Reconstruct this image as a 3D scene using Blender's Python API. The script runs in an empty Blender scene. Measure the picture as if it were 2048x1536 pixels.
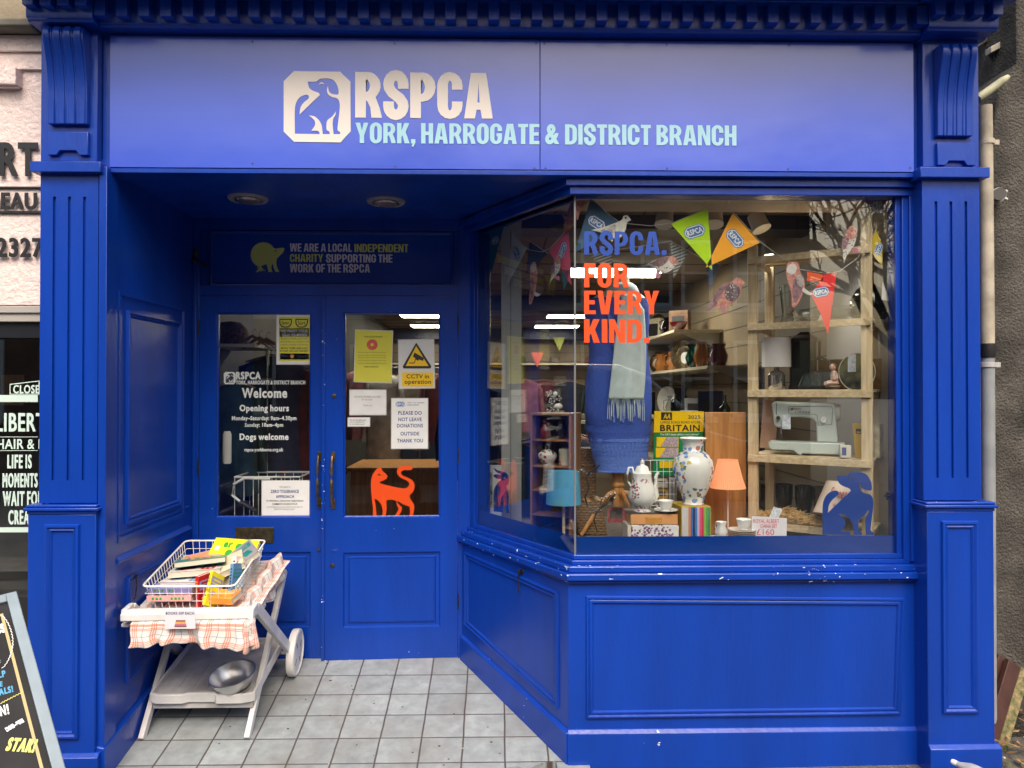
import bpy, bmesh, math, random
from mathutils import Vector, Matrix
R = math.radians
random.seed(7)
S = bpy.context.scene
C = S.collection

# ------------------------------------------------------------------ camera, world, sun, exposure
CAM = Vector((0.0, -3.3, 1.7)); YAW = R(1.2); PITCH = R(0.5); F = 1490.0
cd = bpy.data.cameras.new('camera'); cam = bpy.data.objects.new('camera', cd); C.objects.link(cam)
cd.sensor_width = 36.0; cd.lens = 36.0 * F / 2048.0; cd.clip_start = 0.05; cd.clip_end = 400
cam.location = CAM; cam.rotation_euler = (R(90) + PITCH, 0, -YAW)
S.camera = cam
W = bpy.data.worlds.new('World'); S.world = W; W.use_nodes = True
wn = W.node_tree.nodes; wl = W.node_tree.links
sky = wn.new('ShaderNodeTexSky'); sky.sky_type = 'NISHITA'; sky.sun_disc = False
sky.sun_elevation = R(52); sky.sun_rotation = R(168); sky.air_density = 1.6; sky.dust_density = 8.0; sky.ozone_density = 1.0
bg = wn['Background']; bg.inputs['Strength'].default_value = 0.14
wl.new(sky.outputs[0], bg.inputs[0])
ld = bpy.data.lights.new('sun', 'SUN'); sun = bpy.data.objects.new('sun', ld); C.objects.link(sun)
ld.energy = 0.9; ld.angle = R(28); ld.color = (1.0, 0.97, 0.93)
sun.rotation_euler = (R(38), 0, R(-12))
S.view_settings.view_transform = 'Standard'; S.view_settings.look = 'None'
S.view_settings.exposure = 0.86; S.view_settings.gamma = 1
S.cycles.max_bounces = 8; S.cycles.transparent_max_bounces = 24; S.cycles.sample_clamp_indirect = 3.0
S.cycles.caustics_reflective = False; S.cycles.caustics_refractive = False
try: S.cycles.use_denoising = True
except Exception: pass

# ------------------------------------------------------------------ pixel of the photograph + depth -> point
def ray(px, py):
    a = Vector(((px - 1024) / F, 1.0, -(py - 768) / F))
    a = Matrix.Rotation(PITCH, 3, 'X') @ a
    return Matrix.Rotation(-YAW, 3, 'Z') @ a
def P(px, py, y):
    r = ray(px, py); t = (y - CAM.y) / r.y
    return CAM + r * t
def X(px, y, py=768): return P(px, py, y).x
def Z(py, y, px=1024): return P(px, py, y).z
def Ppl(px, py, p0, n):
    r = ray(px, py); t = (p0 - CAM).dot(n) / r.dot(n)
    return CAM + r * t

# ------------------------------------------------------------------ materials
MATS = {}
def M(name, col, rough=0.5, metal=0.0, var=0.0, vs=8.0, bump=0.0, bs=60.0, spec=0.5, coat=0.0, emit=None, es=0.0, col2=None, alpha=None, sub=0.0, trans=0.0, stretch=None, bd=0.01):
    if name in MATS: return MATS[name]
    m = bpy.data.materials.new(name); m.use_nodes = True; MATS[name] = m
    nt = m.node_tree; b = nt.nodes['Principled BSDF']
    b.inputs['Base Color'].default_value = (*col, 1); b.inputs['Roughness'].default_value = rough
    b.inputs['Metallic'].default_value = metal; b.inputs['Specular IOR Level'].default_value = spec
    b.inputs['Coat Weight'].default_value = coat; b.inputs['Coat Roughness'].default_value = 0.1
    if trans: b.inputs['Transmission Weight'].default_value = trans
    if emit: b.inputs['Emission Color'].default_value = (*emit, 1); b.inputs['Emission Strength'].default_value = es
    if alpha is not None: b.inputs['Alpha'].default_value = alpha
    if var or bump:
        tc = nt.nodes.new('ShaderNodeTexCoord'); src = tc.outputs['Object']
        if stretch:
            mp = nt.nodes.new('ShaderNodeMapping'); mp.inputs['Scale'].default_value = stretch
            nt.links.new(src, mp.inputs[0]); src = mp.outputs[0]
    if var:
        n = nt.nodes.new('ShaderNodeTexNoise'); n.inputs['Scale'].default_value = vs; n.inputs['Detail'].default_value = 6
        nt.links.new(src, n.inputs['Vector'])
        r = nt.nodes.new('ShaderNodeValToRGB'); c2 = col2 or tuple(max(0, c * (1 - var)) for c in col)
        r.color_ramp.elements[0].position = 0.35; r.color_ramp.elements[1].position = 0.65
        r.color_ramp.elements[0].color = (*c2, 1); r.color_ramp.elements[1].color = (*(min(1, c * (1 + (0 if col2 else var * 0.6))) for c in col), 1)
        nt.links.new(n.outputs['Fac'], r.inputs[0]); nt.links.new(r.outputs[0], b.inputs['Base Color'])
    if bump:
        n2 = nt.nodes.new('ShaderNodeTexNoise'); n2.inputs['Scale'].default_value = bs; n2.inputs['Detail'].default_value = 4
        nt.links.new(src, n2.inputs['Vector'])
        bp = nt.nodes.new('ShaderNodeBump'); bp.inputs['Strength'].default_value = bump; bp.inputs['Distance'].default_value = bd
        nt.links.new(n2.outputs['Fac'], bp.inputs['Height']); nt.links.new(bp.outputs[0], b.inputs['Normal'])
    return m
def chipped(name, base, amount=0.68, scale=30.0, chip=(0.75, 0.78, 0.82), stretch=(1, 1, 2.5)):
    """paint with small chips showing the pale undercoat"""
    m = base.copy(); m.name = name; nt = m.node_tree; b = nt.nodes['Principled BSDF']
    src = b.inputs['Base Color'].links[0].from_socket if b.inputs['Base Color'].links else None
    mix = nt.nodes.new('ShaderNodeMix'); mix.data_type = 'RGBA'
    if src: nt.links.new(src, mix.inputs['A'])
    else: mix.inputs['A'].default_value = b.inputs['Base Color'].default_value
    mix.inputs['B'].default_value = (*chip, 1)
    tc = nt.nodes.new('ShaderNodeTexCoord'); mp = nt.nodes.new('ShaderNodeMapping'); mp.inputs['Scale'].default_value = stretch
    n = nt.nodes.new('ShaderNodeTexNoise'); n.inputs['Scale'].default_value = scale; n.inputs['Detail'].default_value = 3
    nt.links.new(tc.outputs['Object'], mp.inputs[0]); nt.links.new(mp.outputs[0], n.inputs['Vector'])
    n3 = nt.nodes.new('ShaderNodeTexNoise'); n3.inputs['Scale'].default_value = 2.2; nt.links.new(tc.outputs['Object'], n3.inputs['Vector'])
    ad = nt.nodes.new('ShaderNodeMath'); ad.operation = 'MULTIPLY_ADD'; nt.links.new(n3.outputs['Fac'], ad.inputs[0]); ad.inputs[1].default_value = 0.35
    nt.links.new(n.outputs['Fac'], ad.inputs[2])
    g = nt.nodes.new('ShaderNodeMath'); g.operation = 'GREATER_THAN'; g.inputs[1].default_value = amount + 0.17
    nt.links.new(ad.outputs[0], g.inputs[0]); nt.links.new(g.outputs[0], mix.inputs['Factor'])
    nt.links.new(mix.outputs['Result'], b.inputs['Base Color'])
    return m
def glass_mat(name, tint=(1, 1, 1), ior=1.52, rough=0.0, k=1.0, wav=0.0):
    m = bpy.data.materials.new(name); m.use_nodes = True; nt = m.node_tree; nt.nodes.remove(nt.nodes['Principled BSDF'])
    out = nt.nodes['Material Output']; t = nt.nodes.new('ShaderNodeBsdfTransparent'); t.inputs[0].default_value = (*tint, 1)
    g = nt.nodes.new('ShaderNodeBsdfGlossy'); g.inputs['Roughness'].default_value = rough
    f = nt.nodes.new('ShaderNodeFresnel'); ge = nt.nodes.new('ShaderNodeNewGeometry'); mr = nt.nodes.new('ShaderNodeMapRange')
    mr.inputs['To Min'].default_value = ior; mr.inputs['To Max'].default_value = 1 / ior      # same reflectance from either face of the thin pane
    nt.links.new(ge.outputs['Backfacing'], mr.inputs[0]); nt.links.new(mr.outputs[0], f.inputs['IOR'])
    mm = nt.nodes.new('ShaderNodeMath'); mm.operation = 'MULTIPLY'; mm.inputs[1].default_value = k; mm.use_clamp = True
    nt.links.new(f.outputs[0], mm.inputs[0])
    x = nt.nodes.new('ShaderNodeMixShader'); nt.links.new(mm.outputs[0], x.inputs[0])
    nt.links.new(t.outputs[0], x.inputs[1]); nt.links.new(g.outputs[0], x.inputs[2]); nt.links.new(x.outputs[0], out.inputs[0])
    if wav:
        tc = nt.nodes.new('ShaderNodeTexCoord'); n = nt.nodes.new('ShaderNodeTexNoise'); n.inputs['Scale'].default_value = 1.5
        bp = nt.nodes.new('ShaderNodeBump'); bp.inputs['Strength'].default_value = wav; bp.inputs['Distance'].default_value = 0.01
        nt.links.new(tc.outputs['Object'], n.inputs['Vector']); nt.links.new(n.outputs['Fac'], bp.inputs['Height']); nt.links.new(bp.outputs[0], g.inputs['Normal'])
    MATS[name] = m
    return m
def wood(name, c1, c2, scale=6.0, rough=0.45, stretch=(8, 8, 0.8), bump=0.1):
    if name in MATS: return MATS[name]
    m = bpy.data.materials.new(name); m.use_nodes = True; MATS[name] = m; nt = m.node_tree; b = nt.nodes['Principled BSDF']
    tc = nt.nodes.new('ShaderNodeTexCoord'); mp = nt.nodes.new('ShaderNodeMapping'); mp.inputs['Scale'].default_value = stretch
    n = nt.nodes.new('ShaderNodeTexNoise'); n.inputs['Scale'].default_value = scale; n.inputs['Detail'].default_value = 5; n.inputs['Distortion'].default_value = 0.6
    nt.links.new(tc.outputs['Object'], mp.inputs[0]); nt.links.new(mp.outputs[0], n.inputs['Vector'])
    r = nt.nodes.new('ShaderNodeValToRGB'); r.color_ramp.elements[0].position = 0.35; r.color_ramp.elements[1].position = 0.65
    r.color_ramp.elements[0].color = (*c1, 1); r.color_ramp.elements[1].color = (*c2, 1)
    nt.links.new(n.outputs['Fac'], r.inputs[0]); nt.links.new(r.outputs[0], b.inputs['Base Color']); b.inputs['Roughness'].default_value = rough
    bp = nt.nodes.new('ShaderNodeBump'); bp.inputs['Strength'].default_value = bump; bp.inputs['Distance'].default_value = 0.003
    nt.links.new(n.outputs['Fac'], bp.inputs['Height']); nt.links.new(bp.outputs[0], b.inputs['Normal'])
    return m
def srgb(r, g, b):
    f = lambda c: (c / 255 / 12.92) if c / 255 <= 0.04045 else ((c / 255 + 0.055) / 1.055) ** 2.4
    return (f(r), f(g), f(b))

# ------------------------------------------------------------------ mesh building
class B:
    """collects faces and links them as one mesh object"""
    def __init__(s, T=None): s.v = []; s.f = []; s.T = T
    def pts(s, ps):
        i = len(s.v)
        for p in ps:
            p = Vector(p); s.v.append(s.T(p) if s.T else p)
        return i
    def face(s, ps): i = s.pts(ps); s.f.append(tuple(range(i, i + len(ps)))); return s
    def box(s, x0, x1, y0, y1, z0, z1):
        i = s.pts([(x, y, z) for z in (z0, z1) for y in (y0, y1) for x in (x0, x1)])
        for q in ((0, 2, 3, 1), (4, 5, 7, 6), (0, 1, 5, 4), (2, 6, 7, 3), (0, 4, 6, 2), (1, 3, 7, 5)): s.f.append(tuple(i + k for k in q))
        return s
    def hexa(s, p):
        """eight corners: bottom four round, top four round"""
        i = s.pts(p)
        for q in ((3, 2, 1, 0), (4, 5, 6, 7), (0, 1, 5, 4), (1, 2, 6, 5), (2, 3, 7, 6), (3, 0, 4, 7)): s.f.append(tuple(i + k for k in q))
        return s
    def prism(s, poly, a, b, f):
        """poly of (u,v), f(u,v,t) -> point"""
        n = len(poly); i = s.pts([f(u, v, a) for u, v in poly] + [f(u, v, b) for u, v in poly])
        s.f.append(tuple(i + k for k in reversed(range(n)))); s.f.append(tuple(i + n + k for k in range(n)))
        for k in range(n): s.f.append((i + k, i + (k + 1) % n, i + n + (k + 1) % n, i + n + k))
        return s
    def tube(s, path, r, n=8, closed=False, flat=None):
        path = [Vector(p) for p in path]; m = len(path); rings = []
        for k, p in enumerate(path):
            a = path[(k - 1) % m] if (k > 0 or closed) else p; c = path[(k + 1) % m] if (k < m - 1 or closed) else p
            d = (c - a).normalized(); u = d.cross(Vector((0, 0, 1)))
            if u.length < 0.05: u = d.cross(Vector((0, 1, 0)))
            u.normalize(); w = u.cross(d).normalized(); rr = r[k] if isinstance(r, (list, tuple)) else r
            fu, fw = flat if flat else (1, 1)
            rings.append(s.pts([p + u * math.cos(2 * math.pi * j / n) * rr * fu + w * math.sin(2 * math.pi * j / n) * rr * fw for j in range(n)]))
        for k in range(m if closed else m - 1):
            a, c = rings[k], rings[(k + 1) % m]
            for j in range(n): s.f.append((a + j, a + (j + 1) % n, c + (j + 1) % n, c + j))
        if not closed:
            s.f.append(tuple(rings[0] + j for j in reversed(range(n)))); s.f.append(tuple(rings[-1] + j for j in range(n)))
        return s
    def lathe(s, prof, c=(0, 0, 0), n=28, ax='z', sq=None, lobes=0, la=0.0):
        """prof list of (r, h)"""
        c = Vector(c); rings = []
        for (r, h) in prof:
            ps = []
            for j in range(n):
                a = 2 * math.pi * j / n; q = r * (1 + la * math.cos(lobes * a)) if lobes else r
                u, w = q * math.cos(a), q * math.sin(a) * (sq or 1)
                ps.append(c + (Vector((u, w, h)) if ax == 'z' else Vector((u, h, w)) if ax == 'y' else Vector((h, u, w))))
            rings.append(s.pts(ps))
        for a, d in zip(rings, rings[1:]):
            for j in range(n): s.f.append((a + j, a + (j + 1) % n, d + (j + 1) % n, d + j))
        if prof[0][0] > 1e-5: s.f.append(tuple(rings[0] + j for j in reversed(range(n))))
        if prof[-1][0] > 1e-5: s.f.append(tuple(rings[-1] + j for j in range(n)))
        return s
    def ball(s, c, r, n=14, m=8, sc=(1, 1, 1)):
        c = Vector(c); rings = []
        for k in range(m + 1):
            t = math.pi * k / m
            rings.append(s.pts([c + Vector((r * sc[0] * math.sin(t) * math.cos(2 * math.pi * j / n), r * sc[1] * math.sin(t) * math.sin(2 * math.pi * j / n), -r * sc[2] * math.cos(t))) for j in range(n)]))
        for a, d in zip(rings, rings[1:]):
            for j in range(n): s.f.append((a + j, a + (j + 1) % n, d + (j + 1) % n, d + j))
        return s
    def mould(s, quad, prof, T):
        """mitred moulding round a convex polygon; prof = [(inset, height)], T(u,v,h)"""
        rings = []
        for ins, h in prof:
            q = inset(quad, ins); rings.append(s.pts([T(u, v, h) for u, v in q]))
        n = len(quad)
        for a, d in zip(rings, rings[1:]):
            for j in range(n): s.f.append((a + j, a + (j + 1) % n, d + (j + 1) % n, d + j))
        return s
    def build(s, name, mat, parent=None, bevel=0.0, smooth=0.6, label=None, seg=2, merge=False):
        me = bpy.data.meshes.new(name); o = bpy.data.objects.new(name, me)
        me.from_pydata([tuple(v) for v in s.v], [], s.f)
        bm = bmesh.new(); bm.from_mesh(me)
        bmesh.ops.remove_doubles(bm, verts=bm.verts, dist=1e-6 if not merge else 1e-4)
        bmesh.ops.recalc_face_normals(bm, faces=bm.faces); bm.to_mesh(me); bm.free()
        me.materials.append(mat); C.objects.link(o)
        if smooth:
            me.shade_smooth(); me.set_sharp_from_angle(angle=smooth)
        if bevel:
            md = o.modifiers.new('bevel', 'BEVEL'); md.width = bevel; md.segments = seg; md.limit_method = 'ANGLE'; md.angle_limit = R(40); md.use_clamp_overlap = True
            md.harden_normals = False
        if parent: o.parent = parent; o.matrix_parent_inverse = parent.matrix_basis.inverted()
        if label: o['label'] = label
        return o
def inset(quad, d):
    n = len(quad); ar = sum(quad[i][0] * quad[(i + 1) % n][1] - quad[(i + 1) % n][0] * quad[i][1] for i in range(n)); sg = 1 if ar > 0 else -1
    L = []
    for i in range(n):
        a = Vector(quad[i]); b = Vector(quad[(i + 1) % n]); e = (b - a).normalized(); nn = Vector((-e.y, e.x)) * sg
        L.append((a + nn * d, e))
    out = []
    for i in range(n):
        p, e = L[i - 1]; q, g = L[i]; cr = e.x * g.y - e.y * g.x
        t = ((q - p).x * g.y - (q - p).y * g.x) / cr if abs(cr) > 1e-9 else 0
        out.append(tuple(p + e * t))
    return out
def thing(name, label, cat, loc=(0, 0, 0), rz=0.0, group=None):
    o = bpy.data.objects.new(name, None); C.objects.link(o); o.location = loc; o.rotation_euler = (0, 0, rz); o.empty_display_size = 0.05
    o['label'] = label; o['category'] = cat
    if group: o['group'] = group
    bpy.context.view_layer.update()
    return o
def part(name, parent):
    o = bpy.data.objects.new(name, None); C.objects.link(o); o.empty_display_size = 0.02
    o.parent = parent; o.matrix_parent_inverse = parent.matrix_basis.inverted(); return o
def tag(o, label, cat, group=None):
    o['label'] = label; o['category'] = cat
    if group: o['group'] = group
    return o
def struct(o): o['kind'] = 'structure'; return o
def at(root, fn=None):
    """transform local coordinates of a thing to world"""
    m = Matrix.Translation(root.location) @ Matrix.Rotation(root.rotation_euler.z, 4, 'Z')
    return lambda p: m @ Vector(p)

# ------------------------------------------------------------------ flat shapes and lettering, in a frame (origin, right, up, out)
class Fr:
    def __init__(s, o, u=(1, 0, 0), v=(0, 0, 1)):
        s.o = Vector(o); s.u = Vector(u).normalized(); s.v = Vector(v).normalized(); s.n = s.u.cross(s.v).normalized()
    def __call__(s, a, b, h=0.0): return s.o + s.u * a + s.v * b + s.n * h
    def px(s, px, py):
        p = Ppl(px, py, s.o, s.n) - s.o; return (p.dot(s.u), p.dot(s.v))
def curve_mesh(cu, fr, name, mat, h, th):
    cu.dimensions = '2D'; cu.fill_mode = 'BOTH'; cu.extrude = th / 2
    ob = bpy.data.objects.new('tmp', cu); C.objects.link(ob); dg = bpy.context.evaluated_depsgraph_get(); dg.update()
    me = bpy.data.meshes.new_from_object(ob.evaluated_get(dg)); bpy.data.objects.remove(ob); 
    for v in me.vertices:
        x, y, z = v.co; v.co = fr(x, y, h + th / 2 + z)
    me.materials.clear(); me.materials.append(mat); me.name = name
    o = bpy.data.objects.new(name, me); C.objects.link(o)
    return o
def fin(o, parent, label=None):
    if parent: o.parent = parent; o.matrix_parent_inverse = parent.matrix_basis.inverted()
    if label: o['label'] = label
    return o
def smoothed(pts, k=4):
    n = len(pts); out = []
    for i in range(n):
        p0, p1, p2, p3 = (Vector(pts[(i + j) % n][:2]) for j in (-1, 0, 1, 2))
        c1 = len(pts[i]) > 2; c2 = len(pts[(i + 1) % n]) > 2      # a third entry marks a corner
        m1 = (p2 - p1) if c1 else (p2 - p0) / 2; m2 = (p2 - p1) if c2 else (p3 - p1) / 2
        for j in range(k):
            t = j / k; out.append(tuple((2 * t**3 - 3 * t**2 + 1) * p1 + (t**3 - 2 * t**2 + t) * m1 + (-2 * t**3 + 3 * t**2) * p2 + (t**3 - t**2) * m2))
    return out
def shape(outs, fr, name, mat, parent=None, h=0.0015, th=0.001, sm=True, label=None):
    """flat cut-out; outs = outlines in frame units (holes by even-odd)"""
    cu = bpy.data.curves.new(name, 'CURVE')
    for o in outs:
        q = smoothed(o) if sm else o
        sp = cu.splines.new('POLY'); sp.points.add(len(q) - 1)
        for i, p in enumerate(q): sp.points[i].co = (p[0], p[1], 0, 1)
        sp.use_cyclic_u = True
    return fin(curve_mesh(cu, fr, name, mat, h, th), parent, label)
GS = {}
def glyph_splines(ch):
    if ch not in GS:
        if ch == ' ': GS[ch] = 0
        else:
            tx = bpy.data.curves.new('t', 'FONT'); tx.body = ch; ob = bpy.data.objects.new('t', tx); C.objects.link(ob)
            dg = bpy.context.evaluated_depsgraph_get(); dg.update(); GS[ch] = len(ob.evaluated_get(dg).to_curve(dg).splines); bpy.data.objects.remove(ob)
    return GS[ch]
def text(body, fr, box, name, mat, parent=None, bold=0.0, h=0.0015, th=0.001, slant=0.0, res=3, label=None, align='fit'):
    """lettering fitted to box (u0, v0, u1, v1) in frame units; bold = stroke thickening in metres"""
    tx = bpy.data.curves.new('t', 'FONT'); tx.body = body; tx.resolution_u = res; tx.shear = slant
    ob = bpy.data.objects.new('t', tx); C.objects.link(ob); dg = bpy.context.evaluated_depsgraph_get(); dg.update()
    cu = ob.evaluated_get(dg).to_curve(dg).copy(); bpy.data.objects.remove(ob)
    polys = []; owner = []; cnt = []; k = 0
    for ch_ in body:
        n_ = glyph_splines(ch_)
        cnt += [k] * n_; k += 1 if ch_ != ' ' else 0
    for si, sp in enumerate(cu.splines):
        q = []; bp = sp.bezier_points; n = len(bp)
        for i in range(n):
            p, r_ = bp[i], bp[(i + 1) % n]; a, b2, c, d = (Vector(v[:2]) for v in (p.co, p.handle_right, r_.handle_left, r_.co))
            q.append(a); ch = d - a
            if ch.length < 1e-6: continue
            e = ch.normalized(); dev = max(abs((v - a).x * e.y - (v - a).y * e.x) for v in (b2, c))
            if dev > ch.length * 0.02:
                for j in range(1, res + 1):
                    t = j / (res + 1); q.append(a * (1 - t)**3 + b2 * 3 * t * (1 - t)**2 + c * 3 * t * t * (1 - t) + d * t**3)
        if not n: q = [Vector(p.co[:2]) for p in sp.points]
        r2 = [v for k, v in enumerate(q) if (v - q[k - 1]).length > 1e-4]
        if len(r2) > 2: polys.append(r2); owner.append(cnt[si] if len(cnt) == len(cu.splines) else 0)
    bpy.data.curves.remove(cu)
    xs = [v.x for q in polys for v in q]; ys = [v.y for q in polys for v in q]
    x0, x1, y0, y1 = min(xs), max(xs), min(ys), max(ys)
    u0, v0, u1, v1 = box; u0 += bold; v0 += bold; u1 -= bold; v1 -= bold
    gap = 2 * bold * 0.9
    sx = (u1 - u0 - gap * max(owner)) / (x1 - x0); sy = (v1 - v0) / (y1 - y0)
    polys = [[Vector((u0 + (v.x - x0) * sx + gap * w_, v0 + (v.y - y0) * sy)) for v in q] for q, w_ in zip(polys, owner)]
    def area(q): return sum(q[k - 1].x * q[k].y - q[k].x * q[k - 1].y for k in range(len(q))) / 2
    sg = 1 if area(max(polys, key=lambda q: abs(area(q)))) > 0 else -1
    out = bpy.data.curves.new(name, 'CURVE')
    for q in polys:
        n = len(q); r2 = []
        for k in range(n):
            e1 = (q[k] - q[k - 1]).normalized(); e2 = (q[(k + 1) % n] - q[k]).normalized()
            n1 = Vector((e1.y, -e1.x)) * sg; n2 = Vector((e2.y, -e2.x)) * sg; m = n1 + n2
            if m.length < 0.3: r2 += [q[k] + n1 * bold, q[k] + n2 * bold]; continue
            m.normalize(); r2.append(q[k] + m * bold / max(0.62, m.dot(n1)))
        if area(q) * area(r2) <= 0 or (area(q) * sg < 0 and abs(area(r2)) < abs(area(q)) * 0.06): continue
        sp = out.splines.new('POLY'); sp.points.add(len(r2) - 1)
        for k, v in enumerate(r2): sp.points[k].co = (v.x, v.y, 0, 1)
        sp.use_cyclic_u = True
    return fin(curve_mesh(out, fr, name, mat, h, th), parent, label)
# heavy condensed capitals, drawn as outlines (height 1)
def rrect(x0, y0, x1, y1, rx, ry, n=7, ccw=True):
    p = []
    for cx, cy, a0 in ((x1 - rx, y1 - ry, 0), (x0 + rx, y1 - ry, 90), (x0 + rx, y0 + ry, 180), (x1 - rx, y0 + ry, 270)):
        for k in range(n + 1): a = R(a0 + 90 * k / n); p.append((cx + rx * math.cos(a), cy + ry * math.sin(a)))
    return p
def thick(path, hw):
    path = [Vector(p) for p in path]; l, r = [], []
    for k, p in enumerate(path):
        d = (path[min(k + 1, len(path) - 1)] - path[max(k - 1, 0)]).normalized(); n = Vector((-d.y, d.x)); w = hw[k] if isinstance(hw, list) else hw; l.append(tuple(p + n * w)); r.append(tuple(p - n * w))
    return l + r[::-1]
def arcp(cx, cy, rx, ry, a0, a1, n=8): return [(cx + rx * math.cos(R(a0 + (a1 - a0) * k / n)), cy + ry * math.sin(R(a0 + (a1 - a0) * k / n))) for k in range(n + 1)]
def hglyph(ch, s):
    w = {'I': s, 'A': .62, 'V': .60, 'Y': .60, 'K': .58, 'N': .58, 'T': .46, 'F': .44, 'E': .46, 'L': .43, 'W': .86}.get(ch, .55); t = s * .82; q = w / 2 - s
    if ch == 'I': return w, [[(0, 0), (s, 0), (s, 1), (0, 1)]]
    if ch == 'H': return w, [[(0, 0), (s, 0), (s, .41), (w - s, .41), (w - s, 0), (w, 0), (w, 1), (w - s, 1), (w - s, .59), (s, .59), (s, 1), (0, 1)]]
    if ch == 'E': return w, [[(0, 0), (w, 0), (w, t), (s, t), (s, .42), (w * .92, .42), (w * .92, .59), (s, .59), (s, 1 - t), (w, 1 - t), (w, 1), (0, 1)]]
    if ch == 'F': return w, [[(0, 0), (s, 0), (s, .40), (w * .92, .40), (w * .92, .57), (s, .57), (s, 1 - t), (w, 1 - t), (w, 1), (0, 1)]]
    if ch == 'L': return w, [[(0, 0), (w, 0), (w, t), (s, t), (s, 1), (0, 1)]]
    if ch == 'T': return w, [[(w / 2 - s / 2, 0), (w / 2 + s / 2, 0), (w / 2 + s / 2, 1 - t), (w, 1 - t), (w, 1), (0, 1), (0, 1 - t), (w / 2 - s / 2, 1 - t)]]
    if ch == 'N': return w, [[(0, 0), (s * .92, 0), (s * .92, .60), (w - s, 0), (w, 0), (w, 1), (w - s * .92, 1), (w - s * .92, .42), (s, 1), (0, 1)]]
    if ch == 'K': return w, [[(0, 0), (s, 0), (s, .30), (s * 1.25, .40), (w - s * 1.15, 0), (w, 0), (w * .68, .56), (w * .98, 1), (w - s * 1.2, 1), (s, .62), (s, 1), (0, 1)]]
    if ch == 'A': return w, [[(0, 0), (s, 0), (s + .035, .19), (w - s - .035, .19), (w - s, 0), (w, 0), (w / 2 + s * .72, 1), (w / 2 - s * .72, 1)], [(s + .055, .35), (w - s - .055, .35), (w / 2, .80)]]
    if ch == 'V': return w, [[(w / 2 - s * .72, 0), (w / 2 + s * .72, 0), (w, 1), (w - s * 1.05, 1), (w / 2, .30), (s * 1.05, 1), (0, 1)]]
    if ch == 'W': return w, [[(w * .13, 0), (w * .36, 0), (w * .5, .55), (w * .64, 0), (w * .87, 0), (w, 1), (w - s, 1), (w * .77, .34), (w * .63, 1), (w * .37, 1), (w * .23, .34), (s, 1), (0, 1)]]
    if ch == 'Y': return w, [[(w / 2 - s / 2, 0), (w / 2 + s / 2, 0), (w / 2 + s / 2, .38), (w, 1), (w - s * 1.08, 1), (w / 2, .62), (s * 1.08, 1), (0, 1), (w / 2 - s / 2, .38)]]
    if ch == 'O': return w, [rrect(0, -.015, w, 1.015, w / 2, .30), rrect(s, t * .9, w - s, 1 - t * .9, q, .20)]
    if ch == 'U': return w, [[(0, 1)] + arcp(w / 2, .28, w / 2, .295, 180, 360) + [(w, 1), (w - s, 1)] + arcp(w / 2, .30, q, .30 - t * .9, 360, 180) + [(s, 1)]]
    if ch in 'CG':
        o = [(w, .63), (w, .72)] + arcp(w / 2, .72, w / 2, .295, 0, 180) + arcp(w / 2, .28, w / 2, .295, 180, 360)
        if ch == 'C': o += [(w, .37), (w - s, .37)]
        else: o += [(w, .53), (w * .54, .53), (w * .54, .38), (w - s, .38)]
        return w, [o + arcp(w / 2, .27, q, .27 - t * .9, 360, 180) + arcp(w / 2, .73, q, .27 - t * .9, 180, 0) + [(w - s, .63)]]
    if ch == 'D': return w, [[(0, 0), (w * .45, 0)] + arcp(w * .45, .30, w * .55, .30, 270, 360) + arcp(w * .45, .70, w * .55, .30, 0, 90) + [(0, 1)], [(s, t)] + arcp(w * .45, .30 + .0, w * .55 - s, .30 - t, 270, 360) + arcp(w * .45, .70, w * .55 - s, .30 - t, 0, 90) + [(s, 1 - t)]]
    if ch in 'PR':
        lo = .36 if ch == 'P' else .40; m = (1 + lo) / 2; ry = (1 - lo) / 2
        bowl = arcp(w * .5, m - .0, w * .5, ry, -90, 90); hole = [(s, lo + t * .85)] + arcp(w * .42, m, w * .58 - s, ry - t * .85, -90, 90) + [(s, 1 - t * .85)]
        if ch == 'P': return w, [[(0, 0), (s, 0), (s, lo)] + bowl + [(0, 1)], hole]
        return w + .02, [[(0, 0), (s, 0), (s, lo - .04), (w * .50, lo - .04)][:3] + [(w * .46, lo - .02), (w * .60, .22), (w - s * .86, 0), (w + .03, 0), (w * .96, .22), (w * .80, lo + .05)] + arcp(w * .5, m, w * .5, ry, -38, 90) + [(0, 1)], hole]
    if ch == 'B': return w, [[(0, 0), (w * .5, 0)] + arcp(w * .5, .27, w * .5, .27, -90, 60) + arcp(w * .48, .76, w * .48, .24, -50, 90) + [(0, 1)], [(s, t * .85)] + arcp(w * .42, .265, w * .58 - s, .265 - t * .85, -90, 90) + [(s, .53 - t * .0 - .0)], [(s, .60 + .02)] + arcp(w * .40, .745, w * .56 - s, .125, -90, 90) + [(s, .87)]]
    if ch == 'S':
        a = w / 2 - s / 2; p = [(w - s / 2, .64), (w - s / 2, .72)] + arcp(w / 2, .74, a, .26 - t * .42 + .015, 0, 180)[1:] + [(s / 2 + .01, .66), (w * .36, .55), (w * .64, .43), (w - s / 2 - .01, .33)] + arcp(w / 2, .26, a, .26 - t * .42 + .015, 0, -180) + [(s / 2, .28), (s / 2, .36)]
        return w, [thick(p, s / 2)]
    if ch == ',': return s, [[(0, .21), (s, .21), (s, .03), (s * .5, -.17), (s * .08, -.14), (s * .40, 0), (0, 0)]]
    if ch == '.': return s * 1.05, [rrect(0, 0, s * 1.05, .21, .05, .05)]
    return .25, []
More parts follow.
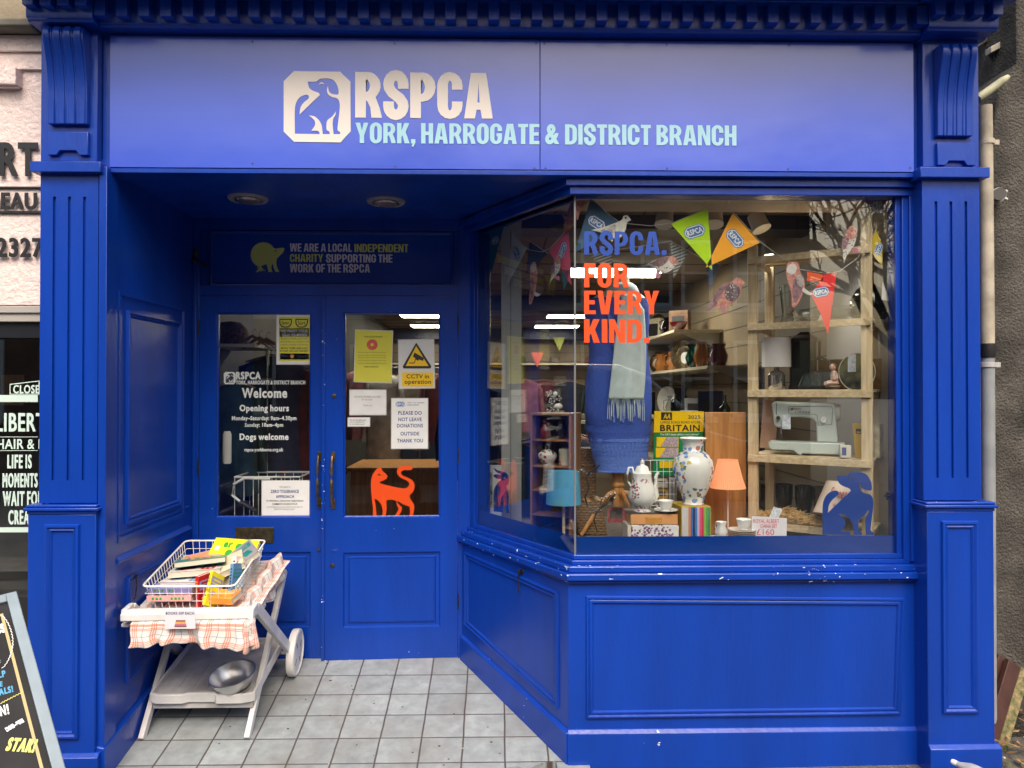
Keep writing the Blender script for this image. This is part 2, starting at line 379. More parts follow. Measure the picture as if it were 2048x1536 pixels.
def heavy(body, fr, box, name, mat, parent=None, s=.225, h=0.0015, th=0.001, gap=.065, label=None, drop=0.0):
    """box in photograph pixels: x0, y_cap_top, x1, y_baseline"""
    x0, y0, x1, y1 = box; a = fr.px(x0, (y0 + y1) / 2)[0]; c = fr.px(x1, (y0 + y1) / 2)[0]; mx = (x0 + x1) / 2; vb_ = fr.px(mx, y1)[1]; vt_ = fr.px(mx, y0)[1]
    x = 0; outs = []
    for ch in body:
        if ch == ' ': x += .20; continue
        if ch == '&':
            outs.append(('&', x)); x += .66 + gap; continue
        w, g = hglyph(ch, s); outs += [[(px_ + x, py_) for px_, py_ in o] for o in g]; x += w + gap
    k = (c - a) / (x - gap); H = vt_ - vb_; cu = bpy.data.curves.new(name, 'CURVE')
    for o in outs:
        if isinstance(o, tuple):
            text('&', fr, (a + o[1] * k, vb_, a + (o[1] + .64) * k, vt_), 'ampersand', mat, parent, bold=H * .045, h=h, th=th); continue
        sp = cu.splines.new('POLY'); sp.points.add(len(o) - 1)
        for i, p in enumerate(o): sp.points[i].co = (a + p[0] * k, vb_ + p[1] * H, 0, 1)
        sp.use_cyclic_u = True
    return fin(curve_mesh(cu, fr, name, mat, h, th), parent, label)
def tpx(body, fr, x0, y0, x1, y1, name, mat, parent=None, **k):
    """lettering fitted to a pixel box of the photograph on the frame's plane"""
    a = fr.px(x0, (y0 + y1) / 2); b = fr.px(x1, (y0 + y1) / 2); mx = (x0 + x1) / 2; c = fr.px(mx, y1); d = fr.px(mx, y0)
    return text(body, fr, (a[0], c[1], b[0], d[1]), name, mat, parent, **k)
def spx(outs, fr, name, mat, parent=None, sc=1.0, ox=0.0, oy=0.0, **k):
    """cut-out whose outlines are given in (zoomed) photograph pixels"""
    return shape([[(*fr.px(ox + p[0] / sc, oy + p[1] / sc), *p[2:]) for p in o] for o in outs], fr, name, mat, parent, **k)
def sheet(fr, x0, y0, x1, y1, name, mat, parent=None, h=0.0, th=0.001, tilt=0.0):
    """rectangular card spanning a pixel box"""
    a = fr.px(x0, (y0 + y1) / 2)[0]; b = fr.px(x1, (y0 + y1) / 2)[0]; c = fr.px((x0 + x1) / 2, y1)[1]; d = fr.px((x0 + x1) / 2, y0)[1]
    q = [(a, c), (b, c), (b, d), (a, d)]
    if tilt:
        mx, my = (a + b) / 2, (c + d) / 2; ct, st = math.cos(tilt), math.sin(tilt)
        q = [(mx + (u - mx) * ct - (v - my) * st, my + (u - mx) * st + (v - my) * ct) for u, v in q]
    bb = B(); bb.prism(q, h, h + th, lambda u, v, t: fr(u, v, t)); return bb.build(name, mat, parent, smooth=0)
# ------------------------------------------------------------------ materials of the place
blue = M('blue_gloss_paint', (0.003, 0.043, 0.355), 0.26, var=0.13, vs=3.5, bump=0.16, bs=34, spec=0.5, stretch=(1.6, 1.6, 0.3))
chip_blue = chipped('blue_gloss_paint_chipped', blue, 0.692, 34.0)
chip_few = chipped('blue_gloss_paint_few_chips', blue, 0.80, 40.0, stretch=(1, 1, 1.3))
fascia_blue = M('fascia_panel_blue', (0.052, 0.105, 0.62), 0.17, var=0.06, vs=1.5, spec=0.65, coat=0.15, bump=0.25, bs=1.6, bd=0.02)
vinyl_blue = M('blue_vinyl', (0.004, 0.045, 0.30), 0.12)
white = M('white_vinyl', (0.74, 0.69, 0.66), 0.5)
cyan = M('pale_blue_vinyl', (0.33, 0.60, 0.72), 0.5)
orange = M('orange_vinyl', (0.70, 0.065, 0.004), 0.45)
black = M('black_satin', (0.012, 0.012, 0.014), 0.4)
iron = M('worn_black_iron', (0.035, 0.03, 0.03), 0.55, metal=0.6, var=0.5, vs=60)
brass = M('aged_brass', (0.22, 0.155, 0.075), 0.38, metal=0.9, var=0.4, vs=40)
bronze = M('dull_bronze', (0.10, 0.085, 0.055), 0.45, metal=0.8, var=0.4, vs=40)
glassm = glass_mat('window_glass', (0.97, 0.985, 0.98), 1.52, 0.0, 2.2)
doorglass = glass_mat('door_glass', (0.96, 0.975, 0.97), 1.52, 0.0, 1.5)

shop = thing('shop_front', 'royal blue painted shop front with recessed double doors and splayed display window', 'shop', (0, 0, 0))

# plan measures (metres): y grows into the shop, z up
Y_SH, Y_PED, Y_PLI = 0.0, -0.03, -0.05            # pilaster shaft, pedestal, plinth faces
Y_FAS = 0.035; Y_RIS = 0.075; Y_GL = 0.115         # fascia board, stall riser, glass
Y_DOOR = 0.95
TH = math.atan(0.60)
ZS = Z(1148, Y_RIS); 
XL0, XL1 = X(79, 0), X(195, 0)                    # left pilaster shaft
XR0, XR1 = X(1846, 0), X(1961, 0)
Z_LINT = Z(338, Y_FAS); Z_FT = Z(79, Y_FAS, 1024); Z_CEIL = Z_LINT - 0.012
def gz(x): return 0.0 + 0.012 * x                 # pavement level along the front
RAMP = 0.19
def rz(y): return RAMP * max(0, min(y, 0.97)) + 0.004
ZB = -0.12

def pilaster(x0, x1, side):
    """side -1: pedestal steps out to the left, +1 to the right"""
    p = part('pilaster', shop)
    zt = Z(348, 0); zc = Z(1003, 0); zpl = Z(1492, 0)
    # fluted shaft
    b = B(); g = 0.013; w = x1 - x0; cx = [x0 + w * t for t in ((0.24, 0.50, 0.76) if side < 0 else (0.24, 0.50, 0.76))]
    z1 = Z(398, 0); z0 = Z(958, 0)
    b.box(x0, x1, 0.012, 0.30, zc, zt + 0.02)
    b.box(x0, x1, 0, 0.012, z1, zt); b.box(x0, x1, 0, 0.012, zc, z0)
    xs = [x0] + [v for c in cx for v in (c - g / 2, c + g / 2)] + [x1]
    for k in range(0, 8, 2): b.box(xs[k], xs[k + 1], 0, 0.012, z0, z1)
    b.build('shaft', blue, p)
    # pedestal and its moulded cap
    px0, px1 = (X(57, Y_PED), x1 + 0.012) if side < 0 else (x0 - 0.002, X(1986, Y_PED))
    b = B(); b.box(px0, px1, Y_PED, 0.30, zpl, zc - 0.045)
    b.build('pedestal', blue, p, bevel=0.004)
    b = B()
    for k, (e, za, zb2) in enumerate(((0.004, -0.045, -0.030), (0.014, -0.030, -0.016), (0.006, -0.016, -0.004))):
        b.box(px0 - e, px1 + e, Y_PED - e, 0.31, zc + za, zc + zb2)
    b.build('cap_moulding', chip_few, p, bevel=0.004)
    # sunk panel on the pedestal
    cx0, cx1 = (X(92, Y_PED), X(162, Y_PED)) if side < 0 else (X(1880, Y_PED), X(1953, Y_PED))
    q = [(cx0, Z(1468, Y_PED)), (cx1, Z(1468, Y_PED)), (cx1, Z(1045, Y_PED)), (cx0, Z(1045, Y_PED))]
    if side > 0: q = [(u, v + (0.075 if v < 1 else 0.0)) for u, v in q]
    b = B(); b.mould(q, [(-0.001, 0.0), (0.003, 0.013), (0.012, 0.015), (0.020, 0.007), (0.026, 0.010), (0.031, 0.003), (0.033, -0.001)], lambda u, v, h: (u, Y_PED - h, v))
    b.build('panel_moulding', blue, p)
    # plinth
    b = B(); e = 0.02
    b.prism([(0.30, ZB), (Y_PLI, ZB), (Y_PLI, zpl - 0.012), (Y_PED - 0.001, zpl + 0.004), (0.30, zpl + 0.004)], px0 - e * (side < 0), px1 + e, lambda u, v, t: (t, u, v))
    b.build('plinth', chip_few, p, bevel=0.003)
    # block that carries the console bracket
    bx0, bx1 = x0 + 0.002, x1 - 0.004
    zb0 = Z(329, 0); b = B(); b.box(bx0, bx1, -0.004, 0.2, zb0, Z(61 if side < 0 else 73, 0)); b.build('bracket_block', blue, p, bevel=0.002)
    # band between shaft and block
    b = B(); b.box(x0 - 0.026, x1 + 0.026, -0.034, 0.17, Z(349, -0.034), Z(328, -0.034)); b.build('band', blue, p, bevel=0.003)
    # console bracket: four ribs with an S profile
    if side < 0: rx0, rx1 = X(93, -0.03), X(172, -0.03)
    else: rx0, rx1 = X(1877, -0.03), X(1950, -0.03)
    zt2, zb2 = Z(66 if side < 0 else 84, -0.03), Z(254 if side < 0 else 265, -0.03)
    H = zt2 - zb2
    prof = [(0.0, 0.0), (0.028, 0.0), (0.030, 0.30), (0.034, 0.45), (0.043, 0.60), (0.056, 0.73), (0.069, 0.84), (0.074, 0.91), (0.072, 0.955), (0.062, 0.985), (0.045, 1.0), (0.0, 1.0)]
    b = B(); wr = (rx1 - rx0)
    b.prism([(-0.004 - 0.86 * d + 0.0, zb2 + H * t * 0.985) for d, t in prof], rx0 + 0.002, rx1 - 0.002, lambda u, v, t: (t, u, v))
    for k in range(4):
        a = rx0 + wr * (k * 0.2605); b.prism([(-0.004 - d, zb2 - 0.001 + H * t) for d, t in prof], a, a + wr * 0.165, lambda u, v, t: (t, u, v))
        a2 = a + wr * 0.165
        if k < 3: b.prism([(-0.004 - 0.93 * d, zb2 + H * t * 0.99) for d, t in prof], a2, a2 + wr * 0.045, lambda u, v, t: (t, u, v))
    b.build('console_bracket', blue, p, bevel=0.004, seg=3)
    # notched block under the bracket
    a0, a1 = (X(93, -0.02), X(174, -0.02)) if side < 0 else (X(1877, -0.02), X(1953, -0.02)); dz = Z(270, -0.02) - Z(316, -0.02); zt3 = Z(270 if side < 0 else 279, -0.02); zz = zt3 - dz; m = (a0 + a1) / 2; w3 = a1 - a0
    b = B(); b.prism([(a0, zz), (m - w3 * 0.28, zz), (m - w3 * 0.20, zz + dz * 0.2), (m + w3 * 0.20, zz + dz * 0.2), (m + w3 * 0.28, zz), (a1, zz), (a1, zt3), (a0, zt3)], -0.022, 0.0, lambda u, v, t: (u, t, v))
    b.build('notched_block', blue, p, bevel=0.0025)
    return p
pilaster(XL0, XL1, -1); pilaster(XR0, XR1, 1)

# ---------------- cornice with dentils, breaking forward over each pilaster
co = part('cornice', shop)
zd0 = Z(41, -0.08); zc1 = Z_FT + 0.004
b = B()
xa, xb = XL0 - 0.02, XR1 + 0.02
def corn(x0, x1, dy):
    b.prism([(0.2, zc1), (-0.032 + dy, zc1), (-0.034 + dy, zc1 + 0.008), (-0.044 + dy, zc1 + 0.012), (-0.046 + dy, zd0 + 0.002), (-0.05 + dy, zd0 + 0.085), (0.2, zd0 + 0.085)], x0, x1, lambda u, v, t: (t, u, v))
    b.prism([(0.2, zd0 + 0.085), (-0.10 + dy, zd0 + 0.085), (-0.10 + dy, zd0 + 0.10), (-0.34 + dy, zd0 + 0.115), (-0.34 + dy, zd0 + 0.17), (-0.40 + dy, zd0 + 0.23), (-0.40 + dy, zd0 + 0.26), (0.2, zd0 + 0.26)], x0 - (0.05 if dy else 0), x1 + (0.05 if dy else 0), lambda u, v, t: (t, u, v))  # unseen corona above the dentils, carried further out to shade them
corn(XL1 + 0.02, XR0 - 0.02, 0)
for x0, x1, s in ((XL0 - 0.012, XL1 + 0.018, 0), (XR0 - 0.018, XR1 + 0.03, 1)):
    corn(x0, x1, -0.045)
    zz = Z(61 if not s else 73, 0)
    b.prism([(0.2, zz), (-0.012, zz), (-0.03, zz + 0.012), (-0.062, zz + 0.034), (-0.066, zz + 0.046), (0.2, zz + 0.046)], x0 + 0.008, x1 - 0.008, lambda u, v, t: (t, u, v))
b.build('moulding', blue, co, bevel=0.002)
n = 38; x0 = XL1 + 0.045; x1 = XR0 - 0.045; pitch = (x1 - x0) / n
for k in range(n + 1): b = B(); c = x0 + pitch * k; b.box(c - 0.0235, c + 0.0235, -0.088, -0.04, zd0, zd0 + 0.084); b.build('dentil', blue, co, bevel=0.002)
for s0, s1 in ((XL0 + 0.02, XL1 - 0.01), (XR0 + 0.01, XR1 + 0.0)):
    for k in range(4): b = B(); c = s0 + (s1 - s0) * k / 3; b.box(c - 0.0225, c + 0.0225, -0.132, -0.085, zd0 + 0.022, zd0 + 0.085); b.build('dentil', blue, co, bevel=0.002)
# lead flashing and upper wall
stone = M('upper_wall_stone', (0.24, 0.21, 0.17), 0.9, var=0.4, vs=5, bump=0.3, bs=30)
b = B(); b.box(XL0 - 0.05, XR1 + 0.05, 0.10, 0.45, zd0 + 0.262, 7.5); b.build('upper_wall', stone, shop)
b = B(); b.box(XL0, XR1, 0.14, 0.45, Z_LINT + 0.05, zd0 + 0.26); b.build('lintel', blue, shop)

# ---------------- fascia frame under and around the name board
b = B()
b.box(XL1 - 0.002, XR0 + 0.002, Y_FAS + 0.002, 0.14, Z_LINT - 0.03, Z_FT + 0.02)
b.box(XL1 + 0.012, XR0 - 0.012, Y_FAS - 0.012, Y_FAS + 0.004, Z_LINT - 0.030, Z_LINT - 0.010)
b.build('fascia_backing', blue, shop, bevel=0.002)
# head mouldings over the display window: front run and splayed run
FW = X(1137, Y_RIS)                        # front corner of the riser
D2 = Vector((-math.sin(TH), math.cos(TH), 0)); N2 = Vector((-math.cos(TH), -math.sin(TH), 0))
def bayfr(y0, x0=None, z=0):               # frame on the splayed side, u runs from the back to the corner
    return Fr((x0 if x0 is not None else FW, y0, z), -D2, (0, 0, 1))
XG = X(1150, Y_GL)                         # glass corner
GB = (Y_DOOR - 0.06 - Y_GL) / math.cos(TH)     # length of splayed glass
zg1 = Z(392, Y_GL, 1400); zg0 = Z(1108, Y_GL, 1400)
XRE = XR0 + 0.01
bw = part('bay_window', shop)
b = B()
for (off, za, zb2) in ((0.000, Z_LINT - 0.065, Z_LINT - 0.030), (0.018, Z_LINT - 0.10, Z_LINT - 0.065), (0.037, zg1, Z_LINT - 0.10)):
    ya = Y_RIS - 0.02 + off; xg = XG - 0.045 + off * 1.1
    # front run
    b.prism([(xg, ya), (XRE, ya), (XRE, 0.17), (xg + 0.05, 0.17)], za, zb2, lambda u, v, t: (u, v, t))
    # splayed run
    L = (Y_DOOR + 0.02 - ya) / math.cos(TH); o = Vector((xg, ya, 0)); e = o + D2 * L
    b.prism([(o.x, o.y), (xg + 0.05, 0.17), (e.x + 0.09, e.y), (e.x, e.y)], za, zb2, lambda u, v, t: (u, v, t))
b.build('window_head', blue, bw, bevel=0.003)
# right jamb, stepped
b = B(); xj = X(1790, Y_GL)
for k, (o1, yy) in enumerate(((0.0, 0.105), (0.022, 0.088), (0.05, 0.075), (0.062, 0.085))):
    b.box(xj + o1, XRE - 0.0005 * k, yy, 0.17 + 0.001 * k, zg0 - 0.03, zg1 + 0.02)
b.build('window_jamb', blue, bw, bevel=0.002)
# back post of the splayed side
fb = bayfr(Y_GL, XG)
b = B()
for k, (u0, u1, o1) in enumerate(((-GB - 0.10, -GB - 0.022, 0.012), (-GB - 0.022, -GB - 0.002, 0.002))):
    b.prism([(u0, -0.05 - 0.002 * k), (u1, -0.05 - 0.002 * k), (u1, o1), (u0, o1)], zg0 - 0.06, zg1 + 0.03, lambda u, v, t: fb(u, t - fb.o.z, v))
b.build('window_post', blue, bw, bevel=0.002)
# bottom rail (both runs) and sill
def runs(b, items, xcorner=None):
    """items: (out, z0, z1) strips following front face and splay, out = how far proud of the glass"""
    for out, za, zb2 in items:
        k = out * (1 / math.cos(TH) - math.tan(TH))
        y0 = Y_GL - out; xc = XG - k * 1.0; e = Vector((xc, y0, 0)) + D2 * ((Y_DOOR + 0.01 - y0) / math.cos(TH))
        b.prism([(xc, y0), (XRE, y0), (XRE, Y_GL + 0.05), (XG + 0.02, Y_GL + 0.05)], za, zb2, lambda u, v, t: (u, v, t))
        b.prism([(xc, y0), (XG + 0.02, Y_GL + 0.05), (e.x + 0.1, e.y), (e.x, e.y)], za, zb2, lambda u, v, t: (u, v, t))
b = B(); runs(b, ((0.012, zg0 - 0.022, zg0), (0.026, zg0 - 0.042, zg0 - 0.022))); b.build('bottom_rail', chip_few, bw, bevel=0.003)
b = B(); runs(b, ((0.055, zg0 - 0.072, zg0 - 0.042), (0.074, zg0 - 0.104, zg0 - 0.072), (0.060, zg0 - 0.118, zg0 - 0.104))); b.build('sill', chip_blue, bw, bevel=0.005)
zs = zg0 - 0.118
# glass: front pane, splayed pane, joint bead
b = B(); b.box(XG + 0.004, xj + 0.004, Y_GL, Y_GL + 0.006, zg0 - 0.005, zg1 + 0.005); b.build('pane', glassm, bw, smooth=0)
b = B(); b.prism([(-GB - 0.01, 0), (-0.004, 0), (-0.004, -0.006), (-GB - 0.01, -0.006)], zg0 - 0.005, zg1 + 0.005, lambda u, v, t: fb(u, t, v)); b.build('pane', glassm, bw, smooth=0)
b = B(); b.box(XG - 0.004, XG + 0.004, Y_GL - 0.001, Y_GL + 0.007, zg0 - 0.004, zg1 + 0.004); b.build('glass_joint', M('grey_silicone', (0.16, 0.17, 0.18), 0.3, spec=0.8), bw)

# ---------------- stall riser: front panel and splayed panel
sr = part('stall_riser', shop)
b = B(); e = Vector((FW, Y_RIS, 0)) + D2 * ((Y_DOOR + 0.0 - Y_RIS) / math.cos(TH))
b.prism([(FW, Y_RIS), (XRE, Y_RIS), (XRE, 0.2), (FW + 0.07, 0.2), (e.x + 0.09, e.y), (e.x, e.y)], ZB, zs + 0.002, lambda u, v, t: (u, v, t)); b.build('riser_wall', blue, sr, bevel=0.003)
zp = Z(1472, Y_RIS); zp2 = Z(1462, Y_RIS)
pr = [(-0.002, 0.0), (0.002, 0.011), (0.009, 0.013), (0.015, 0.005), (0.021, 0.009), (0.028, 0.009), (0.033, 0.002), (0.034, -0.001)]
b = B(); ff = Fr((0, Y_RIS, 0)); q = [ff.px(*p) for p in ((1172, 1436), (1800, 1428), (1808, 1196), (1172, 1192))]
b.mould(q, pr, lambda u, v, h: (u, Y_RIS - h, v)); b.build('panel_moulding', blue, sr)
fs = bayfr(Y_RIS, FW)
b = B(); q = [fs.px(*p) for p in ((931, 1250), (1117, 1418), (1117, 1184), (931, 1104))]
b.mould(q, pr, lambda u, v, h: fs(u, v, h)); b.build('panel_moulding', blue, sr)
# plinth, front and splay (the splay follows the ramp)
b = B(); t = 0.018
xc = FW - t * (1 / math.cos(TH) - math.tan(TH)) 
b.prism([(Y_RIS + 0.01, ZB), (Y_RIS - t, ZB), (Y_RIS - t, zp2 - 0.010), (Y_RIS - 0.002, zp2 + 0.006), (Y_RIS + 0.01, zp2 + 0.006)], xc + 0.004, XRE, lambda u, v, tt: (tt, u, v))
L = (Y_DOOR - 0.01 - Y_RIS) / math.cos(TH)
def spl(u, hgt, o): q = fs(u, 0, o); return (q.x, q.y, hgt)
zfr = zp2; zbk = rz(Y_DOOR) + 0.135
b.hexa([spl(-L, ZB, t), spl(0.006, ZB, t), spl(0.006, ZB, -0.01), spl(-L, ZB, -0.01), spl(-L, zbk - 0.012, t), spl(0.006, zfr - 0.010, t), spl(0.006, zfr + 0.006, -0.01), spl(-L, zbk + 0.004, -0.01)])
b.build('riser_plinth', chip_few, sr, bevel=0.003)

# ---------------- lobby: left wall, ceiling, back frame
XW = XL1 + 0.008
lob = part('lobby_wall', shop)
b = B(); b.box(XL0 + 0.03, XW + 0.022, 0.02, Y_DOOR + 0.1, ZB, Z_CEIL); b.box(XW, XW + 0.034, -0.01, 0.09, ZB, Z_CEIL)
b.build('panelling', blue, lob, bevel=0.002)
fl = Fr((XW + 0.022, 0, 0), (0, 1, 0), (0, 0, 1))   # u = depth, normal = +x
def ft(u, v, h): return (XW + 0.022 + h, u, v)
def pp(px, py):                                       # pixel on the left wall
    q = Ppl(px, py, Vector((XW + 0.022, 0, 0)), Vector((1, 0, 0))); return (q.y, q.z)
b = B()
ya, yb = pp(232, 1000)[0], 0.83
zt1 = pp(238, 580)[1]; zt0 = pp(262, 1075)[1]
b.mould([(ya, zt0), (yb, zt0), (yb, zt1), (ya, zt1)], [(0, 0), (0.003, 0.010), (0.022, 0.010), (0.028, 0.0)], ft)
b.mould([(ya + 0.09, zt0 + 0.075), (yb - 0.055, zt0 + 0.075), (yb - 0.055, zt1 - 0.09), (ya + 0.09, zt1 - 0.09)], [(-0.008, 0), (-0.004, 0.014), (0.006, 0.014), (0.012, 0.004), (0.02, 0.010), (0.028, 0.0)], ft)
b.build('panel_moulding', blue, lob)
b = B(); zd = pp(235, 1120)[1]
b.prism([(0, zd - 0.018), (0.014, zd - 0.014), (0.022, zd), (0.014, zd + 0.012), (0, zd + 0.02)], 0.09, Y_DOOR - 0.06, lambda u, v, t: (XW + 0.0225 + u, t, v))
b.prism([(0, zd + 0.11), (0.008, zd + 0.115), (0.008, zd + 0.125), (0, zd + 0.13)], 0.09, Y_DOOR - 0.06, lambda u, v, t: (XW + 0.0225 + u, t, v))
b.build('dado_rail', blue, lob)
b = B(); b.mould([(0.20, rz(0.2) + 0.30), (0.80, rz(0.8) + 0.27), (0.80, zd - 0.10), (0.20, zd - 0.10)], [(-0.002, 0), (0.002, 0.011), (0.010, 0.013), (0.016, 0.004), (0.023, 0.009), (0.030, 0.0)], ft); b.build('panel_moulding', blue, lob)
b = B(); b.hexa([(XW, -0.02, ZB), (XW + 0.045, -0.02, ZB), (XW + 0.045, Y_DOOR, ZB), (XW, Y_DOOR, ZB), (XW, -0.02, 0.155), (XW + 0.04, -0.02, 0.145), (XW + 0.04, Y_DOOR, rz(Y_DOOR) + 0.14), (XW, Y_DOOR, rz(Y_DOOR) + 0.15)]); b.build('skirting', chip_few, lob, bevel=0.004)

b = B(); zc_ = Z_LINT - 0.03
e = Vector((XG - 0.045, Y_RIS - 0.02, 0)) + D2 * ((Y_DOOR + 0.1 - Y_RIS) / math.cos(TH))
b.prism([(XL0, 0.03), (XG - 0.05, 0.03), (XG - 0.03, 0.09), (e.x + 0.02, e.y), (XL0, e.y)], zc_ + 0.012, zc_ + 0.06, lambda u, v, t: (u, v, t)); b.build('lobby_ceiling', blue, shop)

# back frame round the doors with transom panel
bf = part('door_frame', shop)
fd = Fr((0, Y_DOOR, 0)); xd0, xd1 = X(398, Y_DOOR), X(916, Y_DOOR); xbk = e.x + 0.02
zdt = Z(592, Y_DOOR); ztr0 = Z(572, Y_DOOR)
b = B()
b.box(XW + 0.02, xd0, Y_DOOR - 0.005, Y_DOOR + 0.10, ZB, zc_ + 0.02)
b.box(xd1, X(945, Y_DOOR) + 0.1, Y_DOOR - 0.005, Y_DOOR + 0.10, ZB, zc_ + 0.02)
b.box(xd0, xd1, Y_DOOR - 0.005, Y_DOOR + 0.10, zdt, ztr0)
b.box(xd0, xd1, Y_DOOR - 0.005, Y_DOOR + 0.10, Z(462, Y_DOOR), zc_ + 0.02)
b.box(xd0, X(416, Y_DOOR), Y_DOOR + 0.012, Y_DOOR + 0.09, ztr0, Z(462, Y_DOOR)); b.box(X(905, Y_DOOR), xd1, Y_DOOR + 0.012, Y_DOOR + 0.09, ztr0, Z(462, Y_DOOR))
for k, (xo, dz2) in enumerate(((0.0, 0.012), (0.02, 0.008))):
    b.box(xd0 - 0.03 + xo * 0.4, xd0 - 0.022 + xo * 0.4, Y_DOOR - 0.012, Y_DOOR, rz(1), zc_ - 0.02)
b.build('frame', blue, bf, bevel=0.002)
b = B(); b.box(X(416, Y_DOOR) , X(905, Y_DOOR), Y_DOOR + 0.035, Y_DOOR + 0.06, ztr0, Z(462, Y_DOOR)); b.build('transom_panel', M('dark_blue_glazed_panel', (0.007, 0.055, 0.40), 0.12, spec=0.5), bf)
b = B(); b.mould([(X(416, Y_DOOR), ztr0), (X(905, Y_DOOR), ztr0), (X(905, Y_DOOR), Z(462, Y_DOOR)), (X(416, Y_DOOR), Z(462, Y_DOOR))], [(0, 0.04), (0.0, 0.012), (0.010, 0.010), (0.018, 0.0), (0.019, -0.002)], lambda u, v, h: (u, Y_DOOR + 0.036 - h, v)); b.build('beading', blue, bf)

# ---------------- double doors
def door(xh, xf, ang, side, gpx):
    """xh hinge x, xf free edge x; built closed in world coordinates then swung; gpx glass pixel box"""
    d = part('door', shop); sg = 1 if xf > xh else -1
    x0, x1 = min(xh, xf), max(xh, xf)
    zb_ = Z(1318, Y_DOOR); zt_ = zdt - 0.004
    g0, g1, gt, gb = X(gpx[0], Y_DOOR), X(gpx[2], Y_DOOR), Z(gpx[1], Y_DOOR), Z(gpx[3], Y_DOOR)
    piv = Vector((xh, Y_DOOR, 0)); rot = Matrix.Rotation(ang, 3, 'Z')
    T = lambda p: piv + rot @ (Vector(p) - piv)
    q0, q1 = g0 + 0.002, g1 - 0.002; pz1, pz0 = Z(1102, Y_DOOR), Z(1252, Y_DOOR)
    b = B(T); y0, y1 = Y_DOOR, Y_DOOR + 0.045
    b.box(x0, g0, y0, y1, zb_, zt_); b.box(g1, x1, y0, y1, zb_, zt_)
    b.box(g0, g1, y0, y1, gt, zt_); b.box(g0, g1, y0, y1, pz1, gb); b.box(g0, g1, y0, y1, zb_, pz0)
    b.box(g0, g1, y0 + 0.014, y1 - 0.003, pz0, pz1)
    ob = b.build('leaf', chip_few, d)
    b = B(T); b.mould([(g0, pz0), (g1, pz0), (g1, pz1), (g0, pz1)], [(0.0, -0.001), (0.0, -0.002), (0.008, -0.012), (0.026, -0.0135), (0.030, -0.006), (0.034, -0.005), (0.036, -0.0138)], lambda u, v, h: (u, y0 - h, v))
    b.box(g0 + 0.036, g1 - 0.036, y0 + 0.007, y0 + 0.013, pz0 + 0.036, pz1 - 0.036)
    b.build('lower_panel', blue, d)
    b = B(T); b.mould([(g0, gb), (g1, gb), (g1, gt), (g0, gt)], [(0.0, 0.0), (0.0, -0.001), (0.004, -0.007), (0.010, -0.010), (0.010, -0.03)], lambda u, v, h: (u, y0 - h, v)); b.build('glazing_bead', blue, d)
    b = B(T); b.box(g0, g1, y0 + 0.02, y0 + 0.025, gb, gt); b.build('pane', doorglass, d, smooth=0)
    # pull handle
    hx = X(639, Y_DOOR) if side < 0 else X(668, Y_DOOR); z1, z0 = Z(905, Y_DOOR), Z(1012, Y_DOOR)
    m = brass if side > 0 else bronze
    b = B(T)
    for zz, up in ((z1 - 0.02, 1), (z0 + 0.02, -1)):
        b.box(hx - 0.011, hx + 0.011, y0 - 0.005, y0, zz - 0.028, zz + 0.028)
    zc3 = (z0 + z1) / 2; hh = (z1 - z0) / 2 - 0.012
    pth = [(hx, y0 - 0.005 - 0.042 * math.sin(math.pi * k / 10) ** 0.5, zc3 + hh * math.cos(math.pi * k / 10)) for k in range(11)]
    b.tube(pth, [0.006, 0.008, 0.007, 0.0075, 0.0085, 0.009, 0.0085, 0.0075, 0.007, 0.008, 0.006], 10)
    b.build('pull_handle', m, d, bevel=0.001)
    # hinges
    for hz in ((640, 905, 1195) if side > 0 else (650, 925, 1200)):
        b = B(T); zc4 = Z(hz, Y_DOOR) - 0.02; hxx = xh - 0.004 * sg
        for k in range(5): b.lathe([(0.0045, zc4 - 0.045 + k * 0.018), (0.0045, zc4 - 0.045 + k * 0.018 + 0.016)], (hxx, y0 - 0.006, 0), 10)
        b.build('hinge', iron, d)
    return d, T
dl, TL = door(xd0 + 0.003, X(644, Y_DOOR), 0.0, -1, (432, 626, 622, 1034))
dr, TR = door(xd1 - 0.003, X(648, Y_DOOR), R(1.8), 1, (688, 626, 881, 1034))
# fittings: letterbox, locks, bolt plates
y0 = Y_DOOR
b = B(TL); a0, a1, c0, c1 = X(472, y0), X(549, y0), Z(1084, y0), Z(1052, y0)
b.mould([(a0, c0), (a1, c0), (a1, c1), (a0, c1)], [(0, 0), (0.001, 0.005), (0.020, 0.006), (0.022, 0.002)], lambda u, v, h: (u, y0 - h, v)); b.box(a0 + 0.02, a1 - 0.02, y0 - 0.004, y0 - 0.001, c0 + 0.02, c1 - 0.02)
b.build('letterbox', bronze, dl, bevel=0.001)
def rlock(T, d, px, py, r=0.013, keyhole=True, m=None):
    b = B(T); x, z = X(px, y0), Z(py, y0); b.lathe([(r, 0), (r * 0.95, -0.004), (r * 0.62, -0.005), (r * 0.6, -0.008), (0, -0.008)], (x, y0, z), 18, 'y'); b.build('lock', m or bronze, d)
    if keyhole:
        b = B(T); b.box(x - 0.0015, x + 0.0015, y0 - 0.0095, y0 - 0.008, z - 0.006, z + 0.004); b.build('keyhole', black, d)
rlock(TR, dr, 670, 792); rlock(TR, dr, 667, 1127); rlock(TL, dl, 638, 1098, 0.009)
b = B(TR); x, z = X(671, y0), Z(1099, y0); b.box(x - 0.02, x + 0.02, y0 - 0.002, y0, z - 0.010, z + 0.010); b.box(x - 0.012, x + 0.012, y0 - 0.004, y0 - 0.002, z - 0.003, z + 0.004); b.build('bolt_plate', blue, dr, bevel=0.001)
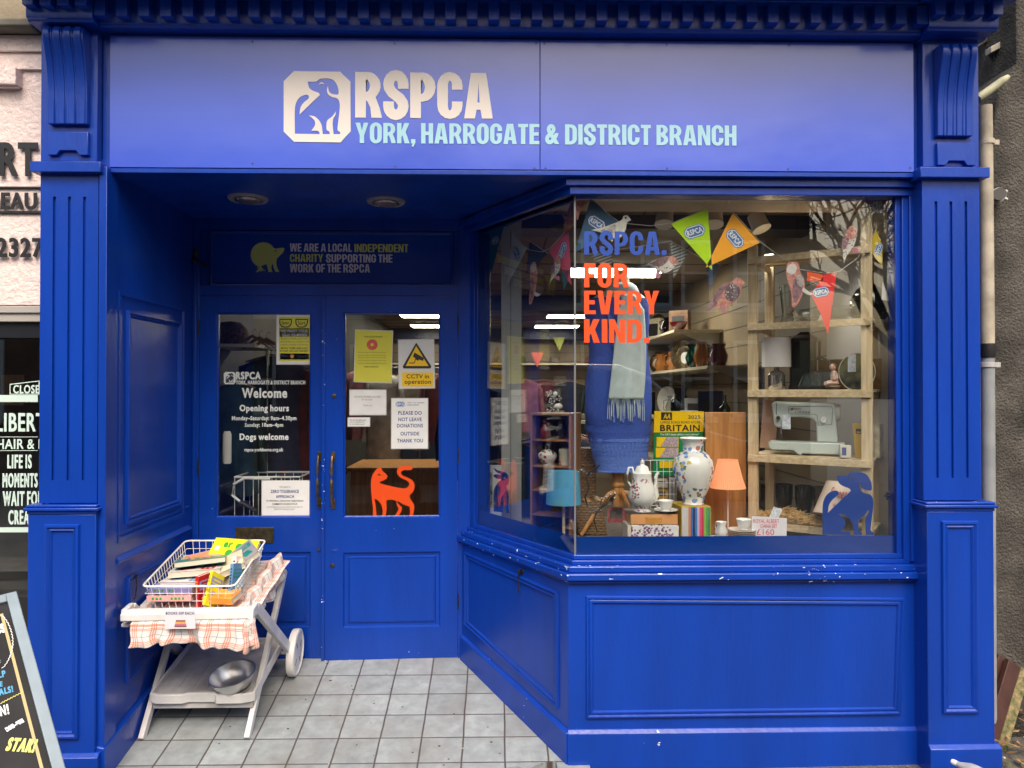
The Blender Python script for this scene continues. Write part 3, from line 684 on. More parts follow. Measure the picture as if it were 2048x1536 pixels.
# meeting bead of the right leaf
b = B(TR); b.box(X(648, y0) - 0.006, X(648, y0) + 0.012, y0 - 0.010, y0 - 0.0, Z(1319, y0), zdt - 0.006); b.build('meeting_bead', chip_blue, dr, bevel=0.002)

# cabin hooks on riser, left wall and frame
def hook(name, p, n, u):
    p, n, u = Vector(p), Vector(n), Vector(u); h = part(name, shop)
    b = B(); dn = Vector((0, 0, -1))
    b.tube([p, p + n * 0.006], [0.016, 0.013], 12); b.tube([p + n * 0.004, p + n * 0.02], 0.005, 8)
    b.build('eye_plate', iron, h)
    b = B(); q = p + n * 0.02
    b.tube([q + u * 0.010 * math.cos(a) + Vector((0, 0, 1)) * 0.010 * math.sin(a) for a in [k * math.pi / 5 for k in range(10)]], 0.0028, 6, closed=True)
    b.tube([q + dn * 0.012, q + dn * 0.05 + u * 0.002, q + dn * 0.085 - u * 0.002, q + dn * 0.098 - u * 0.006, q + dn * 0.104 - u * 0.014, q + dn * 0.098 - u * 0.020], 0.0032, 6)
    b.build('arm', iron, h)
q = Ppl(1044, 1143, fs.o, fs.n); hook('cabin_hook', q, -N2 if False else N2, -D2)
q = Ppl(264, 1152, Vector((XW + 0.022, 0, 0)), Vector((1, 0, 0))); hook('cabin_hook', q, (1, 0, 0), (0, 1, 0))
h = part('window_catch', shop); b = B(); q = P(391, 512, Y_DOOR - 0.01)
b.tube([q + Vector((0, 0, 0.05)), q + Vector((0, 0, -0.02))], 0.010, 8, flat=(1, 0.6)); b.ball(q + Vector((0, -0.012, -0.025)), 0.014); b.tube([q + Vector((0, -0.02, -0.025)), q + Vector((0.03, -0.035, -0.04)), q + Vector((0.075, -0.03, -0.062))], [0.005, 0.006, 0.008], 8)
b.build('stay', bronze, h)

# ---------------- ground: pavement, ramped tile floor
def tile_mat():
    m = bpy.data.materials.new('grey_slate_tiles'); m.use_nodes = True; nt = m.node_tree; b = nt.nodes['Principled BSDF']
    tc = nt.nodes.new('ShaderNodeTexCoord'); mp = nt.nodes.new('ShaderNodeMapping'); x5 = 0
    # phase: a joint passes through the photographed line at pixel (1010, 1400)
    r = ray(1010, 1400); t = (0.004 - CAM.z - RAMP * CAM.y * -1 * -1) if False else None
    # intersect with the ramp plane z = RAMP*y + 0.004
    t = (0.004 + RAMP * CAM.y - CAM.z) / (r.z - RAMP * r.y); q = CAM + r * t
    r2 = ray(900, 1475); t2 = (0.004 + RAMP * CAM.y - CAM.z) / (r2.z - RAMP * r2.y); q2 = CAM + r2 * t2
    mp.inputs['Location'].default_value = (-0.040, -0.084, 0)
    nt.links.new(tc.outputs['Object'], mp.inputs[0])
    def line(sock, per):
        fr_ = nt.nodes.new('ShaderNodeMath'); fr_.operation = 'DIVIDE'; fr_.inputs[1].default_value = per; nt.links.new(sock, fr_.inputs[0])
        a = nt.nodes.new('ShaderNodeMath'); a.operation = 'PINGPONG'; a.inputs[1].default_value = 0.5; nt.links.new(fr_.outputs[0], a.inputs[0])
        fl_ = nt.nodes.new('ShaderNodeMath'); fl_.operation = 'FLOOR'; nt.links.new(fr_.outputs[0], fl_.inputs[0])
        return a.outputs[0], fl_.outputs[0]
    wob = nt.nodes.new('ShaderNodeTexNoise'); wob.inputs['Scale'].default_value = 6; nt.links.new(tc.outputs['Object'], wob.inputs['Vector'])
    w2 = nt.nodes.new('ShaderNodeMath'); w2.operation = 'MULTIPLY_ADD'; w2.inputs[1].default_value = 0.008; w2.inputs[2].default_value = -0.004; nt.links.new(wob.outputs['Fac'], w2.inputs[0])
    sp = nt.nodes.new('ShaderNodeSeparateXYZ'); nt.links.new(mp.outputs[0], sp.inputs[0])
    sx = nt.nodes.new('ShaderNodeMath'); nt.links.new(sp.outputs[0], sx.inputs[0]); nt.links.new(w2.outputs[0], sx.inputs[1])
    lx, fx = line(sx.outputs[0], 0.1967); ly, fy = line(sp.outputs[1], 0.1735)
    mn = nt.nodes.new('ShaderNodeMath'); mn.operation = 'MINIMUM'; nt.links.new(lx, mn.inputs[0]); nt.links.new(ly, mn.inputs[1])
    st = nt.nodes.new('ShaderNodeMapRange'); st.inputs['From Min'].default_value = 0.012; st.inputs['From Max'].default_value = 0.026; nt.links.new(mn.outputs[0], st.inputs[0])
    cb = nt.nodes.new('ShaderNodeCombineXYZ'); nt.links.new(fx, cb.inputs[0]); nt.links.new(fy, cb.inputs[1])
    wn_ = nt.nodes.new('ShaderNodeTexWhiteNoise'); nt.links.new(cb.outputs[0], wn_.inputs['Vector'])
    n = nt.nodes.new('ShaderNodeTexNoise'); n.inputs['Scale'].default_value = 14; n.inputs['Detail'].default_value = 8; n.inputs['Roughness'].default_value = 0.65; nt.links.new(tc.outputs['Object'], n.inputs['Vector'])
    nb = nt.nodes.new('ShaderNodeTexNoise'); nb.inputs['Scale'].default_value = 2.5; nb.inputs['Detail'].default_value = 4; nt.links.new(tc.outputs['Object'], nb.inputs['Vector'])
    rp = nt.nodes.new('ShaderNodeValToRGB'); rp.color_ramp.elements[0].position = 0.3; rp.color_ramp.elements[0].color = (0.20, 0.225, 0.24, 1); rp.color_ramp.elements[1].position = 0.7; rp.color_ramp.elements[1].color = (0.33, 0.37, 0.39, 1); nt.links.new(n.outputs['Fac'], rp.inputs[0])
    hs = nt.nodes.new('ShaderNodeHueSaturation'); mr = nt.nodes.new('ShaderNodeMapRange'); mr.inputs['To Min'].default_value = 0.86; mr.inputs['To Max'].default_value = 1.10
    nt.links.new(wn_.outputs['Value'], mr.inputs[0]); nt.links.new(mr.outputs[0], hs.inputs['Value']); nt.links.new(rp.outputs[0], hs.inputs['Color'])
    gr = nt.nodes.new('ShaderNodeMix'); gr.data_type = 'RGBA'; gr.blend_type = 'MIX'; gr.inputs['B'].default_value = (0.19, 0.175, 0.16, 1); nt.links.new(hs.outputs[0], gr.inputs['A'])
    m2 = nt.nodes.new('ShaderNodeMapRange'); m2.inputs['From Min'].default_value = 0.48; m2.inputs['From Max'].default_value = 0.7; m2.inputs['To Max'].default_value = 0.45; nt.links.new(nb.outputs['Fac'], m2.inputs[0]); nt.links.new(m2.outputs[0], gr.inputs['Factor'])
    mx = nt.nodes.new('ShaderNodeMix'); mx.data_type = 'RGBA'; mx.inputs['A'].default_value = (0.07, 0.055, 0.05, 1); nt.links.new(gr.outputs['Result'], mx.inputs['B']); nt.links.new(st.outputs[0], mx.inputs['Factor'])
    nt.links.new(mx.outputs['Result'], b.inputs['Base Color']); b.inputs['Roughness'].default_value = 0.5
    bp = nt.nodes.new('ShaderNodeBump'); bp.inputs['Strength'].default_value = 0.5; bp.inputs['Distance'].default_value = 0.004
    ad = nt.nodes.new('ShaderNodeMath'); ad.operation = 'MULTIPLY_ADD'; nt.links.new(n.outputs['Fac'], ad.inputs[0]); ad.inputs[1].default_value = 0.25; nt.links.new(st.outputs[0], ad.inputs[2])
    nt.links.new(ad.outputs[0], bp.inputs['Height']); nt.links.new(bp.outputs[0], b.inputs['Normal'])
    return m
b = B()
# front edge broken towards the right where tiles have come away
edge = [(-2.0, 0.0), (-0.36, 0.0), (-0.355, 0.012), (-0.30, 0.004), (0.0, 0.0), (0.02, 0.0), (0.03, 0.045), (0.09, 0.055), (0.14, 0.035), (0.20, 0.075), (0.27, 0.09), (0.275, 0.01), (0.42, 0.0)]
i = b.pts([(x, y, rz(y)) for x, y in edge] + [(x, 0.97, rz(0.97)) for x, y in edge])
n = len(edge)
for k in range(n - 1): b.f.append((i + k, i + k + 1, i + n + k + 1, i + n + k))
j = b.pts([(x, y, -0.06) for x, y in edge])
for k in range(n - 1): b.f.append((j + k, j + k + 1, i + k + 1, i + k))
o = b.build('tiled_ramp', tile_mat(), smooth=0); struct(o)
pave = M('pavement_tarmac', (0.14, 0.133, 0.12), 0.9, var=0.4, vs=70, bump=0.8, bs=160, col2=(0.085, 0.083, 0.075))
b = B(); xs = [-60, -6, -3, 0, 3, 6, 60]
for xa, xc_ in zip(xs, xs[1:]): b.face([(xa, -3.4, gz(xa) if abs(xa) < 10 else 0), (xc_, -3.4, gz(xc_) if abs(xc_) < 10 else 0), (xc_, 0.3, gz(xc_) - 0.022 if abs(xc_) < 10 else -0.02), (xa, 0.3, gz(xa) - 0.022 if abs(xa) < 10 else -0.02)])
struct(b.build('pavement', pave, smooth=0))
b = B(); b.box(-60, 60, -4.0 - 0.0, -3.4, -0.5, 0.02); struct(b.build('kerb', M('kerb_stone', (0.2, 0.19, 0.18), 0.85, var=0.3, bump=0.3), smooth=0))
b = B(); b.face([(-150, -150, -0.12), (150, -150, -0.12), (150, -3.9, -0.12), (-150, -3.9, -0.12)]); struct(b.build('road', M('asphalt', (0.085, 0.085, 0.088), 0.85, var=0.3, vs=3, bump=0.5, bs=120), smooth=0))
b = B(); b.face([(-150, 0.2, -0.13), (150, 0.2, -0.13), (150, 150, -0.13), (-150, 150, -0.13)]); struct(b.build('ground', M('earth', (0.07, 0.06, 0.045), 0.95, var=0.4), smooth=0))
# ------------------------------------------------------------------ name board
fz = Fr((0, Y_FAS - 0.012, 0)); fsg = thing('fascia_sign', 'wide periwinkle blue name board with white lettering and emblem across the top of the shop', 'shop sign', (fz.px(1080, 210)[0], Y_FAS - 0.012, 2.95))
def panel(x0, x1, t0, t1):
    q = [fz.px(x0, 334 + 6 * (x0 > 900)), fz.px(x1, 338 + 5 * (x1 > 1200)), fz.px(x1, t1), fz.px(x0, t0)]
    zb_ = Z_LINT - 0.006; zt_ = fz.px(1080, 79)[1]
    q = [(q[0][0], zb_), (q[1][0], zb_), (q[1][0], zt_), (q[0][0], zt_)]
    b = B(); b.prism(q, -0.006, 0.0, lambda u, v, t: fz(u, v, t)); b.build('panel', fascia_blue, fsg, bevel=0.001)
panel(219, 1079.3, 72, 80); panel(1080.7, 1828, 80, 88)
for x, y in ((505, 83), (789, 87), (1072, 87), (1089, 87), (1333, 89), (1578, 91), (1818, 92), (505, 327), (790, 333), (1069, 336), (1091, 336), (1334, 337), (1576, 338), (1820, 336)):
    c = fz.px(x, y); b = B(); b.lathe([(0.004, 0), (0.0045, -0.001), (0, -0.0015)], fz(c[0], c[1], 0), 8, 'y'); b.build('screw', M('screw_blue', (0.02, 0.03, 0.12), 0.4), fsg)
DOG = [(322, 272, 1), (395, 271), (415, 256), (440, 245), (500, 245), (545, 262), (575, 305), (586, 350), (584, 382, 1), (550, 382), (515, 368), (500, 340), (496, 305, 1), (487, 345), (498, 380), (530, 402), (570, 412), (590, 435), (597, 480), (590, 560), (580, 640), (578, 685), (597, 700), (600, 720, 1), (543, 720, 1), (536, 650), (540, 592), (560, 555), (563, 527, 1), (530, 570), (492, 600), (483, 640), (485, 682), (507, 698), (512, 720, 1), (452, 720, 1), (447, 680), (440, 640), (420, 602), (380, 568), (332, 560, 1), (362, 582), (383, 608), (384, 645), (355, 690, 1), (405, 690), (422, 703), (425, 720, 1), (213, 716, 1), (213, 520), (225, 450), (258, 403), (308, 383), (332, 393), (328, 418), (290, 450), (262, 492), (253, 552, 1), (330, 478), (428, 385, 1), (415, 368), (365, 348), (335, 322)]
EYE = [(418, 300, 1), (425, 284), (440, 277), (456, 284), (465, 300, 1), (453, 292), (440, 289), (429, 293)]
OCT = [(205, 182, 1), (600, 187, 1), (687, 272, 1), (690, 695, 1), (603, 790, 1), (207, 785, 1), (118, 697, 1), (118, 268, 1)]
spx([OCT, DOG, EYE], fz, 'emblem', white, fsg, sc=4.267, ox=540, oy=100)
heavy('RSPCA', fz, (710.5, 145.5, 985.5, 236.5), 'lettering', white, fsg, s=.232, gap=.035)
heavy('YORK, HARROGATE & DISTRICT BRANCH', fz, (711, 248.5, 1472.5, 289), 'lettering', cyan, fsg, s=.20)

# ------------------------------------------------------------------ window vinyl (inside faces of the panes)
fw = Fr((0, Y_GL, 0)); hin = -0.0085
vb = thing('window_band', 'plain blue vinyl band along the bottom of the display window', 'window film', (1.0, Y_GL, 1.0))
zb1 = Z(1073, Y_GL, 1400)
b = B(); b.box(XG + 0.006, xj, Y_GL + 0.0075, Y_GL + 0.0085, zg0, zb1); b.build('front_film', vinyl_blue, vb)
b = B(); b.prism([(-GB, -0.0075), (-0.012, -0.0075), (-0.012, -0.0085), (-GB, -0.0085)], zg0, zb1, lambda u, v, t: fb(u, t, v)); b.build('side_film', vinyl_blue, vb)
o = spx([DOG, EYE], fw, 'dog_silhouette', vinyl_blue, None, sc=3.78, ox=1590.3, oy=880.2, h=hin); tag(o, 'blue sitting dog silhouette stuck inside the right corner of the display window', 'window sticker')
HARE = [(168, 903, 1), (205, 925), (240, 934), (272, 950), (289, 985), (284, 1030), (270, 1046), (277, 1080), (287, 1130), (284, 1200), (292, 1252, 1), (268, 1256, 1), (262, 1205), (250, 1168), (243, 1210), (240, 1248, 1), (172, 1240, 1), (169, 1130), (176, 1070), (200, 1024), (228, 996), (195, 988), (170, 968), (185, 955), (228, 958), (190, 935)]
o = spx([HARE, [(245, 985, 1), (256, 976), (266, 992, 1), (256, 988)]], fb, 'hare_silhouette', vinyl_blue, None, sc=3.84, ox=940, oy=700, h=hin); tag(o, 'blue hare silhouette stuck low on the splayed side pane', 'window sticker')
vt = thing('slogan_sticker', 'blue and orange capital letter slogan stuck on the left of the front pane', 'window lettering', (0.6, Y_GL, 1.9))
heavy('RSPCA.', fw, (1168, 463, 1333, 510), 'lettering', M('slogan_blue', (0.005, 0.05, 0.32), 0.4), vt, s=.20, h=0.001, label='blue word at the top of the slogan')
for s_, x1, a, c in (('FOR', 1257, 526, 575.5), ('EVERY', 1318, 581, 629), ('KIND.', 1299, 638, 686)):
    heavy(s_, fw, (1168, a + .5, x1, c - .5), 'lettering', orange, vt, s=.20, h=0.001)

# ------------------------------------------------------------------ transom lettering with hedgehog
ftr = Fr((0, Y_DOOR + 0.0345, 0)); tr = thing('charity_lettering', 'lime and grey charity lettering with hedgehog on the panel above the doors', 'sign lettering', (-0.8, Y_DOOR, 2.4))
lime = M('lime_vinyl', (0.68, 0.76, 0.20), 0.5); greyv = M('grey_vinyl', (0.82, 0.82, 0.88), 0.5)
HED = []
for k in range(24 * 2 + 1):
    a = R(118 - 0) + R(205) * k / 48 if False else R(255 - 215 * k / 48); rr = 90 if k % 2 else 82
    HED.append((570 + rr * 1.0 * math.cos(a), 512 - rr * math.sin(a), 1))
HED += [(655, 470, 1), (690, 463), (713, 466, 1), (706, 492), (678, 520), (660, 545), (662, 590), (679, 628, 1), (652, 628, 1), (640, 598), (634, 570), (624, 600), (632, 628, 1), (604, 628, 1), (599, 600), (590, 574, 1), (553, 588, 1), (566, 605), (590, 628, 1), (560, 628, 1), (530, 590), (540, 628, 1), (520, 628, 1)]
spx([HED, [(640, 492, 1), (652, 480), (668, 484, 1), (654, 486)]], ftr, 'hedgehog', lime, tr, sc=3.4133, ox=360, oy=360)
for s_, m_, x0, x1, a, c in (('WE ARE A LOCAL', greyv, 580, 704, 487, 503.6), ('INDEPENDENT', lime, 709, 816.5, 488, 504.5), ('CHARITY', lime, 580, 646.5, 508, 524), ('SUPPORTING THE', greyv, 652, 785, 508.5, 525), ('WORK OF THE RSPCA', greyv, 580, 740, 528, 545)):
    heavy(s_, ftr, (x0, a + .3, x1, c), 'lettering', m_, tr, s=.19)

# ------------------------------------------------------------------ door stickers and notices (inside the glass of each leaf, on the leaf's own plane)
def doorframe(ang, xh, o=0.018):
    piv = Vector((xh, Y_DOOR, 0)); rot = Matrix.Rotation(ang, 3, 'Z'); p = piv + rot @ Vector((0, o, 0)); return Fr(p, rot @ Vector((1, 0, 0)), (0, 0, 1))
fL = doorframe(0, xd0 + 0.003); fR = doorframe(R(1.8), xd1 - 0.003)
paper = M('white_paper', (0.72, 0.74, 0.75), 0.6, var=0.06, vs=10); yell = M('yellow_paper', (0.62, 0.60, 0.06), 0.6, var=0.05, vs=8); ink = M('black_ink', (0.02, 0.02, 0.022), 0.6); navy = M('navy_ink', (0.03, 0.06, 0.22), 0.6); red = M('red_ink', (0.62, 0.05, 0.03), 0.6)
pvc = M('clear_pocket_edge', (0.55, 0.57, 0.58), 0.15); pale = M('pale_vinyl', (0.62, 0.68, 0.68), 0.5); ltgrey = M('grey_ink', (0.25, 0.26, 0.27), 0.6)
ds = thing('door_lettering', 'pale opening hours lettering with small dog emblem on the left door pane', 'window lettering', fL(0.3, 1.6))
spx([OCT, DOG, EYE], fL, 'emblem', pale, ds, sc=24.4, ox=443, oy=736.2)
for s_, x0, a, x1, c, bd in (('RSPCA', 472, 743.6, 521.7, 759, .0022), ('YORK, HARROGATE & DISTRICT BRANCH', 472, 761, 610.5, 770, .0007), ('Welcome', 484, 776, 574.4, 796, .0024), ('Opening hours', 479.5, 809.5, 578, 826.5, .0015), ('Monday–Saturday: 9am–4.30pm', 464, 832, 593, 843, .0008), ('Sunday: 10am–4pm', 489.7, 845.6, 566.5, 856, .0008), ('Dogs welcome', 479.5, 867, 577, 884, .0015), ('rspca-yorkhome.org.uk', 489.5, 895.5, 566.5, 905, .0005)):
    tpx(s_, fL, x0, a, x1, c, 'lettering', pale, ds, bold=bd, res=2)
def notice(fr_, name, label, x0, y0_, x1, y1_, m, lines, cat='notice', tilt=0.0, pocket=True):
    t = thing(name, label, cat, fr_(*fr_.px((x0 + x1) / 2, (y0_ + y1_) / 2)))
    if pocket: sheet(fr_, x0 - 1.5, y0_ - 1.5, x1 + 1.5, y1_ + 1.5, 'plastic_pocket', pvc, t, h=-0.0006, th=0.0005, tilt=tilt)
    sheet(fr_, x0, y0_, x1, y1_, 'sheet', m, t, tilt=tilt)
    for l in lines:
        s_, a, c, e, g, im, bd = l
        if s_ == '#': sheet(fr_, a, c, e, g, 'printed_block', im, t, h=0.0011, th=0.0004)
        else: tpx(s_, fr_, a, c, e, g, 'lettering', im, t, bold=bd, h=0.0017, th=0.0003, res=2)
    return t
n1 = notice(fL, 'glasses_poster', 'yellow old glasses collection poster in the top right corner of the left door pane', 554, 629, 624.5, 728, paper, [
    ('#', 558, 634, 620, 722, yell, 0), ('#', 559.5, 656.5, 618, 673.5, ink, 0), ('WE WANT YOUR', 561, 659, 616, 665, paper, .0004), ('OLD GLASSES', 564, 667, 614, 672.5, paper, .0004),
    ('Rotary needs your old', 563, 675.5, 614, 680, navy, 0), ('spectacles to recycle and', 560.5, 681.5, 617, 686, navy, 0), ('send to needy countries', 561, 687.5, 616, 692, navy, 0), ('BRING THEM HERE AND', 562, 694.5, 615, 698.5, ink, .0002), ('ROTARY WILL DO THE REST', 560, 700, 617, 704, ink, .0002),
    ('#', 560, 707, 618, 719, paper, 0), ('Rotary', 561, 709, 577, 715, navy, .0004), ('SpecSort', 594, 710, 616, 715.5, navy, .0002)], 'poster')
for cx in (571.5, 603.5):
    o_ = [(cx - 12.5, 638, 1), (cx + 12.5, 638, 1), (cx + 12, 648), (cx + 6, 654.5), (cx - 6, 654.5), (cx - 12, 648)]; i_ = [(cx - 10.5, 640, 1), (cx + 10.5, 640, 1), (cx + 10, 647), (cx + 5, 652.5), (cx - 5, 652.5), (cx - 10, 647)]
    spx([o_, i_], fL, 'spectacle_rim', ink, n1, h=0.0021)
tpx('Spec', fL, 563.5, 642, 579, 651, 'lettering', ink, n1, bold=.0003, h=0.0022); tpx('Sort', fL, 596, 642, 611, 650, 'lettering', ink, n1, bold=.0003, h=0.0022)
cc = fL.px(584.5, 712.5); rr = 0.0105; shape([[(cc[0] + rr * math.cos(a), cc[1] + rr * math.sin(a)) for a in [k * math.pi / 5 for k in range(10)]], [(cc[0] + rr * .4 * math.cos(a), cc[1] + rr * .4 * math.sin(a)) for a in [k * math.pi / 5 for k in range(10)]]], fL, 'wheel_emblem', M('gold_ink', (0.7, 0.35, 0.1), 0.5), n1, h=0.0021)
notice(fL, 'tolerance_notice', 'white zero tolerance notice at the bottom right of the left door pane', 524.5, 962, 622.5, 1030, paper, [
    ('WE HAVE A', 559, 972, 581, 976, ltgrey, 0), ('ZERO TOLERANCE', 541.5, 979.5, 598, 986, navy, .0006), ('APPROACH', 552, 990, 588, 996, navy, .0006), ('TO PERSONAL, ABUSIVE OR THREATENING', 532.5, 1000, 607, 1003.8, ink, .0001), ('COMMENTS OR BEHAVIOUR', 544.5, 1006, 595, 1009.8, ink, .0001), ('ANYONE BEHAVING IN THIS MANNER WILL BE ASKED TO', 534, 1012.5, 606, 1015.5, ltgrey, 0), ('LEAVE WITH IMMEDIATE EFFECT', 548, 1017, 590, 1020, ltgrey, 0)])
n2 = notice(fR, 'yellow_notice', 'yellow notice with red round badge at the upper left of the right door pane', 710, 661.5, 783.5, 764, yell, [('WHEN ADVICE IS REQUIRED', 728, 672, 765, 675.5, ink, 0)] +
    [('Please ask a member of staff about this item today', 716, 704 + 3.6 * k, 772, 706.2 + 3.6 * k, ink, 0) for k in (0, 1.6, 2.8, 4.4, 6)] + [('THANK YOU VERY MUCH', 728, 732, 757, 735, ink, 0)], tilt=R(-1.5))
cc = fR.px(744.5, 689.5); rr = 0.031; circ = lambda r_, n_=20: [(cc[0] + r_ * math.cos(2 * math.pi * k / n_), cc[1] + r_ * math.sin(2 * math.pi * k / n_)) for k in range(n_)]
shape([circ(rr), circ(rr * .3)], fR, 'round_badge', M('badge_red', (0.62, 0.10, 0.07), 0.6, var=0.3, vs=150), n2, h=0.0018, sm=False)
n3 = notice(fR, 'cctv_sign', 'white and yellow camera warning sign at the upper right of the right door pane', 798, 680, 868, 776, M('white_sign', (0.62, 0.64, 0.66), 0.35), [('#', 804, 745, 866, 773, M('sign_yellow', (0.80, 0.52, 0.01), 0.45), 0), ('CCTV in', 813, 748.5, 858, 757, ink, .0007), ('operation', 809, 759.5, 862, 770.5, ink, .0007)], 'sign', tilt=R(1.0))
spx([[(832.5, 685, 1), (863, 733, 1), (861, 737, 1), (807, 737, 1), (805.5, 733, 1)]], fR, 'triangle_border', ink, n3, h=0.0016, sm=False)
spx([[(832.5, 692, 1), (857, 732, 1), (811.5, 732, 1)]], fR, 'triangle', M('sign_yellow', (0.8, 0.5, 0.01)), n3, h=0.0028, sm=False)
spx([[(829, 705, 1), (848, 716, 1), (846, 722, 1), (838, 719, 1), (836, 722, 1), (832, 719, 1), (829, 727, 1), (818, 727, 1), (818, 725.5, 1), (828, 725, 1), (831, 717, 1), (826, 713, 1)]], fR, 'camera_symbol', ink, n3, h=0.0040, sm=False)
notice(fR, 'food_notice', 'white landscape paper notice at the middle left of the right door pane', 700, 780.5, 771.5, 829, paper, [('NO FOOD OR DRINK ALLOWED', 709, 791.5, 761, 795.5, ltgrey, 0), ('IN THE SHOP', 724, 797.5, 745, 801, ltgrey, 0), ('Thank you', 726, 809, 744, 813.5, ltgrey, 0)])
notice(fR, 'small_notice', 'small white slip with three short lines just below the landscape notice', 696.5, 836, 739, 852, paper, [('We do not take cards', 699.5, 838.5, 732, 841.5, ink, 0), ('under ten pounds sorry', 699.5, 842.8, 729, 845.6, ink, 0), ('for any trouble caused', 699.5, 847, 729, 849.8, ink, 0)])
logo_b = M('logo_blue', (0.03, 0.14, 0.42), 0.5); logo_w = M('logo_white', (0.8, 0.82, 0.84), 0.5)
def badge(fr_, cx, cy, w, ang, parent, h):
    """long octagon badge with white lettering, w in metres, cx, cy frame units"""
    f2 = Fr(fr_(cx, cy, h), fr_.u * math.cos(ang) + fr_.v * math.sin(ang), -fr_.u * math.sin(ang) + fr_.v * math.cos(ang))
    def oc(w_, h_, c): return [(-w_ + c, -h_), (w_ - c, -h_), (w_, -h_ + c), (w_, h_ - c), (w_ - c, h_), (-w_ + c, h_), (-w_, h_ - c), (-w_, -h_ + c)]
    H_ = w * 0.29; W_ = w / 2
    shape([oc(W_, H_, H_ * .6)], f2, 'badge', logo_b, parent, h=0.0, th=0.0004, sm=False)
    shape([oc(W_ * .93, H_ * .88, H_ * .55), oc(W_ * .86, H_ * .76, H_ * .5)], f2, 'badge_rim', logo_w, parent, h=0.0006, th=0.0003, sm=False)
    text('RSPCA', f2, (-W_ * .74, -H_ * .45, W_ * .74, H_ * .45), 'lettering', logo_w, parent, bold=w * 0.008, h=0.0006, th=0.0003, res=1)
n4 = notice(fR, 'donation_notice', 'white no donations notice at the lower right of the right door pane', 783.5, 797.5, 855, 896.5, paper, [('PLEASE DO', 796.5, 822, 843.5, 829.5, navy, .0006), ('NOT LEAVE', 796.5, 835, 843.5, 842.5, navy, .0006), ('DONATIONS', 794, 847.5, 846, 855, navy, .0006), ('OUTSIDE', 801, 863.5, 838.5, 871, navy, .0006), ('THANK YOU', 794, 877.5, 846, 885, navy, .0006), ('RSPCA York, Harrogate', 815, 804, 848, 807, navy, 0), ('& District Branch', 815, 808, 838, 811, navy, 0)])
cc = fR.px(800.5, 808.5); badge(fR, cc[0], cc[1], 0.052, 0, n4, 0.0013)
CAT = [(350, 1137, 1), (358, 1165), (385, 1190), (393, 1208, 1), (375, 1228), (345, 1240), (340, 1250, 1), (380, 1262), (450, 1278), (508, 1286), (536, 1270), (540, 1248), (520, 1230), (482, 1212), (458, 1182), (464, 1150), (490, 1135), (545, 1132), (563, 1145), (553, 1161), (510, 1160), (487, 1172), (492, 1195), (530, 1213), (565, 1235), (578, 1272), (565, 1312), (545, 1332), (550, 1362), (574, 1398), (571, 1450), (560, 1480, 1), (534, 1480, 1), (545, 1460), (546, 1430), (538, 1408), (500, 1395), (466, 1372, 1), (457, 1380, 1), (470, 1395), (492, 1418), (482, 1452), (466, 1480, 1), (436, 1480, 1), (455, 1452), (468, 1425), (455, 1395), (455, 1372, 1), (420, 1362), (386, 1368, 1), (386, 1430), (380, 1482, 1), (349, 1482, 1), (358, 1462), (358, 1425), (345, 1388), (320, 1364), (303, 1358, 1), (312, 1400), (318, 1482, 1), (284, 1482, 1), (292, 1465), (293, 1420), (286, 1350), (280, 1270), (285, 1210), (303, 1172), (322, 1152)]
o = spx([CAT, [(320, 1198, 1), (335, 1187), (353, 1204, 1), (337, 1197)]], fR, 'cat_silhouette', orange, None, sc=3.414, ox=660, oy=600, h=0.001); tag(o, 'orange cat silhouette with curled tail at the bottom of the right door pane', 'window sticker')
# recessed downlights in the lobby ceiling
for (px_, py_, w_) in ((496, 396, 78), (772, 402, 76)):
    q = Ppl(px_, py_, Vector((0, 0, zc_ + 0.012)), Vector((0, 0, 1))); r_ = w_ / 2 / F * (q.y - CAM.y)
    t = thing('downlight', 'round recessed ceiling light nearer the left wall' if px_ < 600 else 'round recessed ceiling light nearer the display window', 'ceiling light', q, group='unlit lights in the porch ceiling')
    b = B(); b.lathe([(r_ * .78, -0.004), (r_ * .80, -0.012), (r_ * .93, -0.012), (r_, -0.003), (r_, 0.0)], q, 32); b.lathe([(r_ * .78, -0.004), (r_ * .5, -0.0035)], q, 32); b.build('trim_ring', M('dull_white_ring', (0.25, 0.24, 0.27), 0.4), t)
    b = B(); b.lathe([(r_ * .5, -0.0038), (r_ * .66, -0.012), (r_ * .60, -0.020), (0, -0.022)], q, 24, lobes=12, la=0.03); b.build('reflector', M('faceted_chrome', (0.5, 0.42, 0.4), 0.2, metal=1.0, bump=1.0, bs=90), t)
# ------------------------------------------------------------------ book trolley on the ramp
def rT(p): return Vector((p[0], p[1], p[2] + RAMP * p[1] + 0.004))
plast = M('grubby_white_plastic', (0.66, 0.66, 0.66), 0.4, var=0.13, vs=9, bump=0.04, bs=80)
plast2 = M('grimy_tray_plastic', (0.50, 0.49, 0.49), 0.45, var=0.35, vs=7)
tt = thing('book_trolley', 'white plastic two tier garden trolley with wheels, standing in the porch by the left wall', 'trolley', rT((-1.43, 0.5, 0)))
def beam(name, pts, w, h, m=plast):
    """flat bar through points in the y-z plane of a side; w across x, h across the bar"""
    b = B(rT)
    for p, q in zip(pts, pts[1:]):
        p, q = Vector(p), Vector(q); d = (q - p).normalized(); n = Vector((0, -d.z, d.y)).normalized() * h / 2; s_ = Vector((w / 2, 0, 0))
        b.hexa([p - s_ - n, p + s_ - n, p + s_ + n, p - s_ + n, q - s_ - n, q + s_ - n, q + s_ + n, q - s_ + n])
    return b.build(name, m, tt, bevel=0.004)
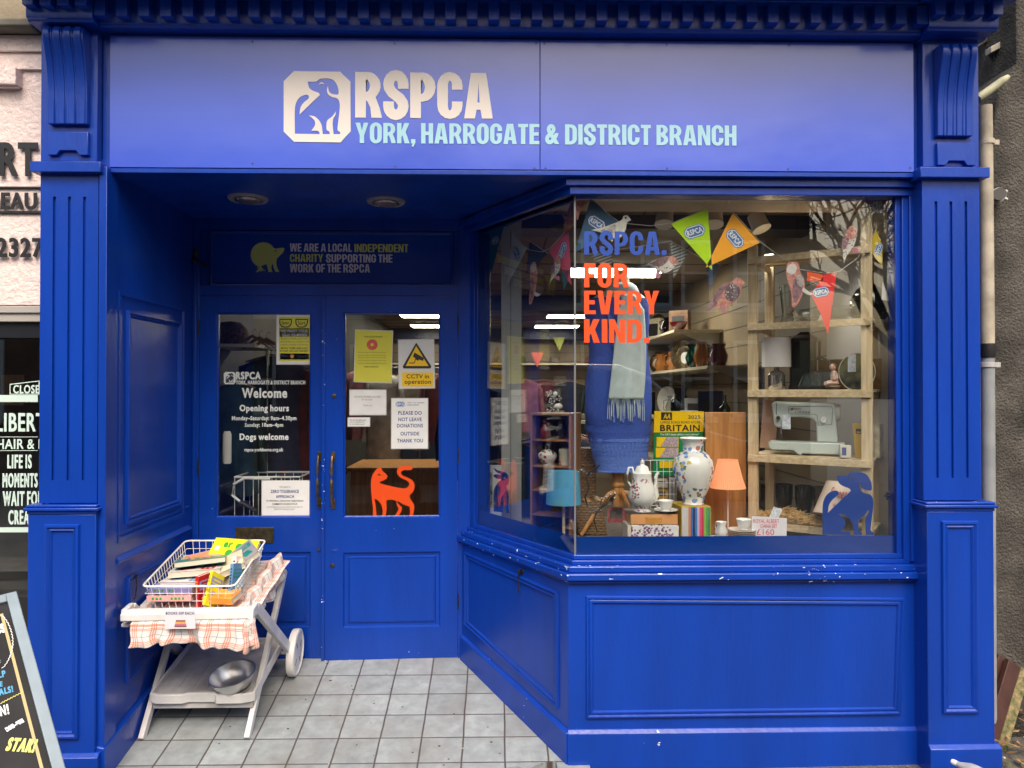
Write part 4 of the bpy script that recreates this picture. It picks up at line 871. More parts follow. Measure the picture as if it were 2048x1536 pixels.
for sx, xa, xl in ((1, -1.106, -1.178), (-1, -1.672, -1.672)):
    beam('side_arm', [(xa, 0.085, 0.672), (xa, 0.16, 0.668), (-1.115 if sx > 0 else -1.715, 0.80, 0.115)], 0.024, 0.048)
    beam('leg', [(xl + 0.014 * sx, 0.83, 0.55), (xl, 0.262, 0.0)], 0.026, 0.042)
    beam('brace', [(xl - 0.01 * sx, 0.80, 0.12), (xl - 0.01 * sx, 0.42, 0.15)], 0.016, 0.03)
    wx = -1.098 if sx > 0 else -1.738
    w = part('wheel', tt); c = (wx, 0.80, 0.116)
    b = B(rT); b.lathe([(0.0, -0.019), (0.098, -0.016), (0.104, -0.022), (0.115, -0.018), (0.117, 0.0), (0.115, 0.018), (0.104, 0.022), (0.098, 0.016), (0.0, 0.019)], c, 36, 'x'); b.build('disc', plast, w)
    b = B(rT)
    for a in range(4):
        a = a * math.pi / 2 + 0.5
        for sd in (-1, 1):
            pts = [(c[0] + sd * 0.0190, c[1] + r_ * math.cos(a + o_), c[2] + r_ * math.sin(a + o_)) for r_, o_ in ((0.035, -0.1), (0.075, -0.05), (0.075, 0.05), (0.035, 0.1))]
            b.face(pts if sd > 0 else pts[::-1])
    b.build('slot', black, w, smooth=0)
b = B(rT); b.tube([(-1.73, 0.80, 0.116), (-1.10, 0.80, 0.116)], 0.010, 10); b.build('axle', plast2, tt)
b = B(rT)
b.hexa([(-1.68, 0.065, 0.650), (-1.105, 0.085, 0.650), (-1.105, 0.125, 0.650), (-1.66, 0.12, 0.650), (-1.68, 0.065, 0.688), (-1.105, 0.085, 0.692), (-1.105, 0.125, 0.692), (-1.66, 0.12, 0.688)]); b.build('handle_bar', plast, tt, bevel=0.008, seg=3)
b = B(rT); b.box(-1.70, -1.155, 0.12, 0.80, 0.600, 0.615); b.build('top_tray', plast, tt, bevel=0.003)
# lower tray: sheet, rims, grooves, front lip with dip
b = B(rT); x0, x1, y0_, y1_, zt = -1.648, -1.172, 0.315, 0.80, 0.162
b.box(x0, x1, y0_, y1_, zt - 0.004, zt + 0.004)
for g in range(5): gx = x0 + 0.09 + g * 0.07; b.box(gx, gx + 0.006, y0_ + 0.08, y1_ - 0.18, zt + 0.004, zt + 0.009)
b.build('lower_tray', plast2, tt, bevel=0.0015)
b = B(rT); b.box(x0 - 0.012, x0, y0_ + 0.01, y1_, zt - 0.015, zt + 0.028); b.box(x1, x1 + 0.012, y0_ + 0.01, y1_, zt - 0.015, zt + 0.028); b.box(x0, x1, y1_, y1_ + 0.012, zt - 0.015, zt + 0.03)
b.prism([(x0 - 0.012, 0.0), (x0 + 0.03, -0.016), (x0 + 0.15, -0.016), (x0 + 0.17, -0.004), (x0 + 0.30, -0.004), (x0 + 0.31, -0.018), (x1 - 0.05, -0.018), (x1 + 0.012, 0.002), (x1 + 0.012, 0.012), (x1 - 0.05, -0.004), (x0 + 0.31, -0.004), (x0 + 0.30, 0.010), (x0 + 0.17, 0.010), (x0 + 0.15, -0.002), (x0 + 0.03, -0.002), (x0 - 0.012, 0.014)], zt - 0.018, zt + 0.024, lambda u, v, t: (u, y0_ + v, t))
b.build('tray_rim', plast, tt, bevel=0.002)
b = B(rT); b.box(x0 + 0.0, x1 + 0.0, 0.325, 0.34, zt - 0.055, zt - 0.016); b.build('cross_bar', plast2, tt, bevel=0.002)

# checked cloth over the top tray
def plaid():
    m = bpy.data.materials.new('checked_cloth'); m.use_nodes = True; nt = m.node_tree; b = nt.nodes['Principled BSDF']; b.inputs['Roughness'].default_value = 0.9
    uv = nt.nodes.new('ShaderNodeUVMap'); sp = nt.nodes.new('ShaderNodeSeparateXYZ'); nt.links.new(uv.outputs[0], sp.inputs[0])
    def band(sock, per, lo, hi, off=0.0):
        a = nt.nodes.new('ShaderNodeMath'); a.operation = 'ADD'; a.inputs[1].default_value = off + 100 * per; nt.links.new(sock, a.inputs[0])
        f = nt.nodes.new('ShaderNodeMath'); f.operation = 'FLOORED_MODULO' if False else 'MODULO'; f.inputs[1].default_value = per; nt.links.new(a.outputs[0], f.inputs[0])
        g = nt.nodes.new('ShaderNodeMath'); g.operation = 'GREATER_THAN'; g.inputs[1].default_value = lo; l = nt.nodes.new('ShaderNodeMath'); l.operation = 'LESS_THAN'; l.inputs[1].default_value = hi
        nt.links.new(f.outputs[0], g.inputs[0]); nt.links.new(f.outputs[0], l.inputs[0]); p = nt.nodes.new('ShaderNodeMath'); p.operation = 'MULTIPLY'; nt.links.new(g.outputs[0], p.inputs[0]); nt.links.new(l.outputs[0], p.inputs[1]); return p.outputs[0]
    cur = None
    def over(mask, col, k):
        nonlocal cur
        mu = nt.nodes.new('ShaderNodeMath'); mu.operation = 'MULTIPLY'; mu.inputs[1].default_value = k; nt.links.new(mask, mu.inputs[0])
        x = nt.nodes.new('ShaderNodeMix'); x.data_type = 'RGBA'; nt.links.new(mu.outputs[0], x.inputs['Factor']); x.inputs['B'].default_value = (*col, 1)
        if cur: nt.links.new(cur, x.inputs['A'])
        else: x.inputs['A'].default_value = (0.60, 0.59, 0.58, 1)
        cur = x.outputs['Result']
    for s_ in (sp.outputs[0], sp.outputs[1]):
        for lo in (0.010, 0.019, 0.028): over(band(s_, 0.085, lo, lo + 0.005), (0.52, 0.12, 0.045), 0.72)
        over(band(s_, 0.085, 0.060, 0.0625), (0.05, 0.08, 0.15), 0.8)
    nt.links.new(cur, b.inputs['Base Color']); return m
plaidm = plaid()
def grid(fn, nu, nv, name, mat, parent=None, uv=None, thick=0.002, smooth=1.2):
    me = bpy.data.meshes.new(name); vs = [tuple(fn(i / nu, j / nv)) for j in range(nv + 1) for i in range(nu + 1)]
    fs_ = [(j * (nu + 1) + i, j * (nu + 1) + i + 1, (j + 1) * (nu + 1) + i + 1, (j + 1) * (nu + 1) + i) for j in range(nv) for i in range(nu)]
    me.from_pydata(vs, [], fs_); ul = me.uv_layers.new(name='UVMap')
    for p in me.polygons:
        for li in p.loop_indices:
            vi = me.loops[li].vertex_index; i, j = vi % (nu + 1), vi // (nu + 1); ul.data[li].uv = (uv or (lambda a, c: (a, c)))(i / nu, j / nv)
    me.materials.append(mat); me.shade_smooth(); o = bpy.data.objects.new(name, me); C.objects.link(o)
    if thick:
        md = o.modifiers.new('solid', 'SOLIDIFY'); md.thickness = thick; md.offset = 0
    return fin(o, parent)
cl = thing('checked_cloth', 'white cloth with orange and navy checks draped over the top of the book trolley', 'cloth', rT((-1.43, 0.1, 0.6)))
def front(u, v):
    x = -1.625 + u * 0.535; sag = 0.086 + 0.010 * math.sin(u * 9 + 1) + 0.022 * u * u
    y = 0.060 - 0.012 * math.sin(u * 23) * (1 - v) - 0.010 * math.sin(u * 41 + 2) * (1 - v) - 0.02 * (1 - v)
    z = 0.648 - (1 - v) * sag
    if v > 0.85: y += (v - 0.85) * 0.3; z = 0.648 - 0.0
    return rT((x + 0.012 * math.sin(v * 5 + u * 14) * (1 - v), y, z - (0.0 if v < 1 else 0)))
grid(front, 60, 14, 'front_drape', plaidm, cl, uv=lambda a, c: (a * 0.56, c * 0.14))
def flat(u, v):
    return rT((-1.665 + u * 0.54, 0.105 + v * 0.70, 0.617 + 0.004 * math.sin(u * 20) * math.sin(v * 17)))
grid(flat, 20, 20, 'top_cover', plaidm, cl, uv=lambda a, c: (a * 0.56, c * 0.7), thick=0)
def side(u, v):
    y = 0.10 + u * 0.68; w = 0.5 + 0.5 * math.sin(u * 17 + v * 4); up = 0.055 * math.sin(min(1, v * 1.15) * math.pi) * (0.35 + 0.55 * u)
    x = -1.222 + v * (0.070 + 0.015 * u) + 0.010 * math.sin(u * 26 + v * 3)
    z = 0.622 + up * (0.8 + 0.25 * w) - max(0, v - 0.62) * (0.17 + 0.10 * math.sin(u * 7) ** 2 * (1 if u > 0.2 else 0.3))
    return rT((x, y, z))
grid(side, 60, 22, 'side_drape', plaidm, cl, uv=lambda a, c: (a * 0.74, c * 0.24))
def corner(u, v):
    a = -0.2 + u * 1.9; r_ = 0.03 + 0.018 * math.sin(u * 11) * (1 - v) + 0.012 * (1 - v)
    return rT((-1.118 + r_ * math.sin(a) * 1.1, 0.085 - r_ * math.cos(a), 0.650 - (1 - v) * (0.118 + 0.012 * math.sin(u * 5))))
grid(corner, 30, 12, 'corner_drape', plaidm, cl, uv=lambda a, c: (a * 0.16, c * 0.17))

# wire basket
wirem = M('white_coated_wire', (0.78, 0.79, 0.80), 0.35)
bk = thing('wire_basket', 'white wire basket full of paperbacks on the trolley top', 'basket', rT((-1.45, 0.48, 0.62)))
zr, zb0 = 0.742, 0.625
cor = [(-1.652, 0.215), (-1.222, 0.215), (-1.245, 0.76), (-1.675, 0.76)]
def rim(z, ins, r_, name, n=5):
    q = inset([tuple(c) for c in cor], ins); pts = []
    for k in range(4):
        p, a, c = Vector(q[k]), Vector(q[k - 1]), Vector(q[(k + 1) % 4])
        e1 = (a - p).normalized() * 0.03; e2 = (c - p).normalized() * 0.03
        for t in range(n + 1): t /= n; w = (p + e1) * (1 - t) ** 2 + p * 2 * t * (1 - t) + (p + e2) * t * t; pts.append((w.x, w.y, z))
    b = B(rT); b.tube(pts, r_, 8, closed=True); return b.build(name, wirem, bk)
rim(zr, 0, 0.0045, 'rim')
b = B(rT)
for s_ in range(4):
    q1 = inset(cor, 0.004); q2 = inset(cor, 0.025); a, c = Vector(q1[s_]), Vector(q1[(s_ + 1) % 4]); d, e = Vector(q2[s_]), Vector(q2[(s_ + 1) % 4])
    n = 12 if s_ % 2 == 0 else 18
    for k in range(1, n): t = k / n; p, q = a.lerp(c, t), d.lerp(e, t); b.tube([(p.x, p.y, zr), (q.x, q.y, zb0)], 0.0016, 5)
b.build('upright_wires', wirem, bk)
b = B(rT)
for t in (0.33, 0.66, 1.0):
    q = inset(cor, 0.004 + 0.021 * t); b.tube([(p[0], p[1], zr + (zb0 - zr) * t) for p in q], 0.0016, 5, closed=True)
q = inset(cor, 0.025)
for k in range(1, 12): t = k / 12; p, r_ = Vector(q[0]).lerp(Vector(q[1]), t), Vector(q[3]).lerp(Vector(q[2]), t); b.tube([(p.x, p.y, zb0), (r_.x, r_.y, zb0)], 0.0016, 5)
b.build('level_wires', wirem, bk)

# books
pagem = M('book_pages', (0.60, 0.55, 0.45), 0.85, var=0.12, vs=120, stretch=(1, 1, 20))
def book(label, c, size, rot, cm, spine=-1, group='books in the trolley basket', T=rT, extra=None):
    """c centre, size (w, h, t): cover plane w x h, thickness t; rot euler"""
    w, h_, t_ = size; m = Matrix.Translation(T(c)) @ Matrix.Rotation(rot[2], 4, 'Z') @ Matrix.Rotation(rot[1], 4, 'Y') @ Matrix.Rotation(rot[0], 4, 'X')
    o = thing('book', label, 'book', T(c), 0, group); L = lambda p: m @ Vector(p); e = 0.0016
    b = B(L); b.box(-w / 2, w / 2, -h_ / 2, h_ / 2, t_ / 2 - e, t_ / 2); b.box(-w / 2, w / 2, -h_ / 2, h_ / 2, -t_ / 2, -t_ / 2 + e); b.box(-w / 2 - 0.0003, -w / 2 + e, -h_ / 2 + .0001, h_ / 2 - .0001, -t_ / 2 + .0001, t_ / 2 - .0001)
    b.build('cover', cm, o, bevel=0.0005)
    b = B(L); b.box(-w / 2 + e, w / 2 - 0.003, -h_ / 2 + 0.003, h_ / 2 - 0.003, -t_ / 2 + e, t_ / 2 - e); b.build('pages', pagem, o)
    top = Fr(m @ Vector((0, 0, t_ / 2)), m.to_3x3() @ Vector((1, 0, 0)), m.to_3x3() @ Vector((0, 1, 0)))
    sp_ = Fr(m @ Vector((-w / 2 - 0.0003, 0, 0)), m.to_3x3() @ Vector((0, -1, 0)), m.to_3x3() @ Vector((0, 0, 1)))
    if extra: extra(o, top, sp_)
    else:
        rr_ = random.Random(label); ca, cb = rr_.choice((teal, redb, blu, gold, ink_, lil)), rr_.choice((ink_, redb, grn, org))
        y0, y1 = -h_ / 2 + h_ * .12, h_ / 2 - h_ * .12
        shape([[(-w * .42, h_ * .10, 1), (w * .42, h_ * .10, 1), (w * .42, h_ * .36, 1), (-w * .42, h_ * .36, 1)], [(-w * .34, h_ * .16, 1), (w * .34, h_ * .16, 1), (w * .34, h_ * .20, 1), (-w * .34, h_ * .20, 1)], [(-w * .30, h_ * .25, 1), (w * .30, h_ * .25, 1), (w * .30, h_ * .31, 1), (-w * .30, h_ * .31, 1)], [(-w * .30, -h_ * .36, 1), (w * .34, -h_ * .30, 1), (w * .2, -h_ * .02, 1), (-w * .22, -h_ * .06, 1)]], top, 'cover_print', ca, o, h=0.0004, th=0.0003, sm=False)
        sp2 = [(y0 + (y1 - y0) * k / 9, -t_ * .22, t_ * .22) for k in range(9)]
        shape([[(a_, lo, 1), (a_ + (y1 - y0) * rr_.uniform(.05, .09), lo, 1), (a_ + (y1 - y0) * .06, hi, 1), (a_, hi, 1)] for a_, lo, hi in sp2 if rr_.random() < .75], sp_, 'spine_lettering', cb, o, h=0.0004, th=0.0003, sm=False)
    return o
def cm(n, r, g, b_): return M('cover_' + n, srgb(r, g, b_), 0.3, var=0.06, vs=20)
yel = cm('yellow', 232, 222, 40); teal = cm('teal', 30, 130, 125); wht = cm('white', 222, 218, 212); lil = cm('lilac', 150, 150, 205); pnk = cm('pink', 225, 165, 165); redb = cm('red', 190, 30, 40); grn = cm('green', 60, 160, 60); org = cm('orange', 228, 150, 60); blu = cm('sky', 95, 140, 185); crm = cm('cream', 225, 210, 180); gry = cm('grey', 150, 150, 155); gold = cm('gold', 226, 170, 60); ink_ = cm('inkdark', 40, 40, 50)
def ex1(o, t, s_):
    text('er', t, (0.005, 0.00, 0.075, 0.045), 'title', grn, o, bold=0.004, h=0.0005, th=0.0003); text('e', t, (-0.035, -0.045, 0.0, 0.0), 'title', grn, o, bold=0.005, h=0.0005, th=0.0003)
    text('er', t, (-0.06, 0.012, -0.015, 0.048), 'title', grn, o, bold=0.003, h=0.0005, th=0.0003); sh = shape([[(-0.098, -0.01, 1), (-0.075, -0.01, 1), (-0.075, 0.02, 1), (-0.098, 0.02, 1)]], t, 'sticker', paper, o, h=0.0006, th=0.0003, sm=False)
book('yellow paperback with bold green lettering leaning at the back of the basket', (-1.385, 0.665, 0.722), (0.235, 0.15, 0.022), (R(38), R(4), R(-2)), yel, extra=ex1)
def ex2(o, t, s_):
    shape([[(-0.075, -0.05, 1), (0.06, -0.05, 1), (0.06, 0.045, 1), (-0.075, 0.045, 1)]], t, 'title_panel', gold, o, h=0.0004, th=0.0003, sm=False)
    for k, w_ in enumerate((0.10, 0.12, 0.08)): text('HEART'[:5] if k == 0 else ('SUMMER' if k == 1 else 'TALE'), t, (-w_ / 2 - 0.008, 0.022 - k * 0.028, w_ / 2 - 0.008, 0.040 - k * 0.028), 'title', cm('rust', 150, 60, 30), o, bold=0.001, h=0.001, th=0.0003)
def ex2b(o, t, s_): shape([[(-0.075, -0.05, 1), (0.06, -0.05, 1), (0.06, 0.045, 1), (-0.075, 0.045, 1)], [(-0.06, -0.03, 1), (0.045, -0.03, 1), (0.045, -0.005, 1), (-0.06, -0.005, 1)], [(-0.05, 0.005, 1), (0.04, 0.005, 1), (0.04, 0.03, 1), (-0.05, 0.03, 1)]], t, 'title_panel', gold, o, h=0.0004, th=0.0003, sm=False)
book('teal paperback with gold title panel lying on top of the pile', (-1.475, 0.46, 0.757), (0.165, 0.235, 0.026), (R(3), R(-8), R(-72)), teal, extra=ex2b)
book('white paperback under the teal book', (-1.475, 0.42, 0.728), (0.16, 0.24, 0.028), (R(2), R(-3), R(-80)), wht)
def bar(o, t, s_):
    for k in range(9): shape([[(0.01 + k * 0.003, -0.09, 1), (0.0115 + k * 0.003, -0.09, 1), (0.0115 + k * 0.003, -0.07, 1), (0.01 + k * 0.003, -0.07, 1)]], t, 'barcode_line', ink, o, h=0.0005, th=0.0003, sm=False)
book('cream paperback with a bar code leaning to the right of the pile', (-1.33, 0.47, 0.738), (0.13, 0.20, 0.030), (R(8), R(-22), R(18)), crm, extra=bar)
book('grey paperback tilted against the right side of the basket', (-1.30, 0.58, 0.738), (0.13, 0.20, 0.026), (R(10), R(-35), R(25)), gry)
book('pale paperback lying flat beneath the white one', (-1.50, 0.37, 0.703), (0.15, 0.22, 0.022), (0, R(1), R(-88)), wht)
book('lilac and orange spined paperback near the front of the basket', (-1.53, 0.305, 0.698), (0.13, 0.20, 0.026), (0, 0, R(90)), lil)
book('pink paperback lying flat at the very front of the basket', (-1.53, 0.285, 0.670), (0.13, 0.205, 0.026), (0, 0, R(91)), pnk, extra=None)
book('red spined paperback standing behind the wires at the front', (-1.395, 0.29, 0.68), (0.10, 0.17, 0.018), (R(90), 0, R(75)), redb)
book('thin yellow paperback leaning at the front of the basket', (-1.345, 0.285, 0.69), (0.10, 0.16, 0.012), (R(84), R(30), R(72)), yel)
book('orange paperback standing at the front right of the basket', (-1.30, 0.275, 0.665), (0.10, 0.15, 0.03), (0, R(-10), R(80)), org)
book('sky blue paperback standing beside the orange one', (-1.265, 0.36, 0.70), (0.11, 0.17, 0.016), (R(90), R(10), R(80)), blu)
book('white spined paperback upright at the right side of the basket', (-1.285, 0.44, 0.70), (0.11, 0.17, 0.02), (R(90), R(14), R(83)), wht)
book('cream hardback lying at the back left of the basket', (-1.56, 0.62, 0.685), (0.15, 0.21, 0.03), (0, R(3), R(15)), crm)
book('pink spined paperback lying at the back of the basket', (-1.50, 0.60, 0.712), (0.13, 0.19, 0.02), (R(4), R(-6), R(40)), pnk)
book('dark blue paperback at the bottom of the pile', (-1.42, 0.52, 0.66), (0.20, 0.26, 0.05), (0, 0, R(4)), cm('night', 30, 40, 80))

# price card
fc = Fr(rT((0, 0.020, 0)), (1, 0.0, 0), (0, 0, 1)); pc = notice(fc, 'price_card', 'white price card with a picture of books hanging from the trolley handle', 330, 1220, 391, 1257.5, M('card_white', (0.66, 0.66, 0.72), 0.6), [('BOOKS 50P EACH', 332, 1223.5, 388.5, 1229, M('card_ink', (0.12, 0.12, 0.25), 0.6), .0004)], 'price card', pocket=False)
for k, (c_, a) in enumerate((((0.25, 0.08, 0.1), 0), ((0.75, 0.35, 0.08), 1), ((0.55, 0.15, 0.25), 2), ((0.2, 0.1, 0.08), 3))):
    sheet(fc, 352 - a * 1.0, 1240 + a * 3.6, 371 + a * 0.8, 1243.2 + a * 3.6, 'printed_book', M('print_%d' % k, c_, 0.6), pc, h=0.0012, th=0.0004)
# steel bowl
bc = rT((-1.275, 0.375, 0.175))
b = B(); bt = thing('dog_bowl', 'stainless steel bowl on the lower tray of the trolley', 'bowl', bc)
tl = Matrix.Translation(bc) @ Matrix.Rotation(R(-6), 4, 'Y') @ Matrix.Rotation(R(14), 4, 'X')
steel = M('brushed_steel', (0.60, 0.60, 0.61), 0.33, metal=1.0, bump=0.1, bs=25)
b = B(lambda p: tl @ Vector(p)); b.lathe([(0.0, 0.004), (0.05, 0.004), (0.075, 0.02), (0.096, 0.055), (0.104, 0.080), (0.112, 0.083), (0.113, 0.080), (0.106, 0.074), (0.100, 0.055), (0.079, 0.018), (0.052, 0.0), (0.0, 0.0)], (0, 0, 0), 40); b.build('bowl', steel, bt)
b = B(lambda p: tl @ Vector(p)); b.lathe([(0.070, -0.012), (0.080, 0.012), (0.078, 0.012), (0.068, -0.012)], (0, 0, 0), 32); b.build('base_ring', M('pale_rubber', (0.42, 0.40, 0.36), 0.7, var=0.3), bt)

# ------------------------------------------------------------------ chalkboard sign at the left
TRp = P(33, 1182.5, -0.80); E = P(131, 1536, -1.12); v = (TRp - E).normalized()
best = None
for k in range(400):
    ya = -0.8 - k * 0.002 + 0.2; q = P(0, 1191, ya); dd = abs((q - TRp).normalized().dot(v)) if (q - TRp).length > 1e-4 else 9
    if best is None or dd < best[0]: best = (dd, q)
u = (TRp - best[1]).normalized(); u = (u - v * u.dot(v)).normalized()
fk = Fr(TRp - u * 0.60 - v * 1.15, u, v)             # board is 0.60 wide and 1.15 tall
cb = thing('chalkboard_sign', 'grey framed chalkboard pavement sign with gold border and hand lettering at the left edge', 'pavement sign', fk(0.3, 0.0, 0))
slate = M('chalkboard_black', (0.009, 0.009, 0.011), 0.6, var=0.4, vs=9, col2=(0.018, 0.018, 0.021), spec=0.25); framem = M('blue_grey_frame_paint', (0.20, 0.26, 0.31), 0.5, var=0.14, vs=8, bump=0.1, bs=50)
wF = 0.031
b = B(); 
for x0, x1, z0, z1 in ((0, wF, 0, 1.15), (0.60 - wF, 0.60, 0, 1.15), (wF, 0.60 - wF, 1.15 - wF, 1.15), (wF, 0.60 - wF, 0.12, 0.12 + wF)):
    b.prism([(x0, z0), (x1, z0), (x1, z1), (x0, z1)], -0.018, 0.004, lambda a, c, t: fk(a, c, t))
b.build('frame', framem, cb, bevel=0.003)
b = B(); b.prism([(wF, 0.12 + wF), (0.60 - wF, 0.12 + wF), (0.60 - wF, 1.15 - wF), (wF, 1.15 - wF)], -0.012, -0.006, lambda a, c, t: fk(a, c, t)); b.build('slate_panel', slate, cb)
b = B(); # back leaf of the A frame
hb = (u.cross(v)).normalized()
b.prism([(0.02, 0), (0.58, 0), (0.58, 1.13), (0.02, 1.13)], -0.05, -0.03, lambda a, c, t: fk(a, c, t) - Vector((hb.x, hb.y, 0)) * (1.15 - c) * 0.35); b.build('back_leaf', framem, cb)
goldc = M('gold_paint', (0.42, 0.34, 0.16), 0.5); chalk = M('chalk_white', (0.75, 0.75, 0.76), 0.8); chb = M('chalk_blue', (0.08, 0.32, 0.55), 0.8); chy = M('chalk_yellow', (0.65, 0.62, 0.18), 0.8)
fk2 = Fr(fk(0, 0, -0.006), u, v)
gi = 0.62 - 0.0; gx1 = 0.60 - wF - 0.018; 
b = B(); b.mould([(wF + 0.03, 0.12 + wF + 0.03), (gx1, 0.12 + wF + 0.03), (gx1, 1.15 - wF - 0.035), (wF + 0.03, 1.15 - wF - 0.035)], [(0, 0), (0.0, 0.0008), (0.008, 0.0008), (0.008, 0)], lambda a, c, h: fk2(a, c, h)); b.build('gold_border', goldc, cb)
def kpx(s_, pts, m, bd):
    """text between two pixel anchors (left, right along baseline) with height in px"""
    (xa, ya), (xb, yb), hh = pts; a = fk2.px(xa, ya); c = fk2.px(xb, yb); d = Vector(c) - Vector(a); ang = math.atan2(d.y, d.x)
    f2 = Fr(fk2(a[0], a[1]), fk2.u * math.cos(ang) + fk2.v * math.sin(ang), -fk2.u * math.sin(ang) + fk2.v * math.cos(ang))
    text(s_, f2, (0, 0, d.length, hh / F * 2.35), 'lettering', m, cb, bold=bd, h=0.0004, th=0.0004)
kpx('DOGS', ((-34, 1278), (12.5, 1264), 22), chalk, .0035); kpx('*', ((-3, 1330), (5, 1324), 9), chalk, .001)
kpx('HELP', ((-22, 1362), (12, 1353), 14), chb, .0010); kpx('THE', ((-20, 1378), (5, 1373), 11), chb, .0010); kpx('ANIMALS!', ((-38, 1402), (27, 1384), 14), chb, .0010)
kpx('COME IN!', ((-62, 1452), (19, 1428), 21), chalk, .0012); kpx('MON–SUN', ((14, 1464), (49, 1444), 9), chalk, .0014); kpx('STAR!', ((9, 1502), (67, 1506), 25), chy, .0022)
b = B(); pts = []
for k in range(60):
    a = k / 59; p = Vector(fk2.px(-20, 1262)).lerp(Vector(fk2.px(6, 1232)), a / .3) if a < .3 else None
for k in range(61):
    t = k / 60; px_ = 2 + 22 * math.sin(t * math.pi) ** .7; py_ = 1232 + 105 * t; s2 = fk2.px(px_ + 1.3 * abs(math.sin(k * 0.9)) * 2, py_); pts.append(fk2(s2[0], s2[1], 0.0015))
b.tube(pts, 0.0013, 5); b.build('chalk_scallop', chalk, cb)
b = B(); pts = [];
for k in range(50):
    t = k / 49; s2 = fk2.px(-10 + 56 * t, 1413 - 29 * t + 1.2 * math.sin(k * 1.3)); pts.append(fk2(s2[0], s2[1], 0.0012))
b.tube(pts, 0.0012, 5); b.build('chalk_rule', chy, cb)

# ------------------------------------------------------------------ neighbouring salon at the left
ns = thing('salon_front', 'pink roughcast neighbouring salon front with black lettering and a dark shop window', 'building', (-3.0, 0.2, 0))
pink = M('pink_roughcast', (0.76, 0.63, 0.61), 0.85, var=0.06, vs=30, bump=0.5, bs=55, bd=0.02)
YN = 0.10; fn = Fr((0, YN, 0)); xe = XL0 + 0.03; zn0 = Z(612, YN); zn1 = Z(85, YN)
b = B(); b.box(-6.5, xe, YN, 0.4, zn0, zn1); b.build('roughcast_wall', pink, ns)
b = B(); 
for a, c, d in ((118, 100, 0.018), (156, 116, 0.0)):
    pass
b.box(-6.5, xe, YN - 0.03, YN - 0.0005, Z(117, YN), zn1 - 0.002); b.box(-6.5, X(42, YN), YN - 0.05, YN - 0.0005, Z(185, YN), Z(152, YN)); b.box(-6.5, xe, YN - 0.016, YN - 0.0005, Z(150, YN), Z(118, YN) - 0.001); b.box(-6.5, X(40, YN), YN - 0.03, YN - 0.0005, Z(170, YN) - 0.04, Z(185, YN) - 0.0015)
b.build('cornice', pink, ns, bevel=0.006)
b = B(); b.box(-6.5, XL0 - 0.02, YN + 0.02, 0.45, zn1, 7.2); b.build('upper_wall', M('buff_stone', (0.32, 0.27, 0.19), 0.9, var=0.3, vs=4, bump=0.3), ns)
b = B(); b.box(-6.5, XL0 - 0.045, YN - 0.10, YN + 0.4, zn1 + 0.003, Z(45, YN - 0.1)); b.build('string_course', M('grey_stone', (0.15, 0.145, 0.12), 0.9, var=0.4, vs=6), ns, bevel=0.01)
frm = M('stone_coloured_frame', (0.36, 0.34, 0.32), 0.6)
b = B(); b.box(-6.5, xe, YN + 0.01, 0.3, Z(645, YN), zn0 - 0.002); b.box(-6.5, xe, YN + 0.0, 0.012 + YN, Z(628, YN), zn0 - 0.004); b.box(xe - 0.072, xe, YN + 0.012, 0.3, ZB, Z(646, YN)); b.build('window_frame', frm, ns, bevel=0.003)
b = B(); b.box(-6.5, xe - 0.072, YN + 0.012, 0.25, ZB, Z(1190, YN)); b.build('stall_riser', M('dark_riser_paint', (0.02, 0.02, 0.022), 0.4), ns)
b = B(); b.box(-6.5, xe - 0.072, YN + 0.06, YN + 0.066, Z(1190, YN), Z(646, YN)); b.build('pane', glassm, ns, smooth=0)
b = B(); b.box(-6.5, xe - 0.072, YN + 0.03, YN + 0.05, Z(676, YN), Z(646, YN)); b.build('dark_transom', M('transom_black', (0.012, 0.014, 0.02), 0.3), ns)
b = B(); b.box(-6.5, xe, 1.3, 1.35, ZB, Z(646, YN)); b.box(-6.5, -6.45, 0.3, 1.3, ZB, 2.2); b.box(-6.5, xe, 0.3, 1.3, Z(646, YN), Z(646, YN) + 0.05); b.box(-6.5, xe, 0.25, 1.3, ZB, 0.2); b.build('dim_interior', M('salon_interior', (0.05, 0.05, 0.05), 0.8, var=0.5, vs=3), ns)
b = B(); b.box(X(2, 0.9), X(48, 0.9), 0.9, 0.93, Z(810, 0.9), Z(750, 0.9)); b.build('picture', wood('tan_frame', (0.25, 0.14, 0.08), (0.35, 0.2, 0.1)), ns)
bl = M('black_letter', (0.015, 0.015, 0.018), 0.4)
def nt_(s_, x0, a, x1, c, m, bd, fr_=fn, h=0.012, th=0.006): tpx(s_, fr_, x0, a, x1, c, 'lettering', m, ns, bold=bd, h=h, th=th)
nt_('ERT', -32, 287, 80, 354, bl, .005); nt_('BEAU', -16, 387, 78, 421, bl, .003); nt_('2327', -2, 477, 90, 516, bl, .003)
b = B(); b.box(-6, xe, YN - 0.012, YN - 0.0005, Z(432, YN), Z(428, YN)); b.box(-6, xe, YN - 0.012, YN - 0.0005, Z(383, YN), Z(380, YN)); b.build('lettering_rule', bl, ns)
f3 = Fr((0, YN + 0.0595, 0)); mint = M('mint_vinyl', (0.55, 0.70, 0.66), 0.5)
for s_, x0, a, x1, c, bd in (('LIBERTY', -8, 826, 112, 863, .0022), ('HAIR & BEAUTY', -6, 878, 165, 898, .0010), ('LIFE IS', 15, 909, 64, 937, .0020), ('MOMENTS', 5.5, 946, 76, 975, .0020), ('WAIT FOR', 6, 982, 86, 1012, .0020), ('CREATE', 17, 1020, 78, 1049, .0020)):
    nt_(s_, x0, a, x1, c, mint, bd, f3, 0.001, 0.001)
for a, c in ((790, 804), (1055, 1065)): sheet(f3, -300, a, 76, c, 'vinyl_band', mint, ns, h=0.001)
